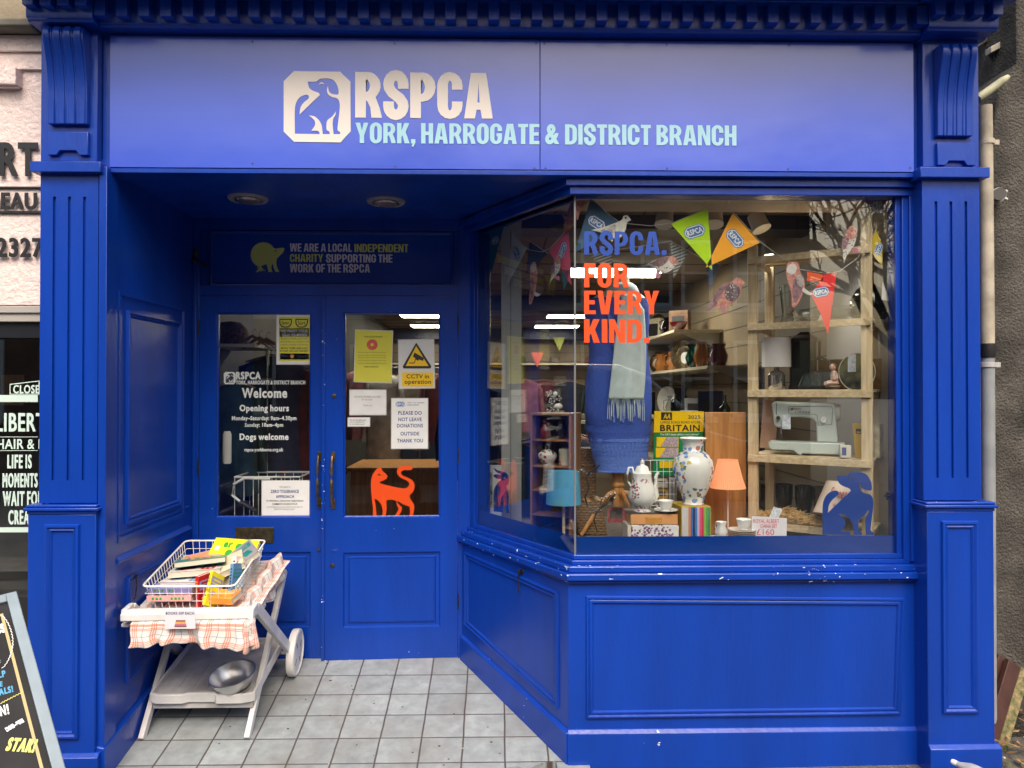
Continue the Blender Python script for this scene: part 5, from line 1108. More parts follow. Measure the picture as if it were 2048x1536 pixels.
for a, c in ((873.5, 874.5), (900.8, 901.8)): sheet(f3, -300, a, 76, c, 'vinyl_rule', mint, ns, h=0.001)
shape([[(*f3.px(20, 789), 1), (*f3.px(20, 768), 1), (*f3.px(80, 761), 1), (*f3.px(80, 789), 1)], [(*f3.px(21.5, 787.5), 1), (*f3.px(21.5, 769.5), 1), (*f3.px(78, 763), 1), (*f3.px(78, 787.5), 1)]], f3, 'closed_sign_border', mint, ns, sm=False)
nt_('CLOSED', 27, 770, 92, 787, mint, .0012, f3, 0.001, 0.001)

# ------------------------------------------------------------------ dark side wall, pipe and clutter at the right
rough = M('dark_roughcast', (0.078, 0.072, 0.064), 0.95, var=0.55, vs=5, bump=0.9, bs=85, bd=0.018)
xr = X(1966, 0.40)
rw = thing('roughcast_wall', 'dark weathered roughcast wall at the right of the shop', 'wall', (2.6, 0.5, 0))
b = B(); YR = 0.42
b.prism([(xr - 0.3, ZB), (9, ZB), (9, 5.2), (X(2040, YR), 5.2), (X(2039, YR), Z(116, YR)), (X(2000, YR), Z(165, YR)), (X(1985, YR), Z(330, YR)), (xr - 0.3, Z(330, YR))], YR, YR + 0.5, lambda a, c, t: (a, t, c)); b.build('wall_face', rough, rw, bevel=0.01)
# rubble wall behind the gap
b = B(); b.prism([(xr - 0.4, ZB), (5, ZB), (5, Z(66, 1.2)), (X(1945, 1.2), Z(78, 1.2)), (xr - 0.4, Z(80, 1.2))], 1.2, 1.6, lambda a, c, t: (a, t, c))
tag(b.build('rubble_wall', M('rubble_stone', (0.20, 0.16, 0.11), 0.95, var=0.6, vs=18, bump=1.0, bs=25, col2=(0.05, 0.04, 0.03))), 'pale rubble stone wall in the gap behind the rainwater pipes', 'wall')
b = B(); a0, a1 = P(1970, 101, 0.60), P(2038, 66, 0.60)
for dz, ww, hh in ((0, 0.05, 0.035),):
    b.hexa([a0 + Vector((0, -ww, -hh)), a1 + Vector((0, -ww, -hh)), a1 + Vector((0, 0, -hh)), a0 + Vector((0, 0, -hh)), a0 + Vector((0, -ww, 0.0)), a1 + Vector((0, -ww, 0.0)), a1, a0])
gt = thing('gutter', 'pale sloping gutter with a grey board below at the top right corner', 'gutter', a0); b.build('channel', M('pale_gutter', (0.45, 0.42, 0.34), 0.6, var=0.2), gt, bevel=0.004)
b = B(); q = [P(1974, 104, 0.61), P(2037, 72, 0.61), P(2037, 108, 0.61), P(1989, 136, 0.61)]; b.hexa([q[3], q[2], q[2] + Vector((0, .03, 0)), q[3] + Vector((0, .03, 0)), q[0], q[1], q[1] + Vector((0, .03, 0)), q[0] + Vector((0, .03, 0))]); b.build('soffit_board', M('grey_board', (0.20, 0.18, 0.16), 0.8, var=0.2), gt)
b = B(); b.tube([P(1955, 198, 0.36), P(2004, 163, 0.36), P(2016, 154, 0.36)], [0.022, 0.021, 0.014], 12); tag(b.build('pipe_stub', M('mossy_cream_pipe', (0.33, 0.33, 0.22), 0.6, var=0.4, vs=15)), 'short cream pipe sticking out sideways below the gutter', 'pipe')
dp = thing('rainwater_pipe', 'cream pipe above and grey pipe below, running down beside the right pilaster', 'drainpipe', (X(1977, 0.22), 0.22, 0))
xp = X(1976, 0.22); rp_ = 0.030
b = B(); b.tube([(xp, 0.22, Z(688, 0.22)), (xp - 0.002, 0.22, Z(500, 0.22)), (xp - 0.004, 0.22, Z(250, 0.22)), (xp - 0.005, 0.22, Z(205, 0.22))], rp_, 16); b.build('upper_pipe', M('cream_cast_pipe', (0.40, 0.355, 0.28), 0.6, var=0.3, vs=10, bump=0.2, bs=30), dp, smooth=1.0)
b = B(); b.tube([(xp, 0.22, ZB), (xp, 0.22, Z(712, 0.22))], rp_ * 0.98, 16); b.build('lower_pipe', M('grey_plastic_pipe', (0.27, 0.29, 0.31), 0.45, var=0.15), dp, smooth=1.0)
b = B(); b.tube([(xp, 0.22, Z(714, 0.22)), (xp, 0.22, Z(702, 0.22)), (xp, 0.22, Z(686, 0.22))], [rp_ * 1.12, rp_ * 1.2, rp_ * 1.10], 16); b.build('tape_joint', black, dp)
for pyc, m_ in ((729, M('grey_clip', (0.4, 0.4, 0.4), 0.5)), (278, M('cream_clip', (0.45, 0.4, 0.32), 0.6))):
    b = B(); zc5 = Z(pyc, 0.22); b.tube([(xp, 0.22, zc5 - 0.012), (xp, 0.22, zc5 + 0.012)], rp_ * 1.13, 16); b.box(xp, xp + rp_ + 0.03, 0.215, 0.225, zc5 - 0.012, zc5 + 0.012); b.build('pipe_clip', m_, dp, bevel=0.001)
fl_ = thing('wall_light', 'small round grey spotlight fixed to the dark wall near the top right', 'wall light', P(1998, 390, 0.36))
q = P(1996, 391, 0.34); b = B(); b.tube([q + Vector((-0.012, -0.03, 0)), q + Vector((0.010, 0.03, 0.004))], 0.030, 20); b.build('lamp_head', M('dull_grey_glass', (0.12, 0.12, 0.12), 0.3), fl_)
b = B(); b.tube([q + Vector((0.010, 0.01, 0.006)), q + Vector((0.024, 0.06, 0.008))], 0.036, 20); b.ball(q + Vector((0.04, 0.0, 0.02)), 0.009); b.ball(q + Vector((0.04, 0.0, -0.018)), 0.009); b.build('bracket', M('cream_bracket', (0.5, 0.48, 0.44), 0.4), fl_)
# planks
pk = M('stained_plank', (0.055, 0.02, 0.016), 0.55, var=0.3, vs=10, stretch=(2, 2, 0.5)); lich = M('lichened_edge', (0.30, 0.23, 0.12), 0.9, var=0.7, vs=30, col2=(0.07, 0.09, 0.03), bump=0.8, bs=60)
def plank(label, p0, p1, w, th, m, em=None, up=(0, 0, 1)):
    p0, p1 = Vector(p0), Vector(p1); d = (p1 - p0).normalized(); s_ = d.cross(Vector((0, 1, 0))).normalized() * w / 2; n = Vector((0, -1, 0)) * th / 2
    o = thing('plank', label, 'plank', p0, 0, 'old boards leaning at the right')
    b = B(); b.hexa([p0 - s_ + n, p0 + s_ + n, p0 + s_ - n, p0 - s_ - n, p1 - s_ + n, p1 + s_ + n, p1 + s_ - n, p1 - s_ - n]); b.build('board', m, o, bevel=0.002)
    if em:
        b = B(); k = s_.normalized() * (1 if s_.x > 0 else -1); e0, e1 = p0 + k * (w / 2 + 0.002), p1 + k * (w / 2 + 0.002); b.hexa([e0 + n * 1.0, e0 + k * 0.052 + n, e0 + k * 0.052 - n, e0 - n, e1 + n, e1 + k * 0.052 + n, e1 + k * 0.052 - n, e1 - n]); b.build('rotten_edge', em, o, bevel=0.004)
plank('dark red board leaning left of the lichened one', P(1948, 1500, 0.20), P(2008, 1316, 0.34), 0.075, 0.022, pk)
plank('dark red board with a lichen covered edge leaning at the far right', P(1970, 1510, 0.16), P(2026, 1325, 0.30), 0.07, 0.03, pk, lich)
# litter: leaves and petals
lf = [M('leaf_brown', (0.16, 0.09, 0.045), 0.8), M('leaf_tan', (0.30, 0.19, 0.09), 0.8), M('leaf_dark', (0.05, 0.03, 0.02), 0.8), M('leaf_olive', (0.08, 0.08, 0.03), 0.8)]
rnd = random.Random(5)
for mi, m_ in enumerate(lf):
    b = B()
    for k in range(110):
        x = rnd.uniform(2.02, 2.9); y = rnd.uniform(-0.12, 0.40) if rnd.random() < .8 else rnd.uniform(-0.4, 0.4); z = gz(x) - 0.02 + max(0, (y + 0.1) * 0.16) + rnd.uniform(0, 0.02); s_ = rnd.uniform(0.012, 0.032); a = rnd.uniform(0, 6.28)
        c = Vector((x, y, z)); d = Vector((math.cos(a), math.sin(a), rnd.uniform(-.4, .5))) * s_; e = Vector((-math.sin(a), math.cos(a), rnd.uniform(-.4, .4))) * s_ * .5
        b.face([c - d, c - d * .2 + e, c + d, c - d * .1 - e])
    o = b.build('leaf_litter', m_, smooth=0); o['kind'] = 'stuff'
b = B()
for k in range(40):
    x = rnd.uniform(1.95, 2.7); y = rnd.uniform(-0.35, 0.2); s_ = rnd.uniform(0.003, 0.007); b.ball((x, y, gz(x) - 0.008 + max(0, (y + .1) * .12)), s_, 6, 4, (1, 1.3, .4))
o = b.build('white_petals', M('petal_white', (0.7, 0.68, 0.6), 0.7)); o['kind'] = 'stuff'
b = B(); 
for k in range(120): 
    x = rnd.uniform(-1.4, 2.0); y = rnd.uniform(-0.06, 0.03) ; b.ball((x, y, gz(x) - 0.012), rnd.uniform(0.002, 0.006), 6, 4, (1, 1, .6))
o = b.build('grit', M('grit', (0.2, 0.18, 0.15), 0.9)); o['kind'] = 'stuff'
b = B(); rq = random.Random(9)
for k in range(34):
    x, y = rq.uniform(-1.4, .3), rq.uniform(.05, .9)
    if x > .30 - .6 * y - .05: continue
    s_ = rq.uniform(.003, .008); zz = rz(y) + .0012; b.face([(x + s_ * rq.uniform(.7, 1.2) * math.cos(a), y + s_ * .8 * math.sin(a), zz + RAMP * s_ * .8 * math.sin(a)) for a in [j * math.pi / 4 for j in range(8)]])
o = b.build('gum_spots', M('old_gum', (0.05, 0.05, 0.048), .8), smooth=0); o['kind'] = 'stuff'
b = B()
for k in range(60):
    x, y = rq.uniform(-1.5, .35), rq.choice((rq.uniform(0.0, .93), rq.uniform(.84, .93)))
    if x > .28 - .6 * y: continue
    s_ = rq.uniform(.0015, .004); b.ball((x, y, rz(y) + s_ * .4), s_, 6, 4, (1.4, 1, .5))
o = b.build('crumbs', M('crumb', (0.42, 0.40, 0.36), .9)); o['kind'] = 'stuff'
# broken mortar at the lost tile edge
b = B()
for k in range(26):
    x = rnd.uniform(0.03, 0.27); y = rnd.uniform(0.0, 0.05); b.ball((x, y, gz(x) - 0.006), rnd.uniform(0.006, 0.016), 7, 5, (1.4, 1, .5))
o = b.build('mortar_rubble', M('mortar', (0.34, 0.31, 0.22), 0.95, var=0.5, vs=60, bump=0.8, bs=90)); o['kind'] = 'stuff'
# pale bottle lying on the pavement
q = P(1903, 1522, -0.13); bt2 = thing('plastic_bottle', 'pale plastic bottle with a white cap lying on the pavement by the right plinth', 'bottle', q)
d = Vector((0.55, -0.75, -0.12)).normalized()
b = B(); b.tube([q, q + d * 0.008, q + d * 0.022], [0.009, 0.012, 0.012], 14); b.build('cap', M('cap_white', (0.75, 0.74, 0.72), 0.4), bt2)
b = B(); b.tube([q + d * 0.022, q + d * 0.032, q + d * 0.07, q + d * 0.09, q + d * 0.20], [0.012, 0.013, 0.028, 0.031, 0.031], 16); b.build('body', M('cloudy_plastic', (0.34, 0.35, 0.37), 0.3, var=0.2), bt2)

b = B(); b.prism([(X(1950, .65), Z(-60, .65)), (X(2100, .65), Z(-60, .65)), (X(2100, .65), Z(5, .65)), (X(2041, .65), Z(31, .65)), (X(1958, .65), Z(86, .65))], .65, .68, lambda a, c, t: (a, t, c)); fin(b.build('overhang', rough), rw)
ivy = M('ivy_leaf', (0.10, 0.22, 0.04), 0.6, var=0.6, vs=30, col2=(0.35, 0.33, 0.2)); b = B(); ri = random.Random(6)
for k in range(500):
    c = P(ri.uniform(1995, 2060), ri.uniform(20, 75), 1.5 + ri.random() * .4); a = ri.uniform(0, 6.28); s_ = ri.uniform(.008, .022); d = Vector((math.cos(a), ri.uniform(-.5, .5), math.sin(a))) * s_; e = Vector((-math.sin(a), 0, math.cos(a))) * s_ * .6; b.face([c - d, c + e, c + d, c - e])
o = b.build('ivy', ivy, smooth=0); o['kind'] = 'stuff'
# ------------------------------------------------------------------ window display
PZ = 0.955                                       # height of the display platform
def kx(y): return (y - CAM.y) / F                # metres per photograph pixel at depth y
def loc(px, py, y): q = P(px, py, y); return q
pine = wood('pale_pine', (0.50, 0.38, 0.22), (0.66, 0.54, 0.36), 5.0, 0.55, (14, 14, 1.2))
pineh = wood('pale_pine_shelf', (0.50, 0.38, 0.22), (0.66, 0.54, 0.36), 5.0, 0.55, (1.2, 14, 14))
oak = wood('orange_oak', (0.34, 0.15, 0.045), (0.50, 0.24, 0.08), 4.0, 0.4, (10, 10, 0.7))
teak = wood('brown_teak', (0.20, 0.085, 0.035), (0.32, 0.15, 0.06), 5.0, 0.4, (1, 14, 14))
dwood = wood('dark_brown_board', (0.12, 0.06, 0.03), (0.20, 0.10, 0.045), 4.0, 0.4, (0.8, 8, 8))
china = M('white_china', (0.76, 0.75, 0.73), 0.12, spec=0.6, coat=0.4)
def floral(name, cols, scale=22.0, thr=0.62, base=(0.76, 0.75, 0.73)):
    """white china with clusters of painted flowers"""
    m = bpy.data.materials.new(name); m.use_nodes = True; nt = m.node_tree; b = nt.nodes['Principled BSDF']; b.inputs['Roughness'].default_value = 0.14; b.inputs['Coat Weight'].default_value = 0.4
    tc = nt.nodes.new('ShaderNodeTexCoord'); cl_ = nt.nodes.new('ShaderNodeTexNoise'); cl_.inputs['Scale'].default_value = scale * 0.42; nt.links.new(tc.outputs['Object'], cl_.inputs['Vector'])
    vo = nt.nodes.new('ShaderNodeTexVoronoi'); vo.inputs['Scale'].default_value = scale * 3.0; nt.links.new(tc.outputs['Object'], vo.inputs['Vector'])
    r = nt.nodes.new('ShaderNodeValToRGB'); r.color_ramp.interpolation = 'CONSTANT'
    while len(r.color_ramp.elements) < len(cols): r.color_ramp.elements.new(0.5)
    for i, c in enumerate(cols): r.color_ramp.elements[i].position = i / len(cols); r.color_ramp.elements[i].color = (*c, 1)
    sp = nt.nodes.new('ShaderNodeSeparateColor'); nt.links.new(vo.outputs['Color'], sp.inputs[0]); nt.links.new(sp.outputs[0], r.inputs[0])
    g1 = nt.nodes.new('ShaderNodeMath'); g1.operation = 'GREATER_THAN'; g1.inputs[1].default_value = thr - 0.07; nt.links.new(cl_.outputs['Fac'], g1.inputs[0])
    g2 = nt.nodes.new('ShaderNodeMath'); g2.operation = 'LESS_THAN'; g2.inputs[1].default_value = 0.50; nt.links.new(vo.outputs['Distance'], g2.inputs[0])
    mu = nt.nodes.new('ShaderNodeMath'); mu.operation = 'MULTIPLY'; nt.links.new(g1.outputs[0], mu.inputs[0]); nt.links.new(g2.outputs[0], mu.inputs[1])
    x = nt.nodes.new('ShaderNodeMix'); x.data_type = 'RGBA'; x.inputs['A'].default_value = (*base, 1); nt.links.new(r.outputs[0], x.inputs['B']); nt.links.new(mu.outputs[0], x.inputs['Factor']); nt.links.new(x.outputs['Result'], b.inputs['Base Color'])
    return m
rose = floral('rose_sprig_china', [(0.30, 0.06, 0.12), (0.42, 0.12, 0.20), (0.16, 0.16, 0.12), (0.5, 0.25, 0.3)], 26, 0.655)
blueflor = floral('blue_flower_china', [(0.10, 0.20, 0.45), (0.22, 0.34, 0.55), (0.55, 0.45, 0.10), (0.45, 0.14, 0.14), (0.14, 0.22, 0.12), (0.2, 0.3, 0.6)], 14, 0.54)
fruit = floral('red_rose_china', [(0.45, 0.03, 0.05), (0.5, 0.25, 0.05), (0.08, 0.18, 0.05), (0.35, 0.1, 0.2)], 20, 0.52)
clearg = glass_mat('clear_glassware', (0.86, 0.88, 0.86), 1.5, 0.03, 2.2); smokeg = glass_mat('smoky_glass', (0.45, 0.47, 0.42), 1.5, 0.03, 2.0); purpg = glass_mat('purple_glass', (0.25, 0.08, 0.25), 1.5, 0.03, 2.0); greeng = glass_mat('green_glass', (0.15, 0.4, 0.35), 1.5, 0.03, 2.0); redg = M('ruby_glass', (0.12, 0.008, 0.012), 0.08, coat=0.6)
b = B(); b.prism([(XG + 0.01, Y_GL + 0.02), (XRE, Y_GL + 0.02), (XRE, 1.02), (-0.02, 1.02), (fb(-GB * .99, 0, -0.02).x, fb(-GB * .99, 0, -0.02).y)], PZ - 0.04, PZ, lambda u, v, t: (u, v, t)); 
b.build('display_platform', M('grey_carpet', (0.16, 0.14, 0.13), 0.95, var=0.2, vs=60), shop)

# pine shelving, turned a little towards the street door
A0 = P(1507, 1000, 0.50); ang = math.atan2(-0.32, 0.44)
ps = thing('pine_shelves', 'pale pine slatted shelving unit with five open shelves at the right of the display', 'shelving', (A0.x, 0.50, PZ), ang)
T = at(ps); Wd, Dp = 0.535, 0.30; shz = [2.375 - PZ, 2.035 - PZ, 1.695 - PZ, 1.365 - PZ, 1.030 - PZ]
for i, (x, y) in enumerate(((0, 0), (Wd, 0), (0, Dp), (Wd, Dp))):
    b = B(T); hh = (1.49 if x == 0 else 1.60); b.box(x - 0.024, x + 0.024, y - 0.012, y + 0.012, 0, hh); b.build('post', pine, ps, bevel=0.001)
for z in shz:
    b = B(T); b.box(-0.02, Wd + 0.02, -0.030, -0.0125, z - 0.028, z + 0.006); 
    for k in range(3): b.box(-0.02, Wd + 0.02, 0.02 + k * 0.09, 0.095 + k * 0.09, z - 0.004, z + 0.010)
    for x in (0.0, Wd): b.box(x - 0.010, x + 0.010, -0.012, Dp + 0.012, z - 0.032, z - 0.0045)
    b.build('shelf', pineh, ps, bevel=0.001)
def onps(x, y, k, dz=0.011): return T((x, y, shz[k] + dz))
class Loc:                                        # local frame at a point with a turn
    def __init__(s, p, rz=ang): s.m = Matrix.Translation(p) @ Matrix.Rotation(rz, 4, 'Z')
    def __call__(s, p): return s.m @ Vector(p)
def item(name, label, cat, p, group=None): return thing(name, label, cat, p, 0, group)
def lathed(name, label, cat, p, prof, m, group=None, n=28, part_name='body', **k):
    o = item(name, label, cat, p, group); b = B(); b.lathe(prof, p, n, **k); b.build(part_name, m, o, smooth=0.9); return o
# top shelf: glassware
lathed('glass_vase', 'tall clear glass vase at the left of the second shelf', 'vase', onps(0.14, 0.14, 1), [(0.035, 0), (0.04, 0.01), (0.032, 0.05), (0.045, 0.20), (0.042, 0.20), (0.030, 0.05), (0, 0.02)], clearg)
lathed('glass_bowl', 'cut glass bowl in the middle of the second shelf', 'bowl', onps(0.25, 0.10, 1), [(0.04, 0), (0.045, 0.008), (0.075, 0.03), (0.083, 0.06), (0.078, 0.06), (0.07, 0.03), (0, 0.012)], clearg, lobes=14, la=0.03)
o = lathed('glass_bowl', 'clear glass dish behind the red pennant', 'bowl', onps(0.38, 0.12, 1), [(0.03, 0), (0.07, 0.03), (0.08, 0.07), (0.076, 0.07), (0.06, 0.03), (0, 0.01)], clearg, lobes=12, la=0.02)
lathed('demijohn', 'smoky glass demijohn bottle behind the right post of the shelving', 'bottle', onps(0.52, 0.16, 1), [(0.07, 0), (0.085, 0.02), (0.088, 0.10), (0.06, 0.15), (0.022, 0.18), (0.018, 0.23), (0.022, 0.24), (0.016, 0.24), (0.014, 0.18), (0.054, 0.145), (0.08, 0.1), (0.078, 0.03), (0, 0.01)], smokeg)
o = item('price_ticket', 'white folded ticket on the second shelf', 'ticket', onps(0.34, 0.03, 1)); L = Loc(onps(0.31, 0.03, 1)); b = B(L); b.prism([(0, 0), (0.05, 0), (0.065, 0.07), (0.03, 0.075)], 0, 0.001, lambda u, v, t: (u, t, v)); b.build('card', paper, o)
# white lamp, lantern, figurine, mirror plate
p = onps(0.09, 0.10, 2); o = item('table_lamp', 'small lamp with a white drum shade and clear glass base on the third shelf', 'lamp', p)
b = B(); b.lathe([(0.070, 0.115), (0.072, 0.115), (0.072, 0.265), (0.070, 0.265)], p, 36); b.build('shade', M('white_shade', (0.56, 0.54, 0.54), 0.8), o)
b = B(); b.lathe([(0.038, 0), (0.042, 0.01), (0.042, 0.075), (0.03, 0.092), (0.012, 0.10), (0.012, 0.14), (0, 0.14)], p, 28); b.build('base', M('mirror_glass_base', (0.5, 0.5, 0.5), 0.06, metal=0.9), o)
p = onps(0.30, 0.13, 2); o = item('handbag', 'dark green leather handbag in the middle of the third shelf', 'bag', p); L = Loc(p)
b = B(L); b.hexa([(-0.11, -0.05, 0), (0.08, -0.05, 0), (0.08, 0.05, 0), (-0.11, 0.05, 0), (-0.08, -0.02, 0.09), (0.06, -0.02, 0.10), (0.06, 0.03, 0.10), (-0.08, 0.03, 0.09)]); b.build('body', M('dark_green_leather', (0.012, 0.022, 0.022), 0.35, bump=0.6, bs=25), o, bevel=0.02, seg=3)
b = B(L); b.tube([(-0.06, 0, 0.08), (-0.05, 0, 0.14), (0.0, 0, 0.165), (0.04, 0, 0.14), (0.045, 0, 0.09)], 0.006, 8); b.build('strap', black, o)
p = onps(0.20, 0.24, 2); o = item('lantern', 'black glazed lantern standing behind the handbag', 'lantern', p); L = Loc(p)
b = B(L)
for x in (-0.06, 0.06):
    for y in (-0.05, 0.05): b.box(x - 0.006, x + 0.006, y - 0.006, y + 0.006, 0, 0.25)
b.box(-0.07, 0.07, -0.06, 0.06, 0, 0.02); b.box(-0.07, 0.07, -0.06, 0.06, 0.25, 0.265); b.hexa([(-0.06, -0.05, 0.265), (0.06, -0.05, 0.265), (0.06, 0.05, 0.265), (-0.06, 0.05, 0.265), (-0.02, -0.02, 0.30), (0.02, -0.02, 0.30), (0.02, 0.02, 0.30), (-0.02, 0.02, 0.30)]); b.build('frame', black, o)
b = B(L); b.box(-0.055, 0.055, -0.051, -0.049, 0.02, 0.25); b.build('pane', M('dark_mirror', (0.05, 0.07, 0.07), 0.05, metal=0.7), o)
p = onps(0.375, 0.04, 2); o = item('figurine', 'small china figurine of a seated child on the third shelf', 'figurine', p); L = Loc(p, 0)
b = B(L); b.ball((0, 0, 0.013), 0.035, sc=(1.05, .8, .35)); b.build('base', M('figurine_base', (0.12, 0.08, 0.06), 0.4), o)
b = B(L); b.ball((-0.01, 0, 0.030), 0.032, sc=(1.1, .8, .45)); b.tube([(0.008, 0, 0.028), (0.008, 0, 0.055), (0.004, 0, 0.082), (0.0, 0, 0.094)], [0.022, 0.018, 0.015, 0.006], 10); b.tube([(0.010, -0.012, 0.078), (0.014, -0.02, 0.055), (-0.006, -0.024, 0.046)], [0.008, 0.006, 0.005], 8); b.tube([(-0.012, -0.01, 0.03), (-0.036, -0.012, 0.032), (-0.044, -0.012, 0.02)], [0.012, 0.009, 0.006], 8); b.ball((-0.002, -0.002, 0.107), 0.016, sc=(.95, .9, 1.1)); b.build('body', M('pale_bisque', (0.60, 0.50, 0.44), 0.4, var=0.3, vs=60, col2=(0.40, 0.18, 0.13)), o)
b = B(L); b.ball((0.003, 0.003, 0.114), 0.0165, sc=(1, 1, .85)); b.build('hair', M('figurine_hair', (0.12, 0.06, 0.03), 0.5), o)
p = onps(0.475, 0.09, 2); o = item('oval_plate', 'dark painted oval picture plate on a wire stand with a white ticket', 'picture', p); L = Loc(p + Vector((0, 0, 0.085)), ang + R(12))
b = B(L); b.lathe([(0, -0.003), (0.078, -0.003), (0.080, 0), (0.078, 0.003), (0, 0.003)], (0, 0, 0), 36, 'y', sq=1.12); b.build('picture', M('dark_landscape', (0.02, 0.03, 0.05), 0.2, var=0.8, vs=22, col2=(0.13, 0.14, 0.07)), o)
b = B(L); b.tube([(0.081 * math.cos(a), -0.002, 0.0905 * math.sin(a)) for a in [k * math.pi / 18 for k in range(36)]], 0.0022, 6, closed=True); b.tube([(-0.03, 0, -0.085), (-0.045, -0.03, -0.085)], 0.002, 5); b.tube([(0.03, 0, -0.085), (0.045, -0.03, -0.085)], 0.002, 5); b.build('wire_rim', M('cream_rim', (0.6, 0.55, 0.42), 0.4), o)
b = B(L); b.box(-0.040, -0.004, -0.006, -0.005, 0.0, 0.085); b.build('ticket', M('blueish_paper', (0.55, 0.60, 0.68), 0.6, var=0.3, vs=90), o)
p = onps(0.42, 0.27, 2); o = item('wooden_box', 'plain dark wooden board box behind the figurine', 'box', p); L = Loc(p); b = B(L); b.box(-0.16, 0.17, -0.01, 0.06, 0.0, 0.155); b.build('body', dwood, o, bevel=0.003)
# sewing machine
p = onps(0.235, 0.10, 3); o = item('sewing_machine', 'pale green vintage sewing machine with handwheel on the fourth shelf', 'sewing machine', p); L = Loc(p, ang + R(10)); sm = M('pale_green_enamel', (0.50, 0.57, 0.54), 0.3, var=0.04, vs=5)
k = 1.0
b = B(L); b.prism([(-0.175, 0.040), (-0.16, 0.022), (-0.055, 0.022), (-0.03, 0.0), (-0.018, 0.0), (-0.015, 0.010), (0.155, 0.010), (0.158, 0.0), (0.175, 0.0), (0.180, 0.065), (-0.175, 0.065)], -0.065, 0.075, lambda u, v, t: (u, t, v)); b.build('bed', sm, o, bevel=0.006, seg=3)
b = B(L); b.prism([(0.052, 0.0655), (0.150, 0.0655), (0.142, 0.155), (0.135, 0.262), (-0.15, 0.268), (-0.162, 0.255), (-0.150, 0.150), (-0.135, 0.135), (-0.10, 0.135), (-0.088, 0.190), (-0.02, 0.190), (0.035, 0.183), (0.050, 0.165)], -0.045, 0.045, lambda u, v, t: (u, t, v)); b.build('arm', sm, o, bevel=0.010, seg=3)
b = B(L); b.lathe([(0.0, 0.0), (0.040, 0.0), (0.043, 0.006), (0.043, 0.018), (0.036, 0.022), (0.030, 0.017), (0.0, 0.017)], (0.138, 0, 0.215), 30, 'x'); b.build('handwheel', M('cream_plastic', (0.55, 0.53, 0.48), 0.3), o)
fm = Fr(L((0, -0.0455, 0)), L((1, 0, 0)) - L((0, 0, 0)), (0, 0, 1)); dk = M('panel_line', (0.05, 0.06, 0.06), 0.5)
shape([[(-0.075, 0.245), (0.120, 0.245), (0.128, 0.235), (0.122, 0.155), (0.060, 0.150), (0.053, 0.20), (0.045, 0.205), (-0.07, 0.205), (-0.082, 0.215), (-0.08, 0.24)][::1], [(-0.074, 0.243), (0.119, 0.243), (0.126, 0.235), (0.120, 0.157), (0.062, 0.152), (0.055, 0.20), (0.047, 0.207), (-0.069, 0.207), (-0.080, 0.216), (-0.078, 0.239)]], fm, 'face_plate_line', dk, o, h=0.0002, th=0.0004, sm=False)
text('S I N G E R', fm, (-0.050, 0.2115, 0.022, 0.219), 'lettering', dk, o, h=0.0004, th=0.0004, bold=0.0002)
b = B(L); b.lathe([(0, -0.058), (0.014, -0.058), (0.016, -0.045), (0, -0.045)], (0.085, 0, 0.178), 20, 'y'); b.build('dial', M('dial_white', (0.7, 0.7, 0.68), 0.3), o)
b = B(L); b.lathe([(0, -0.052), (0.006, -0.052), (0.007, -0.045), (0, -0.045)], (-0.062, 0, 0.232), 12, 'y'); b.box(-0.055, -0.02, -0.048, -0.0455, 0.231, 0.2335); b.build('stitch_lever', M('lever_brown', (0.30, 0.13, 0.05), 0.4), o)
b = B(L); b.box(-0.139, -0.136, -0.0465, -0.0455, 0.20, 0.262); b.build('thread_slot', black, o)
b = B(L); b.lathe([(0, -0.062), (0.010, -0.062), (0.012, -0.054), (0.006, -0.045), (0, -0.045)], (-0.128, 0, 0.185), 16, 'y'); b.tube([(-0.118, 0, 0.14), (-0.118, 0, 0.085)], 0.003, 8); b.box(-0.124, -0.112, -0.008, 0.008, 0.083, 0.105); b.tube([(-0.128, -0.02, 0.135), (-0.128, -0.02, 0.07)], 0.002, 6); b.build('needle_works', M('chrome', (0.6, 0.6, 0.6), 0.15, metal=1.0), o)
b = B(L); b.box(-0.108, -0.068, -0.066, -0.065, 0.13, 0.20); b.build('ticket', M('blueish_paper', (0.6, 0.6, 0.6)), o)
p = onps(-0.015, 0.16, 3); o = item('peach_card', 'peach coloured card standing behind the sewing machine', 'card', p); L = Loc(p); b = B(L); b.prism([(0.0, 0.02), (0.08, 0.02), (0.10, 0.26), (0.02, 0.28)], 0, 0.003, lambda u, v, t: (u, t, v)); b.build('card', M('peach_card', (0.55, 0.34, 0.24), 0.7), o)
p = onps(0.475, 0.06, 3); o = item('yellow_folder', 'yellow folder with a small black emblem standing on the fourth shelf', 'folder', p); L = Loc(p, ang + R(-25)); b = B(L); b.prism([(-0.005, 0), (0.045, 0), (0.055, 0.165), (-0.02, 0.165)], 0, 0.012, lambda u, v, t: (u, t, v)); b.build('cover', M('folder_yellow', (0.70, 0.42, 0.02), 0.4), o, bevel=0.002)
fm = Fr(L((0, -0.0005, 0)), L((1, 0, 0)) - L((0, 0, 0)), (0, 0, 1)); shape([[(0.0, 0.115, 1), (0.03, 0.115, 1), (0.03, 0.14, 1), (0.0, 0.14, 1)], [(0.006, 0.12, 1), (0.024, 0.12, 1), (0.024, 0.126, 1), (0.006, 0.126, 1)]], fm, 'emblem', ink, o, h=0.0005, th=0.0003, sm=False)
p = onps(0.43, 0.03, 3); o = item('small_box', 'small cream box with blue printing beside the sewing machine', 'box', p); L = Loc(p, ang + R(20)); b = B(L); b.box(-0.022, 0.026, -0.02, 0.02, 0, 0.06); b.build('carton', M('cream_carton', (0.62, 0.58, 0.52), 0.6), o, bevel=0.002); b = B(L); b.box(-0.016, 0.004, -0.0208, -0.0202, 0.012, 0.05); b.build('print', navy, o)
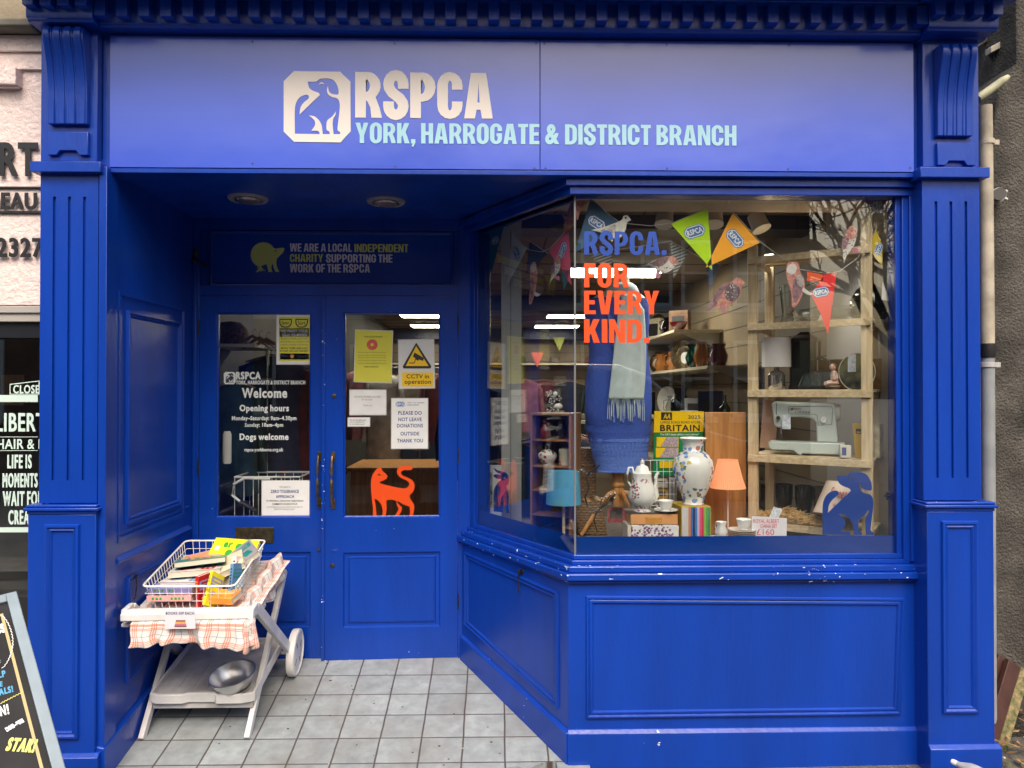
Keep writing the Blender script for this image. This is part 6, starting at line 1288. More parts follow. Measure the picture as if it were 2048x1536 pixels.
p = onps(0.52, 0.16, 3); o = item('glass_tumbler', 'stack of books in cream paper behind the right post', 'books', p); L = Loc(p); b = B(L)
for q_ in range(4): b.box(-0.05 + q_ * 0.026, -0.027 + q_ * 0.026, -0.05, 0.06, 0, 0.15 + 0.01 * (q_ % 2))
o.name = 'paper_wrapped_books'; b.build('spines', M('kraft_cream', (0.42, 0.36, 0.24), 0.7, var=0.3, vs=30), o)
# bottom shelf: tumblers, straw, lampshade
for i, (x, m_, nm) in enumerate(((0.10, smokeg, 'leftmost tall etched glass tumbler on the bottom shelf'), (0.20, greeng, 'dark green glass tumbler in the middle of the bottom shelf'), (0.29, smokeg, 'etched glass tumbler beside the tilted lampshade'))):
    lathed('glass_tumbler', nm, 'glass', onps(x, 0.20, 4), [(0.028, 0), (0.030, 0.006), (0.044, 0.09), (0.046, 0.165), (0.043, 0.165), (0.040, 0.09), (0.02, 0.012), (0, 0.01)], m_, group='dark glass tumblers behind the straw')
straw = M('dry_straw', (0.60, 0.40, 0.17), 0.8, var=0.4, vs=40)
b = B(); L = Loc(onps(0, 0, 4), ang); rnd = random.Random(11)
for k in range(900):
    t = rnd.random(); x = 0.02 + t * 0.42; hgt = (0.035 + 0.035 * math.exp(-((x - 0.16) / 0.06) ** 2)) ; y = rnd.uniform(-0.03, 0.12); z = rnd.random() ** 0.7 * hgt * (1 - abs(y - 0.04) / 0.13)
    a = rnd.uniform(0, 3.14); l = rnd.uniform(0.02, 0.05); d = Vector((math.cos(a), math.sin(a) * .7, rnd.uniform(-.45, .5))) * l; c = Vector((x, y, max(0.002, z))); m_ = c + Vector((rnd.uniform(-.006, .006), rnd.uniform(-.006, .006), rnd.uniform(0, .012)))
    b.tube([L(c - d), L(m_), L(c + d)], 0.0013, 3)
o = b.build('straw', straw); o['kind'] = 'stuff'
p = onps(0.395, 0.02, 4, 0.055); o = item('lampshade', 'tilted cream lampshade with red writing and a gingham heart on the bottom shelf', 'lampshade', p); L0 = Matrix.Translation(p) @ Matrix.Rotation(R(14), 4, 'Y') @ Matrix.Rotation(R(-8), 4, 'X'); L = lambda q: L0 @ Vector(q)
b = B(L); b.lathe([(0.108, 0), (0.110, 0), (0.074, 0.165), (0.072, 0.165)], (0, 0, 0), 40); b.build('shade', M('cream_shade', (0.70, 0.58, 0.48), 0.8), o)
def cone_fr(a): # frame lying on the cone front, a = angle from facing the street
    c = L((0.109 * math.sin(a), -0.109 * math.cos(a), 0.0)); t_ = L((0.073 * math.sin(a), -0.073 * math.cos(a), 0.165)); r_ = L((math.cos(a), math.sin(a), 0)) - L((0, 0, 0)); return Fr(c, r_, t_ - c)
text('Sweet', cone_fr(R(-28)), (-0.045, 0.085, 0.03, 0.135), 'lettering', M('shade_red', (0.42, 0.07, 0.08), 0.6), o, bold=0.0006, h=0.006, th=0.0004, slant=0.4); text('HOME', cone_fr(R(20)), (-0.03, 0.095, 0.025, 0.115), 'lettering', M('shade_red', (0.4, 0.07, 0.08)), o, bold=0.0005, h=0.005, th=0.0004)
ha = [(0.016 * math.sin(t) ** 3, 0.0125 * math.cos(t) - 0.005 * math.cos(2 * t) - 0.002 * math.cos(3 * t) - 0.001 * math.cos(4 * t)) for t in [k * math.pi / 12 for k in range(24)]]
shape([[(x - 0.012, y + 0.045) for x, y in ha]], cone_fr(R(-26)), 'gingham_heart', M('heart_pink', (0.50, 0.13, 0.15), 0.7, var=0.6, vs=120, col2=(0.65, 0.45, 0.42)), o, h=0.005, th=0.0004, sm=False)

# warm lit lamp with wood board behind
y = 0.42; p = Vector((X(1455, y), y, PZ)); o = item('lit_table_lamp', 'lit table lamp with a pleated peach shade in front of an orange wooden panel', 'lamp', p)
zt, zb_ = Z(920, y), Z(977, y); zm = Z(934, y); K = kx(y)
shm = M('peach_pleated_shade', (0.66, 0.27, 0.15), 0.8); nt = shm.node_tree; bs_ = nt.nodes['Principled BSDF']; bs_.inputs['Emission Color'].default_value = (1.0, 0.36, 0.14, 1); bs_.inputs['Emission Strength'].default_value = 0.30
b = B(); b.lathe([(34.5 * K, zb_ - PZ), (35 * K, zb_ - PZ + 0.002), (21 * K, zm - PZ), (20 * K, zt - PZ), (19.3 * K, zt - PZ), (34 * K, zb_ - PZ)], p, 96, lobes=48, la=0.012); b.build('shade', shm, o)
b = B(); b.lathe([(21.6 * K, zm - PZ - 0.004), (21.8 * K, zm - PZ + 0.001), (21.0 * K, zm - PZ + 0.005)], p, 48); b.build('shade_band', M('band_peach', (0.6, 0.35, 0.25), 0.6), o)
b = B(); b.lathe([(0.045, 0), (0.042, 0.012), (0.006, 0.02), (0.0045, 0.03), (0.0045, zb_ - PZ + 0.02), (0, zb_ - PZ + 0.02)], p, 20); b.build('stem', M('pink_white_stem', (0.62, 0.48, 0.42), 0.35), o)
b = B(); b.ball(p + Vector((0, 0, zm - PZ - 0.02)), 0.022); b.build('bulb', M('bulb_glow', (1, 0.8, 0.5), 0.5, emit=(1.0, 0.62, 0.28), es=14), o)
lp = bpy.data.lights.new('lamp_bulb_light', 'POINT'); lo = bpy.data.objects.new('lamp_bulb_light', lp); C.objects.link(lo); lp.energy = 0.9; lp.color = (1.0, 0.55, 0.22); lp.shadow_soft_size = 0.025; lo.location = p + Vector((0, 0, zm - PZ - 0.02)); lo.parent = o; lo.matrix_parent_inverse = o.matrix_basis.inverted()
y = 0.56; b = B(); b.box(X(1411, y), X(1492, y), y, y + 0.02, PZ, Z(825, y)); tag(b.build('cupboard_side', oak, bevel=0.002), 'tall orange wooden board standing behind the lit lamp', 'board')

# road atlas on a wire rack, vase on boxed books
y = 0.62; fa = Fr((0, y, 0)); o = item('road_atlas', 'yellow and green road atlas standing on the wire rack', 'atlas', fa(*fa.px(1358, 890)))
ye = M('atlas_yellow', (0.80, 0.52, 0.0), 0.35); gr_ = M('atlas_green', (0.0, 0.20, 0.06), 0.35)
q = [fa.px(*p_) for p_ in ((1306, 952), (1402, 953), (1408, 823), (1309, 822))]; b = B(); b.prism(q, -0.006, 0, lambda u, v, t: fa(u, v, t)); b.build('cover', gr_, o, bevel=0.001)
q = [fa.px(*p_) for p_ in ((1307.5, 865), (1406.5, 863.5), (1408, 823), (1309, 822))]; b = B(); b.prism(q, 0.0003, 0.0008, lambda u, v, t: fa(u, v, t)); b.build('yellow_half', ye, o)
sheet(fa, 1322, 824.5, 1344, 840, 'emblem_block', black, o, h=0.0012, th=0.0004); tpx('AA', fa, 1326.5, 827.5, 1340.5, 837.5, 'lettering', ye, o, bold=.0008, h=0.0018, th=0.0003, slant=0.2)
for s_, x0, a, x1, c, m_, bd in (('2025', 1376, 830.5, 1400.5, 837.5, black, .0006), ('LARGE SCALE ROAD ATLAS', 1321, 842, 1400, 847, black, .0003), ('BRITAIN', 1320, 849.5, 1399.5, 862.5, black, .0016), ("The UK's best-selling road atlases*", 1320, 866.5, 1398, 872, paper, .0002)): tpx(s_, fa, x0, a, x1, c, 'lettering', m_, o, bold=bd, h=0.0012, th=0.0003)
mapm = M('map_print', (0.45, 0.44, 0.50), 0.5, var=0.4, vs=120, col2=(0.30, 0.16, 0.2))
for (x0, y0_, x1, y1_, cut) in ((1313, 874, 1357, 893.5, 14), (1311.5, 895.5, 1356.5, 915, 14)):
    sheet(fa, x0, y0_, x1, y1_, 'map_inset', ye, o, h=0.0010, th=0.0003); q = [(*fa.px(x0 + 8, y1_ - .5), 1), (*fa.px(x1 - 1, y1_ - .5), 1), (*fa.px(x1 - 1, y0_ + .5), 1), (*fa.px(x0 + 20, y0_ + .5), 1)]; shape([q], fa, 'map', mapm, o, h=0.0016, th=0.0003, sm=False)
sheet(fa, 1319, 922, 1345, 936, 'print_block', ye, o, h=0.0010)
y = 0.56; o = item('wire_rack', 'white wire grid rack holding cards behind the china', 'rack', (X(1320, y), y, PZ)); b = B()
x0, x1, z1 = X(1288, y), X(1352, y), Z(921, y)
for k in range(6): xx = x0 + (x1 - x0) * k / 5; b.tube([(xx, y, PZ), (xx, y, z1)], 0.0014, 5)
for k in range(7): zz = PZ + 0.03 + (z1 - PZ - 0.03) * k / 6; b.tube([(x0, y, zz), (x1, y, zz)], 0.0014, 5)
b.build('grid', wirem, o)
rnd = random.Random(3)
for i, (x0, a, x1, c, col, lb) in enumerate(((1312, 957, 1335, 975, (0.45, 0.42, 0.36), 'small cream greetings card with a dark picture on the wire rack'), (1312, 978, 1336, 1000, (0.50, 0.30, 0.05), 'mustard card low on the wire rack'), (1338, 955, 1350, 1005, (0.35, 0.38, 0.42), 'grey card at the right of the wire rack'), (1215, 985, 1245, 1010, (0.42, 0.38, 0.33), 'cream card behind the wooden stand'), (1215, 1015, 1250, 1045, (0.45, 0.10, 0.12), 'red patterned card low behind the wooden stand'))):
    y = 0.60 + 0.01 * i; f_ = Fr((0, y, 0)); o = item('greetings_card', lb, 'card', f_(*f_.px((x0 + x1) / 2, c)), 'cards on the wire rack'); sheet(f_, x0, a, x1, c, 'card', M('card_%d' % i, col, 0.6, var=0.3, vs=40), o); sheet(f_, x0 + 5, a + 5, x1 - 5, c - 8, 'print', M('card_print', (0.1, 0.09, 0.09), 0.6), o, h=0.0012, th=0.0004)
def stack_at(px, y): return Vector((X(px, y, 1040), y, PZ))
y = 0.33; K = kx(y); zt = Z(1014, y); p = stack_at(1385, y)
o = item('book_set', 'boxed set of coloured spines in a yellow slipcase under the tall vase', 'book set', p); xx0, xx1 = X(1362, y), X(1421, y)
b = B(); b.hexa([(xx0, y, PZ), (xx1, y, PZ), (xx1 - .02, y + .17, PZ), (xx0 - .025, y + .17, PZ), (xx0, y, zt), (xx1, y, zt), (xx1 - .02, y + .17, zt), (xx0 - .025, y + .17, zt)]); b.build('slipcase', cm('slip', 190, 160, 60), o)
cs = [(200, 200, 205), (200, 200, 205), (195, 195, 200), (220, 130, 60), (60, 120, 190), (50, 60, 110), (60, 130, 200), (210, 180, 210), (220, 90, 130), (200, 60, 80), (140, 180, 90), (80, 160, 80), (60, 140, 110)]
w_ = (xx1 - xx0 - 0.006) / len(cs)
for k, c_ in enumerate(cs): b = B(); a = xx0 + 0.003 + k * w_; b.box(a + 0.0003, a + w_ - 0.0003, y - 0.003, y - 0.0003, PZ + 0.002, zt - 0.004); b.build('spine', cm('s%d' % k, *c_), o, bevel=0.001)
y = 0.40; K = kx(y); zb_ = zt + 0.0005; p = Vector((X(1386, y), y, zb_)); pr = [(21, 0), (22, 2), (20, 5), (24, 18), (33, 38), (40, 60), (41, 76), (37, 92), (27, 102), (20.5, 107), (20, 122), (23, 128), (27, 132), (26, 133.5), (18, 128), (17, 110), (0, 100)]
ob = lathed('tall_vase', 'tall white china vase with blue and pink flowers standing on the boxed books', 'vase', p, [(r * K, h * K) for r, h in pr], blueflor, n=48, lobes=12, la=0.012)
# coffee pot, cup and saucer on two books
y = 0.30; K = kx(y); z0_ = PZ
o = item('hardback_book', 'thick white hardback with a floral spine at the bottom of the pile', 'book', (X(1305, y), y, z0_), 'books under the china'); b = B(); b.box(X(1262, y), X(1357, y), y, y + 0.15, z0_, Z(1051, y)); b.build('cover', floral('violet_spine', [(0.25, 0.08, 0.2), (0.3, 0.2, 0.4), (0.2, 0.1, 0.2)], 24, 0.5), o, bevel=0.002); b = B(); b.box(X(1255, y), X(1262, y) - 0.0005, y + 0.003, y + 0.145, z0_ + 0.004, Z(1051, y) - 0.004); b.build('pages', pagem, o)
o = item('hardback_book', 'orange spined book with dark cover directly under the coffee pot', 'book', (X(1305, y), y, Z(1050, y)), 'books under the china'); zt = Z(1028, y); b = B(); b.box(X(1261, y), X(1355, y), y, y + 0.15, Z(1050, y), zt - 0.003); b.build('spine', cm('gr', 222, 160, 105), o, bevel=0.002); b = B(); b.box(X(1257, y), X(1356, y), y - 0.001, y + 0.153, zt - 0.0028, zt); b.build('top_board', M('board_black', (0.03, 0.03, 0.03), 0.4), o)
f_ = Fr((0, y - 0.0005, 0)); tpx('GRAHAM', f_, 1291, 1034, 1324, 1038.5, 'lettering', gold, o, bold=.0004); tpx('GREENE', f_, 1291, 1040, 1324, 1044.5, 'lettering', gold, o, bold=.0004)
y = 0.36; K = kx(y); p = Vector((X(1284, y), y, zt)); o = item('coffee_pot', 'white china coffee pot with pink rose sprigs standing on the books', 'coffee pot', p)
pr = [(17, 0), (18, 1.5), (12, 6), (16, 11), (25, 20), (28, 32), (25, 46), (20, 60), (18.5, 72), (19, 77), (14, 80), (11, 88), (5, 94), (3, 95)]
b = B(); b.lathe([(r * K, h * K) for r, h in pr[:10]] + [(17 * K, 77 * K), (0, 76 * K)], p, 40, lobes=8, la=0.02); b.build('body', rose, o, smooth=0.9)
b = B(); b.lathe([(18.5 * K, 77 * K), (14 * K, 82 * K), (11.5 * K, 90 * K), (6 * K, 93 * K), (3 * K, 95 * K), (4.5 * K, 98 * K), (3 * K, 102 * K), (1 * K, 106 * K), (0, 107 * K)], p, 30); b.build('lid', rose, o, smooth=0.9)
pt = lambda dx, dz, dy=0: p + Vector((dx * K, dy * K, dz * K))
b = B(); b.tube([pt(20, 25), pt(27, 34), pt(28, 52), pt(27, 66), pt(30, 75), pt(34, 78)], [9 * K, 7.5 * K, 4.5 * K, 3.6 * K, 3 * K, 2.6 * K], 12); b.build('spout', rose, o, smooth=0.9)
b = B(); b.tube([pt(-17, 76), pt(-20, 88), pt(-27, 88), pt(-30, 75), pt(-29, 60), pt(-22, 50), pt(-21, 47)], [2 * K, 2.3 * K, 2.5 * K, 2.3 * K, 2.3 * K, 2 * K, 2 * K], 10); b.build('handle', china, o, smooth=0.9)
def cup(label, px, base, y, K, hx=-1, sauc=True, sc=1.0, grp='rose sprigged cups'):
    p = Vector((X(px, y), y, base)); o = item('tea_cup', label, 'cup', p, grp)
    z_ = 0
    if sauc:
        b = B(); b.lathe([(9 * K, 0), (10 * K, 1 * K), (24 * K, 5 * K), (24 * K, 6 * K), (10 * K, 2.4 * K), (0, 2 * K)], p, 32); b.build('saucer', rose, o, smooth=0.9); z_ = 2.5 * K
    b = B(); b.lathe([(8 * K, z_), (8.5 * K, z_ + 1 * K), (6.5 * K, z_ + 3 * K), (12 * K, z_ + 8 * K), (13 * K, z_ + 14 * K), (15.5 * K, z_ + 21 * K), (15 * K, z_ + 21.3 * K), (12 * K, z_ + 14 * K), (10 * K, z_ + 8 * K), (0, z_ + 5 * K)], p, 32, lobes=8, la=0.02); b.build('bowl', rose, o, smooth=0.9)
    b = B(); b.tube([p + Vector((hx * a * K, 0, z_ + c * K)) for a, c in ((13, 17), (18, 22), (22, 17), (19, 10), (15, 6), (11, 6))], 1.3 * K, 8); b.build('handle', china, o, smooth=0.9)
cup('white cup and saucer with rose sprigs beside the coffee pot on the books', 1331, zt, 0.34, kx(0.34))
y = 0.22; K = kx(y); p = Vector((X(1442, y), y, PZ + 0.035)); b = B(); b.box(X(1420, y), X(1530, y), y - 0.05, y + 0.12, PZ, PZ + 0.034); tag(b.build('display_block', M('white_block', (0.6, 0.58, 0.54), 0.6)), 'low white block under the cups and plates', 'stand')
o = item('cream_jug', 'small white cream jug with rose sprigs left of the stacked plates', 'jug', p); b = B(); b.lathe([(8 * K, 0), (8.5 * K, 1.5 * K), (6 * K, 4 * K), (12 * K, 12 * K), (13 * K, 18 * K), (8 * K, 28 * K), (11 * K, 37 * K), (10.4 * K, 37 * K), (6 * K, 27 * K), (0, 20 * K)], p, 28, lobes=6, la=0.03); b.build('body', rose, o, smooth=0.9)
b = B(); b.tube([p + Vector((a * K, 0, c * K)) for a, c in ((-8, 33), (-12, 34), (-13, 27), (-9, 21), (-9, 18))], 1.2 * K, 8); b.build('handle', china, o)
p = Vector((X(1483, y), y, PZ + 0.035)); 
cream = M('cream_china_rim', (0.62, 0.55, 0.42), 0.2)
for k in range(6):
    q = p + Vector((0, 0, k * 3.3 * K)); o = item('saucer', ['lowest', 'second lowest', 'third from bottom', 'third from top', 'second from top', 'topmost'][k] + ' cream edged saucer in the stack beside the cream jug', 'saucer', q, 'stacked cream edged saucers'); b = B(); b.lathe([(14 * K, 0), (15 * K, 0.5 * K), (27 * K, 4.6 * K), (27.2 * K, 5.6 * K), (15 * K, 2.4 * K), (0, 2 * K)], q, 36); b.build('plate', cream if k < 5 else rose, o, smooth=0.9)
cup('white cup with rose sprigs standing on the stacked saucers', 1487, PZ + 0.035 + 21 * K, y, K * 1.0, hx=0.7, sauc=False)
# hand written price card
fcc = Fr(P(1541, 1070, 0.20), Vector((1, -0.06, 0)), Vector((0.02, 0.15, 1))); o = item('price_card', 'white hand written china set price card standing before the pine shelving', 'price card', fcc.o)
sheet(fcc, 1503, 1034, 1573, 1092, 'card', M('card_lilac_white', (0.64, 0.62, 0.68), 0.6), o, tilt=R(-3))
rp_ink = M('pink_red_pen', (0.60, 0.12, 0.16), 0.6)
for s_, x0, a, x1, c in (('ROYAL ALBERT', 1506, 1038, 1558, 1046), ('CHINA SET', 1520, 1048.5, 1554, 1056), ('£160', 1513, 1058, 1548, 1070)): tpx(s_, fcc, x0, a, x1, c, 'lettering', rp_ink, o, bold=.0003, h=0.002, th=0.0003)
o = item('price_ticket', 'white printed ticket tilted in the straw', 'ticket', P(1550, 1030, 0.40)); f_ = Fr(P(1550, 1030, 0.40), (1, 0, 0), (0.25, 0.2, 1)); sheet(f_, 1541, 1015, 1560, 1040, 'card', M('blueish_paper', (0.6, 0.6, 0.6)), o, tilt=R(-14))

# mannequin on a wooden tripod
y = 0.62; K = kx(y); cx = X(1236, y)
o = item('mannequin', 'dressmaking bust in a royal blue knit with a turned wooden tripod stand', 'mannequin', (cx, y, PZ)); base = Z(945, y)
def hz(py): return Z(py, y)
def ell(b, prof, dx=0.0, sq=0.62, n=40, wob=0):
    rings = []
    for i, (py, hw, off) in enumerate(prof):
        zz = hz(py); rings.append(b.pts([(cx + (off + hw * math.cos(a) * (1 + wob * math.sin(a * 13 + i))) * K, y + hw * math.sin(a) * K * sq, zz) for a in [2 * math.pi * j / n for j in range(n)]]))
    for a, d in zip(rings, rings[1:]):
        for j in range(n): b.f.append((a + j, a + (j + 1) % n, d + (j + 1) % n, d + j))
    b.f.append(tuple(rings[0] + j for j in range(n))); b.f.append(tuple(rings[-1] + j for j in reversed(range(n))))
b = B(); ell(b, [(540, 12, 6), (560, 17, 6), (575, 20, 5), (590, 46, 3), (602, 60, 1), (640, 61, 0), (700, 54, 0), (760, 58, 0), (830, 60, 0)]); b.build('bust', M('calico_cream', (0.62, 0.54, 0.42), 0.8), o, smooth=1.2)
knit = M('royal_blue_knit', (0.045, 0.10, 0.46), 0.85, var=0.10, vs=14, bump=0.35, bs=140); lace = M('pale_blue_knit', (0.10, 0.19, 0.60), 0.85, bump=0.6, bs=70)
b = B(); ell(b, [(598, 62, -1), (612, 65.5, -2), (650, 64, -2), (700, 58, 0), (722, 60, 1), (765, 66, 1), (810, 67, 1), (848, 66, 1), (850, 64, 1), (862, 66, 1), (866, 63, 1), (880, 60, 2), (884, 60, 2)], wob=0.016); b.build('cardigan', knit, o, smooth=0.8)
b = B(); ell(b, [(876, 61, 2), (900, 57, 3), (914, 56, 4), (918, 54, 4), (938, 49, 5), (941, 48.5, 5)], wob=0.012); b.build('lace_hem', lace, o, smooth=0.8)
b = B()
for r0, n_ in ((885, 17), (893, 17), (901, 16), (909, 16)):                        # openwork rings
    for k in range(n_):
        a = R(200 + 140 * (k + (0.5 if r0 % 2 else 0)) / n_); w0 = (61 - (r0 - 876) * 0.16) * 1.015; c = Vector((cx + (2.6 + w0 * math.cos(a)) * K, y + w0 * math.sin(a) * K * .62, hz(r0))); b.tube([c + Vector((2.3 * K * math.cos(t) * -math.sin(a), 2.3 * K * math.cos(t) * math.cos(a) * .62, 2.6 * K * math.sin(t))) for t in [j * math.pi / 4 for j in range(8)]], 0.0011, 4, closed=True)
b.build('openwork', M('royal_blue_knit_dark', (0.03, 0.07, 0.34), 0.85), o)
b = B()
for k in range(26): a = R(195 + 150 * k / 26); b.ball((cx + (5 + 48.5 * math.cos(a)) * K, y + 48.5 * math.sin(a) * K * .62, hz(942)), 2.1 * K, 8, 5)
b.build('scalloped_edge', lace, o)
b = B(); b.lathe([(13 * K, hz(940) - PZ), (11 * K, hz(965) - PZ), (13 * K, hz(968) - PZ), (13 * K, hz(972) - PZ), (11 * K, hz(975) - PZ), (12 * K, hz(1000) - PZ), (12 * K, hz(1012) - PZ), (0, hz(1014) - PZ)], (cx + 0.0, y, PZ), 24); b.build('stand_post', oak, o)
for a, l in ((R(215), 0.26), (R(285), 0.19), (R(335), 0.26)):
    b = B(); d = Vector((math.cos(a), math.sin(a), 0)); s_ = Vector((-d.y, d.x, 0)) * 0.010; st = Vector((cx, y, hz(985))); pts = [st + d * 0.02 + Vector((0, 0, 0)), st + d * 0.07 + Vector((0, 0, -0.01)), st + d * 0.13 + Vector((0, 0, -0.06)), Vector((cx, y, PZ + 0.01)) + d * l]
    b.tube(pts, [0.016, 0.017, 0.015, 0.011], 10, flat=(0.6, 1)); b.build('leg', oak, o)
b = B()
for s_, x2 in ((-1, 1228), (1, 1246)): b.tube([P(1236 + s_ * 24, 596, y - 22 * K), P(1236 + s_ * 16, 640, y - 42 * K), P(x2, 700, y - 40 * K), P(x2, 780, y - 43 * K), P(x2, 845, y - 43 * K)], [.008, .013, .010, .007, .007], 8, flat=(1, .5))
b.build('front_band', lace, o)
# scarf
sc = item('fringed_scarf', 'pale mint fringed scarf hanging down the front of the mannequin', 'scarf', (cx + 0.03, y - 0.1, hz(700))); minty = M('pale_mint_wool', (0.52, 0.63, 0.66), 0.9, var=0.08, vs=20, bump=0.3, bs=90)
def scf(u, v):
    py = 588 + 210 * v; xl = 1238 - 16 * v if v > .3 else 1238 - 16 * .3 * 1 - 0; xl = 1240 - 23 * v; xr_ = 1285 + 8 * math.sin(v * 2.6) - 2 * v
    if v < .15: xl = 1240 + 4 * (1 - v / .15); xr_ = 1262 + 24 * (v / .15) ** .6
    px_ = xl + (xr_ - xl) * u; off = 44 * K + 0.010 * math.sin(u * 9 + v * 3) * (0.4 + v) - 0.03 * (u - .5) ** 2 * 4
    hw = 62 * K * .62; ux = (px_ - 1236) / 64; yy = y - hw * math.sqrt(max(0.05, 1 - min(.95, ux * ux))) - 0.032 - 0.006 * math.sin(u * 9 + v * 3)
    return P(px_, py, yy)
grid(scf, 18, 40, 'scarf_cloth', minty, sc, thick=0.004)
b = B()
for k in range(26):
    u_ = k / 25; q = scf(u_, 1.0); w_ = rnd.uniform(-.006, .006); b.tube([q, q + Vector((w_, -.002, -0.04)), q + Vector((w_ * 1.6, 0, -0.085 - rnd.uniform(0, .03)))], [0.0018, 0.0022, 0.0012], 5)
b.build('fringe', minty, sc)
b = B(); ell(b, [(566, 22, 7), (572, 30, 7), (580, 33, 8), (588, 34, 10), (594, 30, 12)], sq=0.8); b.build('neck_wrap', minty, sc, smooth=1.2)

# grey column
y = 0.80; b = B(); b.box(X(1003, y), X(1043, y), y, y + 0.10, PZ - 0.9, 2.72); cl_o = tag(b.build('column', M('grey_column_paint', (0.42, 0.43, 0.41), 0.5, var=0.04, vs=2), bevel=0.003), 'square pale grey column rising behind the splayed side pane', 'column')
b = B(); b.box(X(1021, y), X(1021, y) + 0.003, y - 0.002, y - 0.0005, PZ, 2.72); fin(b.build('joint_strip', M('column_joint', (0.08, 0.08, 0.08), 0.6)), cl_o)

# small brown bookcase in the side window
rzb = R(-24); y = 0.60; c0 = P(1060, 1000, y); bc_ = thing('bookcase', 'small narrow brown wooden bookcase of open shelves behind the splayed side pane', 'bookcase', (c0.x, y, PZ), rzb); T = at(bc_); w_ = 0.225; d_ = 0.17; H_ = Z(826, y) - PZ
for x in (0, w_ - 0.012): b = B(T); b.box(x, x + 0.012, 0, d_, 0, H_ - 0.012); b.build('side_panel', wood('teak_upright', (0.22, 0.10, 0.04), (0.36, 0.18, 0.075), 4, 0.4, (12, 12, 1)), bc_, bevel=0.001)
b = B(T); b.box(0.0, w_, 0, d_, H_ - 0.0118, H_); b.build('top', teak, bc_, bevel=0.001)
b = B(T); b.box(0.0125, w_ - 0.0125, d_ - 0.008, d_ - 0.002, 0, H_ - 0.012); b.build('back', wood('dark_back', (0.07, 0.03, 0.018), (0.12, 0.055, 0.03), 4, 0.5, (20, 1, 1)), bc_)
bz = [Z(py, y) - PZ for py in (878, 930, 978, 1027)]
for z in bz: b = B(T); b.box(0.0122, w_ - 0.0122, 0.002, d_ - 0.009, z - 0.010, z); b.build('shelf', teak, bc_, bevel=0.001)
def inb(x, yy, k): return T((x, yy, (bz + [H_])[k]) if k < 4 else (x, yy, H_))
lathed('red_vase', 'dark ruby glass vase in the top cell of the brown bookcase', 'vase', inb(0.065, 0.05, 0), [(0.018, 0), (0.026, 0.01), (0.030, 0.04), (0.016, 0.07), (0.012, 0.085), (0.020, 0.10), (0.016, 0.10), (0, 0.08)], redg)
lathed('dark_vase', 'near black vase right of the ruby vase in the brown bookcase', 'vase', inb(0.145, 0.08, 0), [(0.02, 0), (0.026, 0.02), (0.030, 0.06), (0.020, 0.09), (0.022, 0.10), (0.018, 0.10), (0, 0.08)], M('ink_glass', (0.015, 0.012, 0.03), 0.1, coat=0.5))
p = inb(0.075, 0.06, 1); o = item('sugar_tureen', 'lidded white china tureen with red roses in the brown bookcase', 'tureen', p); b = B(); b.lathe([(0.022, 0), (0.024, 0.006), (0.042, 0.02), (0.050, 0.042), (0.052, 0.052), (0.048, 0.052), (0, 0.04)], p, 30); b.build('bowl', fruit, o, smooth=0.9); b = B(); b.lathe([(0.051, 0.053), (0.044, 0.062), (0.022, 0.078), (0.008, 0.084), (0, 0.086)], p, 30); b.tube([p + Vector((-0.008, 0, 0.084)), p + Vector((-0.010, 0, 0.10)), p + Vector((0, 0, 0.108)), p + Vector((0.010, 0, 0.10)), p + Vector((0.008, 0, 0.084))], 0.004, 8); b.build('lid', fruit, o, smooth=0.9)
lathed('storage_jar', 'lidded cream storage jar with a floral top right of the tureen', 'jar', inb(0.170, 0.07, 1), [(0.032, 0), (0.033, 0.004), (0.033, 0.070), (0.035, 0.072), (0.034, 0.084), (0.010, 0.092), (0, 0.093)], floral('cream_floral', [(0.45, 0.1, 0.1), (0.3, 0.25, 0.05)], 26, 0.56, (0.62, 0.56, 0.42)))
p = inb(0.08, 0.05, 2); o = item('silver_ornament', 'small silver ornament and ticket in the third cell of the brown bookcase', 'ornament', p); b = B(); b.ball(p + Vector((0.01, 0, 0.018)), 0.020, sc=(1.2, .8, .8)); b.ball(p + Vector((0.035, 0, 0.028)), 0.010); b.build('figure', M('chrome', (0.6, 0.6, 0.6)), o); b = B(); b.box(p.x - 0.045, p.x, p.y - 0.03, p.y - 0.01, p.z, p.z + 0.001); b.build('ticket', paper, o)
# butterfly ornament on top
p = inb(0.10, 0.08, 4); o = item('butterfly_ornament', 'glass egg ornament with white edged butterflies on top of the brown bookcase', 'ornament', p)
b = B(); b.ball(p + Vector((0, 0, 0.055)), 0.050, sc=(.75, .6, 1.05)); b.build('egg', smokeg, o); b = B(); b.ball(p + Vector((0.025, -0.02, 0.035)), 0.018, sc=(1.3, 1, .9)); b.ball(p + Vector((0.01, -0.02, 0.10)), 0.013); b.build('bird_pair', china, o)
for k, (dx, dz, s_, a) in enumerate(((-0.022, 0.105, 0.011, .4), (-0.012, 0.060, 0.013, -.6), (0.03, 0.075, 0.011, .9), (-0.005, 0.022, 0.009, .1), (-0.025, 0.006, 0.012, 1.5), (0.012, 0.008, 0.012, 0))):
    f_ = Fr(p + Vector((dx, -0.035, dz)), (math.cos(a), 0, math.sin(a)), (-math.sin(a), 0, math.cos(a)))
    w1 = [(0, 0, 1), (s_ * .7, s_ * 1.1), (s_ * 1.3, s_ * .8), (s_ * .9, 0, 1), (s_ * .9, -s_ * .7), (s_ * .3, -s_ * .8)]; w2 = [(-x[0], *x[1:]) for x in w1]
    shape([w1, w2, [(x[0] * .65 + s_ * .15, x[1] * .65) for x in w1], [(-(x[0] * .65 + s_ * .15), x[1] * .65) for x in w1]], f_, 'butterfly', china, o, h=0, th=0.001)
